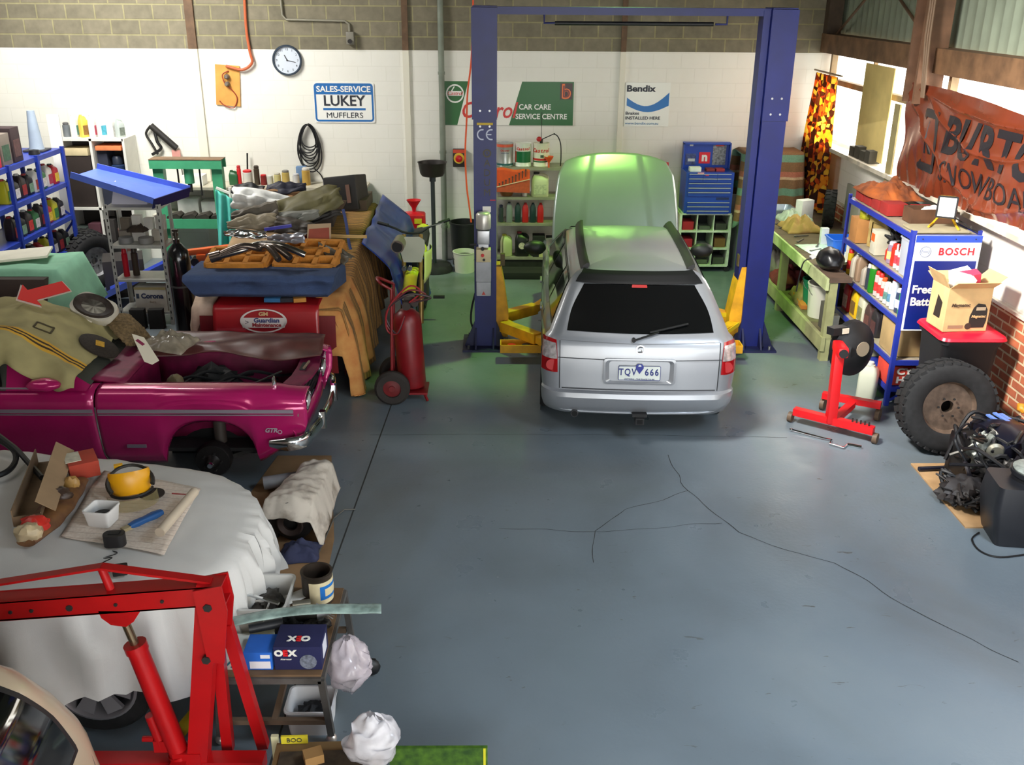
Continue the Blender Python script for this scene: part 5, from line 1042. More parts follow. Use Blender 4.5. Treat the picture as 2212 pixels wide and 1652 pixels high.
WAG = Shell([(.20, .26, 4.55, .78, .30), (.28, .08, 4.68, .845, .26), (.38, .01, 4.75, .865, .24), (.46, -.01, 4.76, .87, .23), (.50, .005, 4.76, .868, .22), (.512, .055, 4.74, .862, .20), (.66, .065, 4.70, .875, .18), (.80, .075, 4.66, .872, .17), (.90, .095, 4.62, .858, .16), (.97, .12, 4.5, .835, .16), (1.0, .15, 3.55, .80, .15), (1.15, .28, 3.25, .735, .14), (1.30, .42, 2.95, .665, .13), (1.385, .50, 2.75, .615, .12), (1.43, .56, 2.6, .565, .11), (1.452, .63, 2.5, .51, .10), (1.464, .74, 2.4, .42, .10), (1.470, .95, 2.25, .28, .09)], .055, fadef)
t = thing('station_wagon', 'silver station wagon with raised hood parked between the lift posts', 'car', (1.245, 7.85, 0), -2.6); WT = t.matrix_basis.copy()
mb = MB(); WAG.body(mb); body = mb.build('body', SILVER, t, 32)
# tail details
rpatch(WAG, ((-.68, 1.015), (.68, 1.015), (.515, 1.372), (-.515, 1.372)), 'rear_window', GLASS, t, .006, .16)
rpatch(WAG, ((-.575, 1.368), (.575, 1.368), (.50, 1.449), (-.50, 1.449)), 'spoiler_shade', M((10, 11, 13), .6, spec=.3), t, .013, .05)  # near-black colour puts shade and dark reflections on the silver spoiler
rpatch(WAG, ((-.07, 1.345), (.07, 1.345), (.066, 1.368), (-.066, 1.368)), 'brake_light', M((150, 24, 22), .35), t, .009, .1)
for s in (-1, 1):
    o = rpatch(WAG, ((s*.715, .665), (s*.858, .665), (s*.845, .955), (s*.73, .955)), 'tail_light', M((150, 12, 18), .15, coat=.6), t, .012, .12)
    rpatch(WAG, ((s*.722, .79), (s*.848, .79), (s*.842, .925), (s*.735, .925)), 'clear_lens', M((196, 190, 190), .12, .5, coat=.5, nz=.35, ns=26), o, .016, .15)
    mb = MB(); p = WAG.rear(s*.775, .735); mb.cyl(p+V((0, -.008, 0)), p+V((0, -.022, 0)), .05); mb.build('lamp_ring', M((160, 14, 18), .2, coat=.5), o)
SEAM = M((40, 42, 46), .6)
rline(WAG, [(-.70, .52), (-.705, .95)], 'panel_gap', SEAM, t); rline(WAG, [(.70, .52), (.705, .95)], 'panel_gap', SEAM, t); rline(WAG, [(-.68, .525), (.68, .525)], 'panel_gap', SEAM, t, .014, .0); rline(WAG, [(-.72, .805), (-.31, .80)], 'panel_gap', SEAM, t); rline(WAG, [(.31, .80), (.72, .805)], 'panel_gap', SEAM, t); rline(WAG, [(-.70, .955), (0, .94), (.70, .955)], 'panel_gap', M((110, 112, 116), .5), t, .005)
mb = MB(); P_ = rrect(.64, .235, .035, 4, 0, .700)
a = [V((x, WAG.rear(x, z).y-.022, z)) for x, z in P_]; b = [V((x*.94, WAG.rear(x*.94, z).y-.024, .700+(z-.700)*.88)) for x, z in P_]; c = [V((x*.78, WAG.rear(x*.7, z).y+.012, .695+(z-.700)*.70)) for x, z in P_]; d = [V((x*1.0, WAG.rear(x, z).y+.01, z)) for x, z in P_]
mb.loft([d, a, b, c], caps=False); q = [mb.v(p) for p in c]; mb.f(q); pl = mb.build('plate_recess', SILVER, t, 30)
PN = WAG.rear(0, .69).y-.014; fr_ = frame((0, PN, .688), (1, 0, 0), (0, .05, 1))
mb = MB(); mb.prism(rrect(.372, .134, .012), .004, fr_, -.004); plt = mb.build('number_plate', M((206, 212, 206), .4), pl)
NB = M((28, 40, 110), .5)
mb = MB(); rframe(mb, .372, .134, .012, .005, fr_, .001); mb.build('plate_border', NB, plt)
text('TQV', .086, mt(fr_, -.105, .008, .002), NB, plt, bold=.0015, sx=.78, sp=1.25); text('666', .086, mt(fr_, .108, .008, .002), NB, plt, bold=.0015, sx=.82, sp=1.25)
text('VICTORIA - THE PLACE TO BE', .016, mt(fr_, 0, -.055, .002), NB, plt, sx=1.25)
mb = MB(); mb.prism([(-.034, .066), (-.034, .045), (0, -.005), (.034, .045), (.034, .066), (.02, .085), (-.02, .085)], .004, fr_, .001); mb.build('state_badge', M((34, 44, 130), .4), plt)
mb = MB(); mb.prism([(-.014, .062), (.014, .062), (.010, .078), (-.010, .078)], .003, fr_, .005); mb.build('badge_print', M((196, 200, 206), .4), plt)
p = WAG.rear(0, .895); m = frame(p+V((0, -.004, 0)), (1, 0, 0), (0, .15, 1)); mb = MB(); mb.lathe([(.034, 0), (.041, 0), (.041, .006), (.034, .006)], m, 26); em = mb.build('emblem_ring', CHROME, t)
mb = MB(); mb.tube([m @ V((.018, .018, .003)), m @ V((-.01, .02, .004)), m @ V((-.018, .004, .004)), m @ V((.012, -.004, .004)), m @ V((.016, -.02, .004)), m @ V((-.02, -.022, .003))], .005, 6); mb.build('emblem_figure', CHROME, em)
p = WAG.rear(-.06, .975); q = WAG.rear(.16, 1.035); mb = MB(); mb.cyl(p+V((0, .01, 0)), p+V((0, -.03, 0)), .018); mb.bar(p+V((0, -.025, 0)), q+V((0, -.02, 0)), .016, .012); wi = mb.build('wiper', BLACK, t)
mb = MB(); mb.bar(WAG.rear(.08, 1.03)+V((0, -.035, .01)), WAG.rear(.42, 1.09)+V((0, -.03, .012)), .010, .014); mb.build('wiper_blade', BLACK, wi)
mb = MB(); mb.box((0.02, .03, .30), (.13, .05, .03)); mb.box((.02, .02, .255), (.075, .10, .06)); th_ = mb.build('tow_hitch', BLACK, t)
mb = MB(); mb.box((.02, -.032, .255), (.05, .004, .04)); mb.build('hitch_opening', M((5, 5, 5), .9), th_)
rline(WAG, [(-.84, .33), (-.5, .30), (0, .295), (.5, .30), (.84, .33)], 'bumper_crease', M((206, 208, 212), .3, .6), t, .010, .003)
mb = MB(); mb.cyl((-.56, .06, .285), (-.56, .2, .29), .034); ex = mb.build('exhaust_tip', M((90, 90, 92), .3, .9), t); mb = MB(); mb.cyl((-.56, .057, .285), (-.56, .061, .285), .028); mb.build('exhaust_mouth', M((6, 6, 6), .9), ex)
# side glass, roof
for s in (-1, 1):
    o = spatch(WAG, s, ((.42, 1.0), (3.45, 1.0), (2.72, 1.365), (.62, 1.365)), 'side_window', M((14, 15, 16), .25), t, .005, .06)
    for c4 in (((.46, 1.03), (1.15, 1.015), (1.1, 1.35), (.68, 1.35)), ((1.22, 1.015), (2.05, 1.015), (1.98, 1.35), (1.17, 1.35)), ((2.13, 1.015), (3.2, 1.015), (2.66, 1.35), (2.06, 1.35))):
        spatch(WAG, s, c4, 'window_pane', GLASS, o, .009, .12)
    mb = MB(); mb.tube([WAG.side(s, y, 1.44)+V((-s*.045, 0, .022)) for y in [.72+.2*i for i in range(10)]], .055, 8, flat=.45); mb.build('roof_rail', M((26, 25, 24), .55), t)
    for y0, z0 in ((.93, .31), (3.72, .31)):
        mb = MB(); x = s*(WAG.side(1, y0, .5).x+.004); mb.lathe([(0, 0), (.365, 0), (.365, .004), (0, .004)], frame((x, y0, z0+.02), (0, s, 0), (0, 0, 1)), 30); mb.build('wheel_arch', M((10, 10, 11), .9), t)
        mb = MB(); m = frame((x-s*.19, y0, z0), (0, s, 0), (0, 0, 1)); mb.lathe([(.20, .0), (.29, 0), (.31, .03), (.31, .17), (.29, .2), (.21, .2)], m, 30); wl = mb.build('wheel', RUBBER, t)
        mb = MB(); mb.lathe([(.21, .185), (.205, .16), (.12, .17), (.05, .19), (0, .19)], m, 30); mb.build('hub_cap', ALU, wl)
    mb = MB(); mb.blob((s*.96, 3.02, 1.06), (.26, .15, .17), 3, .05); mi = mb.build('wing_mirror', BLACK, t)
    spatch(WAG, s, ((.5, .70), (3.6, .70), (3.6, .735), (.5, .735)), 'rub_strip', M((150, 154, 160), .35, .5), t, .008, .0)
    for y in (1.16, 2.1, 3.15): mb = MB(); mb.tube([WAG.side(s, y, z)+V((s*.002, 0, 0)) for z in (.32, .5, .7, .9, .99)], .0035, 5); mb.build('door_gap', SEAM, t)
    for y in (1.45, 2.4): mb = MB(); p = WAG.side(s, y, .86); mb.bar(p+V((s*.018, -.09, 0)), p+V((s*.018, .09, 0)), .022, .03, bev=.006); mb.build('door_handle', SILVER, t)
mb = MB(); mb.tube([(-.5+1.0*i/12, .60+.05*(abs(i-6)/6)**2, 1.452-.008*(abs(i-6)/6)**2) for i in range(13)], .004, 5); mb.build('roof_seam', SEAM, t)
# open engine bay and raised hood
mb = MB(); mb.box((0, 4.05, .62), (1.3, .95, .36)); mb.build('engine_bay', DARK, t)
HB, HA = (3.52, 1.02), 62
def hood(u, v):
    a = 2*u-1; wd = .755-.10*v**2-.05*max(0, v-.8)*5*abs(a)**3; x = a*wd; l = 1.10*v-.10*v*(abs(a)**2.4)*max(0, v-.3)*1.4
    h = .035*math.sin(PI*min(1, v*1.0))-.05*max(0, v-.78)**1.3*3.5-.10*max(0, abs(a)-.55)**1.6*1.6
    cw = .60-.16*v; h += .018*max(0, min(1, (cw-abs(a))/.05))
    c_, s_ = math.cos(R(HA)), math.sin(R(HA)); return (x, HB[0]+l*c_-h*s_, HB[1]+l*s_+h*c_)
mb = MB(); mb.grid(hood, 40, 30); hd = mb.build('hood', SILVER, t, 40, solid=.02)
mb = MB(); c_, s_ = math.cos(R(HA)), math.sin(R(HA)); mb.grid(lambda u, v: ((2*u-1)*(.62-.12*v), HB[0]+(.06+.9*v)*c_+.03*s_+.004, HB[1]+(.06+.9*v)*s_-.03*c_), 6, 6); mb.build('hood_liner', DARK, hd, solid=.015)
mb = MB(); mb.cyl((-.62, 4.2, .78), (-.6, 4.0, 1.75), .01); mb.build('hood_strut', DARK, t)
mb = MB(); mb.grid(lambda u, v: ((2*u-1)*(.70-.14*v), 3.45-.78*v, 1.0+.40*v+.03*math.sin(PI*v)), 10, 8); mb.build('windscreen', GLASS, t, solid=.006)

# pendant lamp over the hood, above the picture
LX, LY = 1.25, 11.3
r = thing('high_bay_lamp', 'green tinted high bay lamp hanging from the roof above the wagon', 'lamp', (LX, LY, 4.9))
mb = MB(); mb.lathe([(.04, .34), (.10, .30), (.16, .16), (.26, 0), (.25, 0), (.15, .15), (.09, .28), (.04, .32)], n=28); mb.build('shade', M((190, 196, 190), .4, .6), r); mb = MB(); mb.cyl((0, 0, .3), (0, 0, .5), .012); mb.build('chain', STEEL, r)
mb = MB(); mb.blob((0, 0, .08), (.18, .18, .22), 1, 0); mb.build('bulb', M((206, 255, 170), .4, emit=9), r)
lamp('high_bay_light', 'SPOT', (LX, LY, 4.82), 760, (.45, 1.0, .17), size=.13, aim=(LX+.1, LY+.2, 0)); bpy.data.lights['high_bay_light'].spot_size = R(90); bpy.data.lights['high_bay_light'].spot_blend = .6

# ------------------------------------------------------------------ magenta coupe facing right, hood off
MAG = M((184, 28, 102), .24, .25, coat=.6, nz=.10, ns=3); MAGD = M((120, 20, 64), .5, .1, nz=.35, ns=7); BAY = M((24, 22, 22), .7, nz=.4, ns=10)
t = thing('magenta_coupe', 'magenta seventies coupe with the hood removed and a chrome bumper', 'car', (-3.0, 7.7, 0)); YN, YFAR = 6.93, 8.28; XN = -1.52
PROF = [(.12, .24), (.05, .34), (.025, .46), (.012, .56), (.004, .64), (.0, .70), (.006, .73), (.004, .78), (.018, .83), (.045, .87), (.085, .895), (.15, .905), (.22, .90)]
AX, AZ, AR_ = -2.30, .24, .37
def archz(x):
    d = abs(x-AX)/AR_; return AZ+.36*math.sqrt(max(0, 1-d**2.6)) if d < 1 else 0
def panel(x0, x1, near=True, z0=.24, nx=40, nose=False):
    def fn(u, v):
        x = x0+(x1-x0)*u; k = v*(len(PROF)-1); i = min(int(k), len(PROF)-2); f = k-i; dy = PROF[i][0]+(PROF[i+1][0]-PROF[i][0])*f; z = PROF[i][1]+(PROF[i+1][1]-PROF[i][1])*f
        lo = max(z0, archz(x))
        if nose and x > -1.95: lo = max(lo, .24+.20*min(1, (x+1.95)/.3)**1.2)
        z = lo+(z-.24)*(.905-lo)/(.905-.24) if z < .905 else z
        xx = x
        if nose:
            w_ = max(0, (x+1.75)/.25); dy += .05*max(0, w_)**2; z -= .05*w_*max(0, (z-.7)/.2) if z > .7 else 0
            xx = x-.10*max(0, w_)*max(0, (.62-z)/.3)+.02*w_*(1-abs(z-.72)/.3)
        return (xx, (YN+dy) if near else (YFAR-dy), z)
    mb = WB(t); mb.grid(fn, nx, 36); return mb
pn = panel(-3.135, XN, nose=True, nx=60).build('front_fender', MAG, t, 40, solid=.012)
panel(-3.135, XN, near=False, nose=True, nx=30).build('front_fender', MAG, t, 40, solid=.012)
dn = panel(-4.55, -3.15, nx=20).build('door', MAG, t, 40, solid=.012); panel(-4.55, -3.15, near=False, nx=12).build('door', MAG, t, 40, solid=.012)
panel(-5.9, -4.56, nx=12).build('rear_quarter', MAG, t, 40, solid=.012); panel(-5.9, -4.56, near=False, nx=8).build('rear_quarter', MAG, t, 40, solid=.012)
STRP = M((176, 170, 182), .35, .6)
for x0, x1, par in ((-3.12, -1.60, pn), (-4.5, -3.16, dn)):
    for zz, hh in ((.745, .028), (.715, .008)): mb = WB(t); mb.box(((x0+x1)/2, YN-.004, zz), (x1-x0, .010, hh)); mb.build('side_stripe', STRP, par)
mb = WB(t); mb.box((-2.86, YN+.008, .44), (.15, .012, .026)); mb.build('side_reflector', M((170, 160, 176), .3, .6), pn)
q = PY(585, 930, YN-.006); wtext('GTR', .05, frame((q.x, YN-.004, q.z), (1, 0, 0), (0, 0, 1)), M((210, 200, 210), .3, .6), t, name='badge', shear=.3, bold=.002)
mb = WB(t); mb.lathe([(.012, 0), (.018, 0), (.018, .003), (.012, .003)], frame((q.x+.07, YN-.004, q.z-.012), (1, 0, 0), (0, 0, 1)), 14); mb.build('badge_ring', M((210, 200, 210), .3, .6), t)
# bay: firewall, inner wings, floor, radiator support
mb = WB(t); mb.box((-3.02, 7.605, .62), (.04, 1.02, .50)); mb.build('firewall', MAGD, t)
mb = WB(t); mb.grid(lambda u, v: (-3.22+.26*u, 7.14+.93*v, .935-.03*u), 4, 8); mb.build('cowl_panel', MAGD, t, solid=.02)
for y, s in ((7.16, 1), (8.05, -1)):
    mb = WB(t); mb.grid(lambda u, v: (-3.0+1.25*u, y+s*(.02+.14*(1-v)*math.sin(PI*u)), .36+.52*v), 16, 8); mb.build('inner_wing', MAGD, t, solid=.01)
mb = WB(t); mb.box((-2.35, 7.605, .33), (1.3, 1.0, .03)); mb.build('bay_floor', BAY, t)
mb = WB(t)
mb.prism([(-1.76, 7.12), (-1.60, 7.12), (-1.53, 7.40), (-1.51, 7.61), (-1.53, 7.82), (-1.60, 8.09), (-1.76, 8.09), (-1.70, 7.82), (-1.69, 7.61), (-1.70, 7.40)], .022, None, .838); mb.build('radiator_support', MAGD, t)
mb = WB(t); mb.box((-1.63, 7.60, .866), (.05, .16, .012), T(0, 0, 0)); mb.build('hood_latch', DARK, t)
mb = WB(t); mb.bar((-1.62, 7.52, .878), (-1.60, 7.68, .882), .014); mb.build('latch_lever', M((160, 140, 120), .4, .6), t)
mb = WB(t); mb.box((-1.62, 7.605, .70), (.03, .92, .24)); mb.build('grille', M((14, 14, 15), .6), t)
for k in range(4): mb = WB(t); mb.box((-1.60, 7.605, .63+.045*k), (.012, .46, .008)); mb.build('grille_bar', M((50, 50, 52), .4, .5), t)
mb = WB(t); mb.grid(lambda u, v: (-1.60+.055*math.sin(PI*min(1, v*.9))-.06*abs(2*u-1)**3, 6.98+1.25*u, .40+.19*v), 20, 6); mb.build('valance', MAG, t, solid=.012)
for y, ro in ((7.05, .092), (7.235, .085), (7.975, .085), (8.16, .092)):
    m = frame((-1.565-.03*(abs(y-7.605) > .55), y, .715), (0, 1, 0), (.12, 0, 1)); mb = WB(t); mb.lathe([(ro*.85, -.02), (ro, -.02), (ro*1.04, .01), (ro, .03), (ro*.88, .03), (ro*.85, .01)], m, 24); hl = mb.build('headlight', CHROME, t)
    mb = WB(t); mb.lathe([(0, .045), (ro*.5, .038), (ro*.86, .012), (ro*.86, -.01), (0, -.01)], m, 24); mb.build('lens', M((206, 206, 204), .08, .35, coat=.6), hl)
mb = WB(t); BP = cr([(-1.80, YN-.035, .485), (-1.64, YN-.045, .485), (-1.53, YN+.02, .49), (-1.50, YN+.2, .495), (-1.47, 7.30, .50), (-1.455, 7.60, .50), (-1.47, 7.90, .50), (-1.50, YFAR-.2, .495), (-1.53, YFAR-.02, .49), (-1.64, YFAR+.045, .485), (-1.80, YFAR+.03, .485)], 7)
rings = []
for i, p in enumerate(BP):
    tn = (BP[min(i+1, len(BP)-1)]-BP[max(i-1, 0)]).normalized(); nrm = V((tn.y, -tn.x, 0)); k = min(1, .45+.5*min(i, len(BP)-1-i)/6)
    rings.append([p+nrm*(a*k)+V((0, 0, b*k)) for a, b in ((.0, -.055), (.022, -.05), (.032, -.02), (.03, .02), (.02, .05), (.0, .058), (-.012, .04), (-.012, -.04))])
mb.loft(rings); mb.build('front_bumper', CHROME, t, 50)
for y in (7.32, 7.90): mb = WB(t); mb.loft([[(-1.452+a, y+b, z) for a, b in ((-.02, -.03), (.022, -.026), (.03, 0), (.022, .026), (-.02, .03))] for z in (.43, .50, .58)]); mb.build('bumper_overrider', CHROME, t)
# engine bay clutter
mb = WB(t); mb.lathe([(0, 0), (.075, 0), (.08, .05), (.07, .09), (.03, .10), (0, .10)], T(-2.30, 7.24, .72), 18); rs_ = mb.build('fluid_reservoir', M((196, 180, 150), .4), t); mb = WB(t); mb.lathe([(0, 0), (.035, 0), (.035, .03), (0, .03)], T(-2.30, 7.24, .82), 14); mb.build('reservoir_cap', M((206, 66, 40), .4), rs_)
mb = WB(t); mb.blob((-2.45, 7.75, .60), (.5, .34, .40), 5, .35, 3); mb.build('engine', BAY, t)
mb = WB(t); mb.blob((-2.66, 7.42, .78), (.14, .14, .16), 6, .2); mb.build('brake_booster', M((120, 106, 76), .5, nz=.3), t)
for k in range(6): mb = WB(t); a = V((-2.9+.12*k, 7.3+.12*(k % 3), .72)); mb.tube(cr([a, a+V((.2, .1, .08)), a+V((.4, .22, .0)), a+V((.5, .4, -.06))]), .014, 6); mb.build('hose', BLACK, t)
mb = WB(t); mb.bar((-1.80, 7.5, .86), (-2.0, 7.17, .86), .01); mb.build('wiring', DARK, t)
mb = WB(t); mb.blob((-1.76, 7.06, .93), (.035, .05, .12), 6, .3); mb.build('chrome_lamp', CHROME, t)
# front wheel hub and suspension in the arch
m = frame((AX, 7.05, .27), (1, 0, 0), (0, 0, 1)); mb = WB(t); mb.lathe([(0, .11), (.03, .11), (.045, .06), (.06, .045), (.135, .04), (.145, .02), (.14, -.06), (0, -.06)], m, 30); hb = mb.build('brake_drum', M((34, 31, 30), .5, .5, nz=.3), t)
for k in range(5): a = 2*PI*k/5; mb = WB(t); mb.cyl(m @ V((.075*math.cos(a), .075*math.sin(a), .04)), m @ V((.075*math.cos(a), .075*math.sin(a), .075)), .008, n=6); mb.build('wheel_stud', DARK, hb)
mb = WB(t); mb.lathe([(0, .11), (.028, .11), (.02, .13), (0, .13)], m, 14); mb.build('grease_cap', CHROME, hb)
mb = WB(t); mb.cyl((AX+.02, 7.22, .3), (AX, 7.3, .75), .05); mb.build('strut', M((70, 62, 56), .6), t); mb = WB(t); mb.bar((AX, 7.1, .2), (AX+.1, 7.6, .26), .06, .04); mb.bar((AX+.02, 7.1, .24), (AX+.5, 7.35, .3), .035); mb.build('control_arm', DARK, t)
mb = WB(t); mb.grid(lambda u, v: (AX-.42+.84*u, 7.30+.0*v, .2+.62*v), 4, 4); mb.build('wheel_well', M((12, 12, 13), .9), t, solid=.01)
for x, y in ((-2.75, 7.85), (-4.8, 7.3), (-4.8, 7.95)):
    if True: mb = WB(t); mb.loft([[(x+sx*k, y+sy*k, z) for sx, sy in ((-1, -1), (1, -1), (1, 1), (-1, 1))] for z, k in ((0, .13), (.02, .13), (.2, .05), (.32, .05))]); mb.build('axle_stand', DARK, t)
# cabin under the canvas
def cab(u, v):  # u front->rear, v near->far
    pts = [(-3.20, .93), (-3.45, 1.08), (-3.72, 1.22), (-3.92, 1.285), (-4.3, 1.31), (-4.8, 1.29), (-5.2, 1.18), (-5.7, .95)]
    k = u*(len(pts)-1); i = min(int(k), len(pts)-2); f = k-i; x = pts[i][0]+(pts[i+1][0]-pts[i][0])*f; zt = pts[i][1]+(pts[i+1][1]-pts[i][1])*f
    hw = .575-.12*(zt-.9)/.4; a = 2*v-1; aa = abs(a)
    if aa < .72: y = a/.72*hw*.96; z = zt-.02*(a/.72)**2
    else: w_ = (aa-.72)/.28; y = math.copysign(hw*.96+(.635-hw*.96)*w_, a); z = zt-.02-(zt-.02-.90)*w_**1.1
    return (x, 7.605+y, z)
mb = WB(t); mb.grid(cab, 28, 28, lambda u, v: 1 if (u < .30 and .16 < v < .84) or (.45 < u < .95 and (v < .10 or v > .90)) or (u > .34 and u < .95 and (v < .115 or v > .885)) else 0); mb.build('cabin', [MAG, M((70, 72, 66), .12, coat=.4)], t, 40)
mb = WB(t); mb.blob((-3.50, 6.93, .965), (.26, .15, .10), 2, .1); mb.build('door_mirror', MAG, t)
mb = WB(t); mb.bar((-4.5, 6.985, .912), (-3.55, 6.985, .912), .02, .02); mb.build('window_trim', STRP, t)
mb = WB(t); mb.box((-4.2, 6.99, .99), (.7, .012, .13)); mb.build('door_glass', M((10, 10, 11), .1, coat=.4), t)
# canvas over the cabin with woven yellow bands
def canvasmat(nt, b, N, L):
    tc = N('ShaderNodeTexCoord'); sp = N('ShaderNodeSeparateXYZ'); L(tc.outputs['UV'], sp.inputs[0])
    r_ = ramp(nt, [(0, (160, 150, 104)), (.150, (206, 160, 52)), (.172, (60, 44, 28)), (.188, (206, 160, 52)), (.206, (60, 44, 28)), (.222, (206, 160, 52)), (.244, (160, 150, 104))]); r_.color_ramp.interpolation = 'CONSTANT'; L(sp.outputs[1], r_.inputs[0])
    n = N('ShaderNodeTexNoise'); n.inputs['Scale'].default_value = 5; n.inputs['Detail'].default_value = 8; mx = N('ShaderNodeMix'); mx.data_type = 'RGBA'; mx.blend_type = 'OVERLAY'; mx.inputs[0].default_value = .35
    L(tc.outputs['Object'], n.inputs['Vector']); L(r_.outputs[0], mx.inputs[6]); L(n.outputs['Fac'], mx.inputs[7]); L(mx.outputs[2], b.inputs['Base Color']); b.inputs['Roughness'].default_value = .9
def uvgrid(o, fn):
    uv = o.data.uv_layers.new(name='UVMap')
    for l in o.data.loops: uv.data[l.index].uv = fn(o.data.vertices[l.vertex_index].co)
def canvas(u, v):
    uu = .045+.62*u; p = V(cab(uu, .055+.80*v)); e = .030
    hem = max(0, 1-v/.16)
    wr = .03*nz3(p.x*3, p.y*4, 2)+.02*abs(nz3(p.x*7, p.y*7, 7))
    q = V((p.x+.02*nz3(p.y*4, p.z*4, 3), p.y-.02*hem-.03*hem*(1+math.sin(u*21)), p.z+e+wr*(1-.3*hem)+.035*max(0, 1-3*abs(nz3(p.x*1.8+p.y, p.y*1.6-p.x*.5, 4)))**2+.03*max(0, 1-v/.5)*math.sin(p.x*13+5*v+2*nz3(p.x*2, p.y*2, 1))))
    if hem > .7: q.z -= (hem-.7)*.12*(1+math.sin(u*9+1)); q.y -= .02
    return q
mb = MB(); mb.grid(canvas, 56, 60); me_ = mb
o = mb.build('canvas_cover', node_mat('canvas_banded', canvasmat), None, 80, solid=.006)
uv = o.data.uv_layers.new(name='UVMap'); n_ = 61
from collections import defaultdict
key = {}
for i in range(57):
    for j in range(61): q = canvas(i/56, j/60); key[(round(q.x, 4), round(q.y, 4), round(q.z, 4))] = (i/56, j/60)
for l in o.data.loops:
    c_ = o.data.vertices[l.vertex_index].co; uv.data[l.index].uv = key.get((round(c_.x, 4), round(c_.y, 4), round(c_.z, 4)), (0, .5))
tag(o, 'khaki canvas with yellow and brown bands draped over the magenta coupe cabin', 'canvas')
mb = MB()
for a, b in (((.30, .36), (.42, .36)), ((.42, .36), (.42, .46)), ((.42, .46), (.30, .46)), ((.30, .46), (.30, .36))): mb.tube([canvas(a[0]+(b[0]-a[0])*k/8, a[1]+(b[1]-a[1])*k/8)+V((0, 0, .002)) for k in range(9)], .008, 5)
mb.build('stitched_square', M((70, 62, 40), .9), o)
def on_canvas(px, py):  # nearest canvas point to a sight line
    d = _ray(px, py); best = None
    for i in range(57):
        for j in range(61):
            q = canvas(i/56, j/60); w_ = q-V((0, 0, CAM_H)); e = (w_-d*(w_.dot(d)/d.dot(d))).length
            if best is None or e < best[0]: best = (e, q, i/56, j/60)
    q, u, v = best[1], best[2], best[3]; a = canvas(min(1, u+.03), v)-canvas(max(0, u-.03), v); b = canvas(u, min(1, v+.03))-canvas(u, max(0, v-.03)); n = a.cross(b).normalized()
    if n.z < 0: n = -n
    return q, n
q, n = on_canvas(213, 752); m = frame(q+n*.012, V((1, 0, 0))-n*n.x, V((0, 1, 0))); z_ = n; x_ = (V((1, 0, 0))-n*n.x).normalized(); y_ = z_.cross(x_)
def nframe(q, n, ang=0):
    x = (V((math.cos(R(ang)), math.sin(R(ang)), 0))); x = (x-n*x.dot(n)).normalized(); return frame(q, x, n.cross(x))
r = thing('speaker_grille', 'round black speaker grille with yellow centre label lying on the khaki canvas', 'speaker'); r.matrix_basis = nframe(q+n*.02, n)
mb = MB(); mb.lathe([(0, 0), (.165, 0), (.165, .012), (.15, .02), (0, .03)], n=36, sx=1, sy=.8); mb.build('grille', M((44, 36, 28), .8, nz=.3, ns=60), r); mb = MB(); mb.box((0, 0, .031), (.07, .07, .003), T(rz=20)); mb.build('label', M((196, 150, 40), .6, nz=.2, ns=30), r)
q, n = on_canvas(212, 640); n = V((.12, -.5, .85)).normalized(); r = thing('parcel_speaker', 'oval speaker in a pale housing lying on top of the khaki canvas', 'speaker'); r.matrix_basis = nframe(q+n*.05, n, -25)
mb = MB(); mb.loft([[(p[0]*k, p[1]*k, z) for p in rrect(.40, .25, .09, 5)] for z, k in ((-.06, .8), (0, 1.0), (.05, .98))]); mb.build('housing', M((196, 190, 174), .6, nz=.1), r)
mb = MB(); mb.lathe([(0, .045), (.06, .04), (.165, .06), (.18, .075), (.185, .055), (.19, .05), (0, .05)], n=34, sx=1, sy=.62); mb.build('cone', M((52, 42, 36), .7, nz=.3, ns=20), r)
mb = MB(); mb.box((.02, -.125, -.01), (.09, .02, .05)); mb.build('terminal', M((222, 214, 196), .5), r)
# fleece, scraper card, clear bag, arrow, hood liner
def lay(name, label, px, py, wd, ln, mat, cat, hump, seed, ang=0, lift=.012, n=22, edge=.3, solid=.004):
    q, nn = on_canvas(px, py); mb = MB()
    def fn(u, v):
        a, b = 2*u-1, 2*v-1; k = 1+edge*nz3(a*1.1, b*1.1, seed*2.3); rr = max(abs(a), abs(b)); return (a*wd/2*k, b*ln/2*k, lift+hump*(1-rr**2)*(.7+.6*nz3(a*2, b*2, seed))+.25*hump*abs(nz3(a*6, b*6, seed+3)))
    mb.grid(fn, n, n); o = mb.build(name, mat, None, 80, solid=solid); tag(o, label, cat); o.matrix_basis = nframe(q, nn, ang); return o
lay('fleece', 'fluffy brown fleece seat cover lying on the far front of the khaki canvas', 312, 670, .55, .42, M((126, 104, 70), 1.0, nz=.4, ns=40, bump=.9, bs=90), 'seat cover', .09, 5, -30)
rag('clear_bag', 'clear crumpled plastic bag lying on the cowl by the windscreen edge', PZ(366, 745, .96), (.42, .36), M((150, 140, 122), .18, nz=.25, ns=12, alpha=.75), 6, .12, 'bag', -15)
q, n = on_canvas(306, 750); r = thing('scraper_card', 'white card with a pink print lying at the front edge of the khaki canvas', 'card'); r.matrix_basis = nframe(PZ(306, 752, 1.10), V((.45, -.25, .85)).normalized(), -35)
mb = MB(); mb.prism([(-.17, .02), (-.10, .09), (.17, .05), (.19, -.03), (.14, -.07), (-.08, -.01)], .003); mb.build('card', M((216, 208, 188), .7), r); mb = MB(); mb.prism([(-.10, .03), (-.03, .05), (-.02, .02), (-.09, .0)], .002, None, .003); mb.build('print', M((130, 30, 70), .6), r)
p0 = PZ(90, 632, 1.42); r = thing('arrow_sign', 'red arrow shaped sign lying on the roof pile of the magenta coupe', 'sign', p0, rot=(R(34), 0, R(58)))
ar = [(-.22, 0), (-.09, -.13), (-.09, -.06), (.23, -.06), (.23, .06), (-.09, .06), (-.09, .13)]
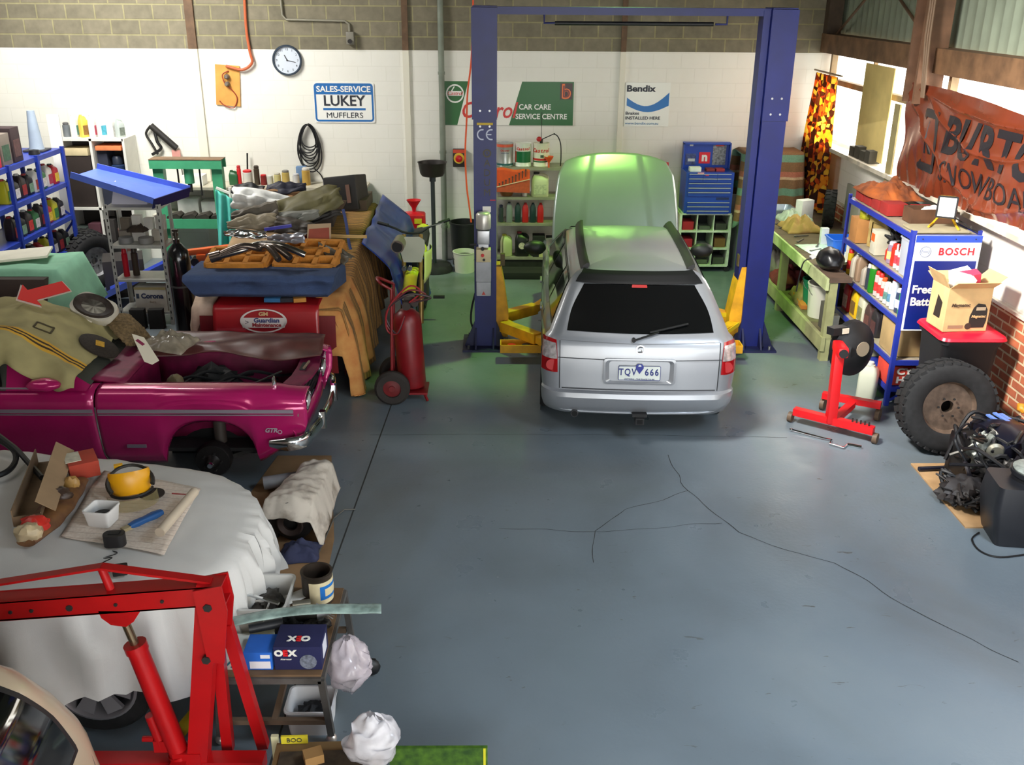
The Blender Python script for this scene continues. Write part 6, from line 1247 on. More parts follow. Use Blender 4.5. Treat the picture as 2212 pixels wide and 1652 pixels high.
mb = MB(); mb.prism([(x*1.06, y*1.1) for x, y in ar], .008, None, -.012); mb.build('backing', M((206, 190, 180), .6), r); mb = MB(); mb.prism(ar, .006); mb.build('face', M((206, 34, 26), .5), r)
MAR = M((92, 50, 46), .38, nz=.2, ns=8)
def liner(u, v):
    x = -2.98+1.42*u; y = 8.27-.50*v+.10*math.sin(u*5)*v*(1 if u < .7 else .4)-.0*u; z = .915-.03*v+.02*nz3(x*4, y*6, 3)-.10*max(0, v-.75)*(1+math.sin(u*11))*.7+.02*math.sin(v*9+u*5)*.6
    return (x+.10*v*(u-.5), y, z+.02)
mb = MB(); mb.grid(liner, 40, 22); o = mb.build('fender_cover', MAR, None, 80, solid=.006); tag(o, 'maroon vinyl fender cover folded over the far fender of the magenta coupe', 'fender cover')
# green sheet and white board behind the roof
def gsheet(u, v):
    x = -5.6+1.65*u; y = 8.6+.85*v; e = max(abs(2*u-1), abs(2*v-1)); z = 1.36-.9*max(0, (2*u-1)-.78)*2.2-.8*max(0, .25-v)*2.2+.03*nz3(x*3, y*3, 6)+.015*math.sin(x*16)*max(0, .3-v)*3
    return (x, y, z)
mb = MB(); mb.grid(gsheet, 36, 24); o = mb.build('dust_sheet', M((140, 196, 164), .85, nz=.1), None, 80, solid=.006); tag(o, 'mint green dust sheet over crates behind the magenta coupe roof', 'sheet')
carton('crate', 'dark crate hidden under the mint green dust sheet', (-4.85, 9.03, 0), 1.3, .7, 1.30, (70, 60, 54), cat='crate')
mb = MB(); mb.box((0, 0, .015), (.55, .34, .022)); o = mb.build('white_board', M((226, 222, 204), .6, nz=.06)); tag(o, 'off white board lying on the mint green dust sheet', 'board', loc=(-4.62, 9.16, 1.395), rot=(R(2), R(-3), R(14)))
# ------------------------------------------------------------------ car under the pale sheet at the front left
t = thing('sheeted_car', 'car hidden under a pale grey sheet at the front left, one alloy wheel showing', 'car', (-3.3, 4.9, 0))
CX, CY = -3.55, 4.93
def outl(a, ra, rb, n): c_, s_ = math.cos(a), math.sin(a); k = (abs(c_)**n+abs(s_)**n)**(-1/n); return ra*c_*k, rb*s_*k
def topz(x): return 1.0+.06*max(0, min(1, (-2.3-x)/1.0))-.05*max(0, (x+2.1)/.6)**2
def under(u, v):
    a = 2*PI*u; k = min(1, v/.55); x, y = outl(a, 1.88*k, .70*k, 3.0); z = topz(CX+x)-.10*k**3-.03
    if v > .55: w_ = (v-.55)/.45; z = z-(z-.42)*w_; x *= 1+.02*w_; y *= 1+.02*w_
    return (CX+x, CY+y, z)
mb = WB(t); mb.grid(under, 60, 14); mb.build('body', M((120, 122, 126), .5), t)
SHEET = M((204, 202, 198), .75, nz=.06, ns=2.5, bump=.05, bs=160)
def sheet(u, v):
    a = 2*PI*u; k = min(1, v/.62); x, y = outl(a, 2.06*k, .845*k, 3.0); X_ = CX+x; z = topz(X_)-.10*k**3+.008*nz3(x*3, y*3, 3)+.006*nz3(x*9, y*9, 5)
    if v > .62:
        w_ = (v-.62)/.38; hem = .36+.08*math.sin(u*17+2)+.05*nz3(u*20, 0, 2); 
        if -2.6 < X_ < -1.85 and y < 0: hem += .02
        z = z-(z-hem)*w_**.9; f = (.07*(1-2.4*abs(nz3(math.cos(a)*9, math.sin(a)*9, .6*w_)))+.06*nz3(math.cos(a)*20, math.sin(a)*20, .9*w_+5))*w_**.6; sp = .03+.015*math.sin(PI*w_*.5)+f
        n = math.hypot(x/2.06, y/.845*.9) or 1; x += x/2.06/n*sp*1.6; y += y/.845/n*sp*1.6-.0
    return (CX+x, CY+y, z)
mb = MB(); mb.grid(sheet, 260, 46); o = mb.build('car_sheet', SHEET, None, 80); o.location = (0, 0, 0); tag(o, 'pale grey dust sheet draped over the car at the front left', 'sheet')
r = t; m = frame((-2.17, 4.235, .31), (1, 0, 0), (0, 0, 1)); mb = WB(t); mb.lathe([(.215, -.2), (.29, -.2), (.31, -.17), (.31, -.02), (.29, 0), (.22, .0)], m, 36); wl = mb.build('wheel', RUBBER, t)
mb = WB(t); mb.lathe([(.225, 0), (.21, .005), (.20, -.01), (.19, -.07), (.19, -.10), (.2, -.1)], m, 36); rm = mb.build('rim', M((176, 172, 176), .3, .7), wl)
for k in range(7):
    a = 2*PI*k/7; c_, s_ = math.cos(a), math.sin(a); mb = WB(t); P_ = [(-.028, .05), (.028, .05), (.05, .19), (-.05, .19)]; mb.prism([(p[0]*c_-p[1]*s_, p[0]*s_+p[1]*c_) for p in P_], .022, m, -.03); mb.build('spoke', M((186, 182, 186), .3, .7), rm)
mb = WB(t); mb.lathe([(0, .0), (.04, 0), (.06, -.02), (.06, -.06), (0, -.06)], m, 20); mb.build('hub_cap', M((150, 148, 150), .3, .7), rm)
mb = WB(t); mb.lathe([(0, -.11), (.2, -.11), (.2, -.115), (0, -.115)], m, 20); mb.build('brake_disc', DARK, wl)
# ------------------------------------------------------------------ beige hatchback cut by the lower left corner
t = thing('beige_hatchback', 'beige hatchback cut off by the lower left corner with dark rear glass', 'car', (-1.62, 2.52, 0), 90)
HAT = Shell([(.22, .20, 3.8, .76, .22), (.35, .02, 3.95, .83, .2), (.55, .0, 3.98, .845, .2), (.72, .03, 3.95, .84, .2), (.86, .045, 3.9, .83, .2), (.95, .06, 3.0, .81, .2), (1.10, .12, 2.8, .77, .2), (1.25, .20, 2.6, .71, .19), (1.34, .28, 2.45, .64, .17), (1.39, .36, 2.3, .57, .15), (1.42, .5, 2.2, .45, .12), (1.43, .7, 2.0, .3, .1)], .07)
BEI = M((196, 178, 152), .3, .15, coat=.5)
mb = MB(); HAT.body(mb); mb.build('body', BEI, t, 34)
rpatch(HAT, ((-.60, .93), (.60, .93), (.50, 1.33), (-.50, 1.33)), 'rear_window', GLASS, t, .006, .22)
rpatch(HAT, ((-.63, .905), (.63, .905), (.525, 1.355), (-.525, 1.355)), 'window_surround', BLACK, t, .003, .22)
for s in (-1, 1): rpatch(HAT, ((s*.76, .55), (s*.842, .55), (s*.80, .94), (s*.745, .94)), 'tail_light', M((150, 16, 18), .15, coat=.6), t, .012, .2)
rline(HAT, [(.665, .45), (.68, .9), (.60, 1.3)], 'panel_gap', SEAM, t, .006)
for s in (-1, 1): spatch(HAT, s, ((.5, .97), (2.7, .97), (2.2, 1.3), (.62, 1.3)), 'side_window', GLASS, t, .006, .1)
for s in (-1, 1):
    for y0 in (.7, 3.1): mb = MB(); mb.cyl((s*.6, y0, .3), (s*.835, y0, .3), .3, n=28); mb.build('wheel', RUBBER, t)
mb = MB(); p = HAT.rear(.3, .93); mb.bar(p+V((-.02, -.02, .01)), HAT.rear(-.1, 1.05)+V((0, -.02, 0)), .014, .012); mb.build('wiper', BLACK, t)
# ------------------------------------------------------------------ engine hoist
t = thing('engine_hoist', 'red engine hoist with hydraulic ram in front of the sheeted car', 'hoist', (-1.45, 3.9, 0)); HR = M((172, 15, 19), .32, nz=.08, ns=6)
Yh = 3.9; B0, B1 = V((-1.29, Yh, 1.155)), V((-3.1, Yh, 1.005))
mb = WB(t); d = (B1-B0).normalized(); up = V((-d.z, 0, d.x)); up = up if up.z > 0 else -up
def beam_hollow(mb, a, b, w_, h_, th=.008):
    for s in (-1, 1): mb.bar(a+up*(s*(h_/2-th/2)), b+up*(s*(h_/2-th/2)), w_, th, up=up) if False else None
hw, hh = .05, .055
for s in (-1, 1):
    q = [B0+up*(s*hh), B1+up*(s*hh*.9)]; mb.loft([[p+V((0, e*hw, 0))+up*f for e, f in ((-1, 0), (1, 0), (1, -s*.008), (-1, -s*.008))] for p in q])
    q = [B0+V((0, s*hw, 0)), B1+V((0, s*hw, 0))]; mb.loft([[p+up*(e*hh*.98)+V((0, f, 0)) for e, f in ((-1, 0), (1, 0), (1, -s*.008), (-1, -s*.008))] for p in q])
bo = mb.build('boom', HR, t)
mb = WB(t); pk = V((-1.86, Yh, 1.285)); mb.bar(B0+up*.05+V((-.06, 0, 0)), pk, .05, .012); mb.bar(pk, V((-2.95, Yh, 1.09)), .05, .012); mb.build('truss_strap', HR, bo)
mb = WB(t); mb.cyl(pk+V((0, 0, -.01)), V((-1.83, Yh, 1.13)), .02); mb.build('truss_post', HR, bo)
for x in (-2.2, -2.02, -1.8, -1.58, -2.3): mb = WB(t); z = 1.155+(x+1.29)*.083; mb.cyl((x, Yh-.058, z-.005), (x, Yh-.05, z-.005), .016 if x in (-2.02,) else .009, n=8); mb.build('bolt', DARK, bo)
mb = WB(t); mb.prism([(-.10, .0), (.10, .0), (.06, -.06), (.02, -.09), (-.05, -.08), (-.09, -.04)], .10, frame((-1.79, Yh+.05, 1.07), (1, 0, 0), (0, 0, 1))); mb.build('ram_bracket', HR, bo)
mb = WB(t); mb.bar((-1.365, Yh, 1.20), (-1.54, Yh, .10), .10, .085); ms_ = mb.build('mast', HR, t)
for s in (-1, 1): mb = WB(t); mb.prism([(-.075, .11), (.06, .14), (.075, .0), (.03, -.30), (-.05, -.30)], .010, frame((-1.35, Yh+s*.058, 1.08), (1, 0, 0), (0, 0, 1))); mb.build('mast_plate', HR, ms_)
mb = WB(t); mb.bar((-1.38, Yh+.06, .98), (-1.42, Yh+.12, .08), .055, .05); mb.build('mast_brace', HR, t); mb = WB(t); mb.bar((-1.33, Yh+.06, .92), (-1.24, Yh+.14, .08), .055, .05); mb.build('mast_brace', HR, t)
for z in (1.10, .80): mb = WB(t); mb.cyl((-1.365-.04*(z < 1), Yh-.075, z), (-1.365-.04*(z < 1), Yh-.05, z), .022, n=6); mb.build('bolt', DARK, ms_)
r0, r1, r2 = V((-1.80, Yh, 1.0)), V((-1.76, Yh, .82)), V((-1.63, Yh, .16))
mb = WB(t); mb.cyl(r0, r1, .021); rd = mb.build('ram_rod', M((150, 130, 104), .25, .9), t)
mb = WB(t); mb.cyl(r1.lerp(r2, -.04), r1.lerp(r2, .02), .056); mb.cyl(r1, r2, .05); mb.cyl(r2.lerp(r1, .02), r2.lerp(r1, -.08), .058); cy = mb.build('ram_cylinder', HR, t)
mb = WB(t); mb.cyl(r1.lerp(r2, .62)+V((-.07, 0, 0)), r1.lerp(r2, .95)+V((-.075, 0, 0)), .026); mb.box(r1.lerp(r2, .9)+V((-.06, 0, 0)), (.09, .05, .07)); mb.cyl(r1.lerp(r2, .85)+V((-.1, 0, 0)), r1.lerp(r2, .88)+V((-.16, 0, .02)), .016); mb.build('hand_pump', HR, cy)
mb = WB(t); mb.bar((-2.45, Yh, .10), (-1.2, Yh, .10), .09, .08); mb.box((-1.58, Yh, .15), (.14, .1, .10)); mb.build('base_leg', HR, t)
for x in (-2.4, -1.25): mb = WB(t); mb.cyl((x, Yh-.09, .045), (x, Yh-.055, .045), .045, n=16); mb.build('caster', BLACK, t)
mb = WB(t); mb.bar((-1.62, Yh+.0, .12), (-1.62, Yh-1.0, .10), .08, .08); mb.build('base_leg', HR, t)
# ------------------------------------------------------------------ low steel trolley and its load
t = thing('work_trolley', 'low grey steel trolley beside the red engine hoist', 'trolley', (-1.19, 4.55, 0)); TS = M((108, 104, 100), .45, .6, nz=.25, ns=8)
x0, x1, y0, y1, zt = -1.47, -.93, 4.15, 4.95, .455
mb = WB(t); mb.box(((x0+x1)/2, (y0+y1)/2, zt-.012), (x1-x0, y1-y0, .024)); mb.build('table_top', M((110, 84, 58), .7, nz=.3, ns=5), t)
mb = WB(t)
for a, b in (((x0, y0), (x1, y0)), ((x1, y0), (x1, y1)), ((x1, y1), (x0, y1)), ((x0, y1), (x0, y0))): mb.bar((a[0], a[1], zt-.03), (b[0], b[1], zt-.03), .035, .035)
mb.build('rim', TS, t)
for x in (x0, x1):
    for y in (y0, y1): mb = WB(t); mb.bar((x, y, zt-.03), (x+(.03 if x == x1 else -.03), y+(.0), .06), .035, .035); lg = mb.build('leg', TS, t); mb = WB(t); mb.blob((x+(.03 if x == x1 else -.03), y, .03), (.06, .06, .06), 1, 0, n=10); mb.build('ball_foot', M((196, 190, 184), .3, .7), lg)
mb = WB(t); mb.bar((x0, y0, .15), (x1+.02, y0, .15), .03, .03); mb.bar(((x0+x1)/2, y0, .15), ((x0+x1)/2+.05, y1, .42), .03, .03); mb.bar((x0, y1, .15), (x1, y1, .15), .03, .03); mb.build('stretcher', M((120, 100, 82), .5, .4, nz=.2), t)
z = zt+.001
b = carton('alternator_box', 'navy OEX alternator box on the near edge of the trolley', (-1.055, 4.29, z), .25, .20, .145, (24, 26, 72))
fr_ = frame((0, -.101, .0725), (1, 0, 0), (0, 0, 1)); ft = frame((0, 0, .1465), (-1, 0, 0), (0, -1, 0))
for m_, sc, ox, oy in ((fr_, .05, -.062, .035), (ft, .055, .0, .03)):
    text('O', sc, mt(m_, ox-.035, oy), WHITE, b, bold=.003, sx=1.1); text('E', sc, mt(m_, ox, oy), M((214, 30, 36), .4), b, bold=.003); text('X', sc, mt(m_, ox+.036, oy), WHITE, b, bold=.003, sx=1.1)
text('Alternator', .014, mt(fr_, -.06, -.002), WHITE, b)
mb = MB(); mb.lathe([(0, 0), (.045, 0), (.045, .002), (0, .002)], fr_ @ T(.055, -.02, 0), 18); mb.build('printed_picture', M((110, 116, 130), .5, nz=.5, ns=50), b)
mb = MB(); mb.box((.126, .0, .08), (.002, .10, .09)); mb.build('side_label', M((226, 226, 236), .5), b)
b = carton('blue_parts_box', 'bright blue and white parts box left of the navy box on the trolley', (-1.265, 4.27, z), .15, .16, .11, (30, 96, 190))
mb = MB(); mb.box((.01, -.0812, .032), (.11, .002, .045)); mb.build('label', M((226, 222, 226), .5), b); mb = MB(); mb.box((.04, -.0812, .085), (.05, .002, .022)); mb.build('label', M((226, 226, 230), .5), b)
b = carton('white_parts_box', 'white parts box with teal zigzag at the left end of the trolley', (-1.405, 4.30, z), .11, .22, .07, (214, 216, 206))
for k in range(2): mb = MB(); mb.bar((-.04+.035*k, -.1112, .015), (.0+.035*k, -.1112, .058), .010, .002, up=(0, 1, 0)); mb.build('zigzag', M((50, 120, 136), .5), b)
carton('manual', 'cream booklet lying behind the blue parts box on the trolley', (-1.34, 4.46, z), .2, .14, .02, (220, 216, 190), 12, cat='booklet')
mb = MB(); mb.cyl((-.09, 0, 0), (.09, .02, .01), .026, n=10); o = mb.build('black_tube', M((40, 42, 46), .5)); tag(o, 'short black tube lying behind the blue box on the trolley', 'tube', loc=(-1.27, 4.42, z+.10), rz=8)
mb = MB()
def pkt(u, v): return (-.42+.84*u, -.045+.09*v+.02*math.sin(u*4), .02*math.sin(u*PI)+.006*nz3(u*9, v*4, 2)+.008*math.sin(PI*v)+.03*u)
mb.grid(pkt, 30, 8); o = mb.build('wiper_packet', M((150, 172, 164), .22, nz=.35, ns=14, alpha=.85), None, 70, solid=.006); tag(o, 'long clear packet of wiper strips lying across the trolley and overhanging its right side', 'packet', loc=(-1.06, 4.44, z+.155), rz=7)
o2 = tubbox('parts_tub', 'white ice cream tub of oily parts at the far left of the trolley', (-1.33, 4.72, z), .27, .36, .13, M((206, 204, 198), .45), inner=M((44, 38, 32), .5, nz=.5, ns=18), flare=.85)
mb = MB(); mb.bar((-.11, -.05, .15), (.10, -.14, .145), .015, .012); o = mb.build('ring_spanner', CHROME); tag(o, 'shiny spanner laid across the tub of oily parts', 'spanner', loc=(-1.33, 4.72, z))
tubbox('parts_tub', 'second white tub of dirty parts behind the mast of the hoist on the trolley', (-1.38, 4.58, z), .15, .2, .10, M((196, 190, 182), .45), inner=M((50, 44, 36), .6, nz=.5, ns=18))
r = thing('paint_tin', 'large open tin with blue and cream label at the far right of the trolley', 'tin', (-1.06, 4.83, z)); mb = MB(); mb.lathe([(0, 0), (.088, 0), (.09, .19), (.094, .195), (.094, .2), (.08, .2), (.08, .19), (.078, .03), (0, .03)], n=32); mb.build('body', M((66, 56, 48), .4, .4, nz=.4), r)
mb = MB(); mb.lathe([(.088, .02), (.091, .02), (.093, .165), (.09, .165)], n=20, a0=R(-110), a1=R(20)); lb = mb.build('label', M((214, 200, 160), .6, nz=.12, ns=18), r)
mb = MB(); mb.lathe([(.09, .05), (.0925, .05), (.0945, .14), (.092, .14)], n=10, a0=R(-70), a1=R(5)); mb.build('blue_print', M((24, 110, 190), .5), lb)
mb = MB(); mb.lathe([(.092, .07), (.0935, .07), (.0955, .12), (.094, .12)], n=8, a0=R(-52), a1=R(5)); mb.build('cream_print', M((220, 206, 164), .6), lb)
r = thing('starter_motor', 'oily starter motor lying in front of the large tin on the trolley', 'motor', (-1.03, 4.62, z+.06), 12); mb = MB(); mb.cyl((-.16, 0, 0), (.0, 0, 0), .045, n=18); mb.build('body', M((52, 48, 44), .45, .6, nz=.4), r)
mb = MB(); mb.lathe([(0, 0), (.05, 0), (.03, .05), (.018, .09), (0, .09)], frame((0, 0, 0), (0, 1, 0), (0, 0, 1)), 16); mb.build('nose_cone', ALU, r); mb = MB(); mb.cyl((-.13, .02, .055), (-.03, .02, .055), .022); mb.build('solenoid', M((130, 126, 112), .4, .7), r)
for k in range(7): a = R(-50+16*k); mb = MB(); mb.cyl((.03, 0, 0), (.03+.07*math.cos(a), -.03, .07*math.sin(a)), .003, n=5); mb.build('wire', STEEL, r)
rag('black_rag', 'crumpled black rag on the trolley between the tub and the motor', (-1.17, 4.56, z), (.18, .16), M((26, 25, 25), .8), 3, .08)
for q, (x, y) in enumerate(((-1.05, 4.54), (-.98, 4.55), (-1.12, 4.50))): mb = MB(); mb.blob((0, 0, .03), (.09, .07, .06), q+3, .4, 3, 8); o = mb.build('engine_part', M((34, 32, 31), .5, .5, nz=.4, ns=20)); tag(o, ('middle', 'right', 'left')[q]+' of three oily black parts behind the clear packet', 'part', 'oily parts behind the clear packet', loc=(x, y, z))
mb = MB(); mb.grid(lambda u, v: (-.06+.12*u, -.05+.1*v, .03+.03*u), 4, 4); o = mb.build('receipt', PAPER, None, solid=.001); tag(o, 'small white paper slip standing near the large tin on the trolley', 'paper', loc=(-1.19, 4.79, z), rz=20)
mb = MB()
def bagf(u, v):
    a = 2*PI*u; k = math.sin(PI*min(.97, .06+v*.9)); return (.11*k*math.cos(a)*(1+.7*nz3(math.cos(a)*2.5, v*5+math.sin(a), 1)), .15*k*math.sin(a)*(1+.25*nz3(math.sin(a)*2, v*4, 5)), -.36*v+.03*nz3(u*9, v*9, 3))
mb.grid(bagf, 36, 22); o = mb.build('carrier_bag', M((214, 202, 208), .15, nz=.2, ns=10, alpha=.6, coat=.5), None, 70); tag(o, 'shiny clear carrier bag hanging off the right side of the trolley', 'bag', loc=(-.83, 4.42, z+.03))
tubbox('floor_tub', 'white tub with black lining on the floor under the trolley', (-1.03, 4.30, 0), .26, .22, .17, M((226, 226, 228), .45), inner=M((20, 20, 22), .7))
r = thing('castor', 'black caster wheel sticking out beside the trolley', 'caster', (-.76, 4.72, 0)); mb = MB(); mb.blob((0, 0, .055), (.12, .09, .11), 3, .15, 3, 10); mb.build('wheel', BLACK, r); mb = MB(); mb.bar((0, 0, .05), (-.10, -.02, .07), .02); mb.build('axle', STEEL, r)
# bottom edge: carton with bag and the green picture board
b = carton('scrap_carton', 'open carton of scraps at the bottom edge of the picture', (-.83, 3.62, 0), .52, .36, .33, (120, 92, 54), 2, flaps=False)
for q in list(b.children): pass
mb = MB(); mb.box((0, -.02, .335), (.46, .26, .004)); mb.build('contents', M((60, 48, 34), .8, nz=.5, ns=16), b); mb = MB(); mb.box((-.17, .172, .355), (.13, .012, .045)); mb.build('yellow_label', M((206, 190, 40), .6), b); text('BOO', .035, frame((-.17, .165, .355), (1, 0, 0), (0, 0, 1)), INK, b)
mb = MB(); mb.box((-.04, .06, .365), (.09, .07, .05), T(rz=20)); mb.build('kraft_flap', M((150, 112, 64), .8), b)
mb = MB()
def bag2(u, v):
    a = 2*PI*u; k = math.sin(PI*min(.98, .1+v*.85)); return (.13*k*math.cos(a)*(1+.35*nz3(math.cos(a)*2, v*4, 11)), .10*k*math.sin(a)*(1+.3*nz3(math.sin(a)*2, v*4, 15)), .30*v-.02+.04*nz3(u*9, v*9, 13))
mb.grid(bag2, 36, 22); o = mb.build('white_bag', M((214, 210, 214), .2, nz=.15, ns=10, alpha=.7), None, 70); tag(o, 'crumpled white plastic bag in the scrap carton', 'bag', loc=(-.60, 3.66, .34))
GRASS = M((34, 66, 18), .5, c2=(74, 110, 28), ns=22)
r = thing('picture_board', 'green grass picture board leaning beside the scrap carton', 'board', (-.30, 3.86, 0), 0); z1 = PY(950, 1613, 3.86).z
mb = MB(); mb.box((0, 0, z1/2), (.50, .02, z1)); mb.build('panel', GRASS, r); mb = MB(); mb.box((.235, -.012, z1/2), (.012, .004, z1)); mb.build('edge_strip', M((206, 200, 40), .5), r)
mb = MB(); mb.box((0, 0, .17), (.035, .02, .34)); o = mb.build('cream_stake', M((206, 200, 160), .6)); tag(o, 'cream stake standing left of the scrap carton', 'stake', loc=(-1.115, 3.83, 0))
# ------------------------------------------------------------------ floor clutter before the coupe
mb = MB(); q = gp((716, 985), (600, 985), (545, 1060), (500, 1150), (560, 1262), (700, 1275), (722, 1165)); mb.prism([(p.x, p.y) for p in q], .006); o = mb.build('plywood_sheet', M((134, 104, 72), .85, nz=.3, ns=3)); tag(o, 'oily brown plywood sheet on the floor under the wrapped gearbox', 'plywood')
r = thing('gearbox', 'black gearbox wrapped in a dirty white cloth on the plywood', 'gearbox', (-1.52, 6.45, .007), -6); GB = M((36, 33, 32), .55, .4, nz=.4, ns=10)
mb = MB(); mb.lathe([(0, .0), (.07, .0), (.075, .02), (.10, .02), (.155, .01), (.16, -.05), (.14, -.2), (.11, -.45), (.07, -.8), (0, -.8)], frame((.03, -.22, .17), (1, 0, 0), (0, 0, 1)), 26); mb.build('casing', GB, r)
mb = MB(); mb.lathe([(.055, .0), (.10, .0), (.10, .03), (.09, .035), (.055, .02)], frame((.03, -.25, .17), (1, 0, 0), (0, 0, 1)), 24); mb.build('flange', M((60, 48, 44), .5, .5), r); mb = MB(); mb.box((-.15, -.15, .12), (.14, .16, .22), bev=.03); mb.build('starter', GB, r)
def gcloth(u, v):
    a = 2*u-1; b_ = v; y = -.30+.88*b_; hw = .27-.10*b_; e = abs(a); s_ = 1 if a > 0 else -1
    if e < .6: x = a/.6*hw*.7; z = .36-.10*b_-.04*(a/.6)**2
    else: w_ = (e-.6)/.4; x = s_*hw*(.7+.3*w_); z = .32-.10*b_-(.28-.05*b_)*w_
    if b_ < .12: z -= (.12-b_)*1.1
    return (x*(1+.13*nz3(x*3, y*3, 3)), y+.03*nz3(x*6, y*4, 9), max(.012, z+.028*nz3(x*7, y*7, 5)+.018*nz3(x*16, y*16, 2)))
mb = MB(); mb.grid(gcloth, 44, 40); o = mb.build('oily_cloth', M((206, 196, 182), .9, c2=(120, 104, 88), ns=7, thr=(.5, .78)), None, 80, solid=.006); tag(o, 'stained white cloth draped over the black gearbox', 'cloth', loc=(-1.52, 6.45, .02), rz=-6)
mb = MB(); mb.cyl((-.28, 0, .0), (.16, .1, .03), .055, n=16); mb.cyl((.12, .09, .027), (.2, .11, .033), .075, n=16); o = mb.build('tail_shaft', M((170, 172, 174), .5, .3, nz=.2)); tag(o, 'grey tail shaft housing lying behind the stained white cloth', 'shaft', loc=(-1.62, 6.98, .085))
rag('blue_rag', 'crumpled navy blue rag on the plywood before the gearbox', PZ(648, 1195, .007), (.30, .26), M((52, 56, 84), .9, nz=.2), 2, .09)
mb = MB(); P_ = gp((680, 1215), (722, 1120), (744, 1102), (768, 1102)); mb.tube([p+V((0, 0, .008)) for p in P_], .006, 6); o = mb.build('wire_strap', M((120, 118, 112), .4, .5)); tag(o, 'thin grey strap on the floor at the plywood corner', 'strap')
# ------------------------------------------------------------------ things lying on the sheeted car
zs = 1.018
def hz(p): # rest height of the sheet below a point
    x, y = (p.x-CX)/2.06, (p.y-CY)/.845; k = (abs(x)**3+abs(y)**3)**(1/3); return topz(p.x)-.10*k**3+.012
mb = MB(); q = [PZ(x, y, .99) for x, y in ((133, 1162), (225, 1015), (330, 1015), (432, 1040), (395, 1085), (352, 1180), (300, 1188))]; c0 = sum(q, V((0, 0, 0)))/len(q)
def pap(u, v):
    a = q[0].lerp(q[1], v) if True else 0; b_ = q[5].lerp(q[3], v); p = a.lerp(b_, u); return (p.x-c0.x, p.y-c0.y, hz(p)-.97+.004*nz3(p.x*8, p.y*8, 1)+.004)
mb.grid(pap, 20, 20); o = mb.build('paper_mat', stripes('dashed_paper', 1, [(0, (208, 194, 180)), (.88, (160, 146, 134)), (.94, (208, 194, 180))], .05), None, 60, solid=.003); tag(o, 'printed brown paper mat spread on the pale car sheet under small tools', 'paper', loc=(c0.x, c0.y, .97))
a, b_ = PZ(345, 1150, zs+.02), PZ(420, 1062, zs+.02); mb = MB(); mb.cyl(a, b_, .028, n=14); o = mb.build('paper_roll', M((200, 184, 162), .8, nz=.06)); tag(o, 'rolled edge of paper at the right of the paper mat', 'paper roll'); 
p = PZ(282, 1045, zs+.04); p.z = hz(p)+.005; r = thing('face_shield', 'yellow face shield lying on the paper mat', 'face shield', p, 24)
mb = MB(); mb.lathe([(.085, .0), (.10, .03), (.11, .10), (.10, .14), (.094, .14), (.10, .10), (.09, .035), (.075, 0)], T(0, 0, .01, rx=-18), 24, a0=R(150), a1=R(390), sx=1.15); mb.build('brow_guard', M((226, 160, 16), .35, nz=.06), r)
mb = MB(); mb.tube([(.125*math.cos(R(k)), .125*math.sin(R(k))-.03, .10+.05*math.sin(R(k))) for k in range(-20, 210, 12)], .010, 6, flat=1.6); mb.build('head_band', M((40, 38, 34), .5), r)
mb = MB(); mb.tube([(.118*math.cos(R(k)), .10*math.sin(R(k)), .03) for k in range(185, 356, 10)], .009, 6); mb.build('seal_strip', BLACK, r)
mb = MB(); mb.grid(lambda u, v: (.125*math.cos(R(190+160*u))*1.15, .125*math.sin(R(190+160*u))-.10*v-.01, .03-.025*v), 14, 4); mb.build('visor', M((186, 170, 120), .12, alpha=.45), r)
mb = MB(); mb.box((-.05, .11, .15), (.05, .03, .02), T(rz=0)); mb.build('band_clip', M((230, 170, 20), .4), r)
p = PZ(326, 1055, zs); mb = MB(); mb.lathe([(0, 0), (.075, 0), (.075, .006), (.015, .010), (0, .010)], n=26); o = mb.build('sanding_disc', M((46, 38, 34), .8, nz=.2)); tag(o, 'dark sanding disc lying by the yellow face shield', 'disc', loc=(p.x, p.y, hz(p)+.004))
p = PZ(222, 1118, zs); r = tubbox('white_tub', 'square white tub holding a dark disc on the paper mat', (p.x, p.y, hz(p)+.004), .155, .145, .10, M((226, 224, 222), .4), rz=-8, inner=None, flare=.84); mb = MB(); mb.lathe([(.02, .03), (.05, .03), (.05, .055), (.02, .05)], n=20); mb.build('disc', M((36, 34, 32), .6), r); mb = MB(); mb.box((0, 0, .018), (.10, .09, .02)); mb.build('liner', M((40, 38, 36), .8), r)
p = PZ(247, 1160, zs); r = thing('ear_muff', 'black rounded ear muff cup in front of the white tub', 'ear muff', (p.x, p.y, hz(p)), 5); mb = MB(); rbox(mb, .115, .075, .07, .03); mb.build('shell', M((34, 32, 34), .5), r); mb = MB(); mb.box((.0, .005, .071), (.06, .03, .004)); mb.build('vent', BLACK, r)
p = PZ(256, 1210, zs); r = thing('charger', 'small black charger with tangled lead on the pale sheet', 'charger', (p.x, p.y, hz(p)), 15); mb = MB(); rbox(mb, .075, .055, .045, .01); mb.build('body', M((30, 29, 30), .45), r); mb = MB(); mb.tube(cr([(-.03, 0, .02), (-.09, .02, .01), (-.12, .09, .012), (-.05, .12, .03), (-.10, .16, .012), (-.03, .18, .02), (-.08, .24, .012), (-.12, .30, .015)], 7), .003, 5); mb.build('lead', BLACK, r)
p = PZ(312, 1112, zs); r = thing('wire_brush', 'blue handled brush on the paper mat right of the white tub', 'brush', (p.x, p.y, hz(p)+.02), 52); mb = MB(); mb.loft([[(x, y*k, z*k) for y, z in rrect(.05, .036, .014, 3)] for x, k in ((-.10, .7), (-.06, 1), (.0, .9), (.06, 1.1), (.11, .8))]); mb.build('handle', M((40, 96, 160), .45, nz=.15), r); mb = MB(); mb.box((-.115, 0, -.004), (.06, .035, .02)); mb.build('bristles', M((176, 160, 124), .8), r)
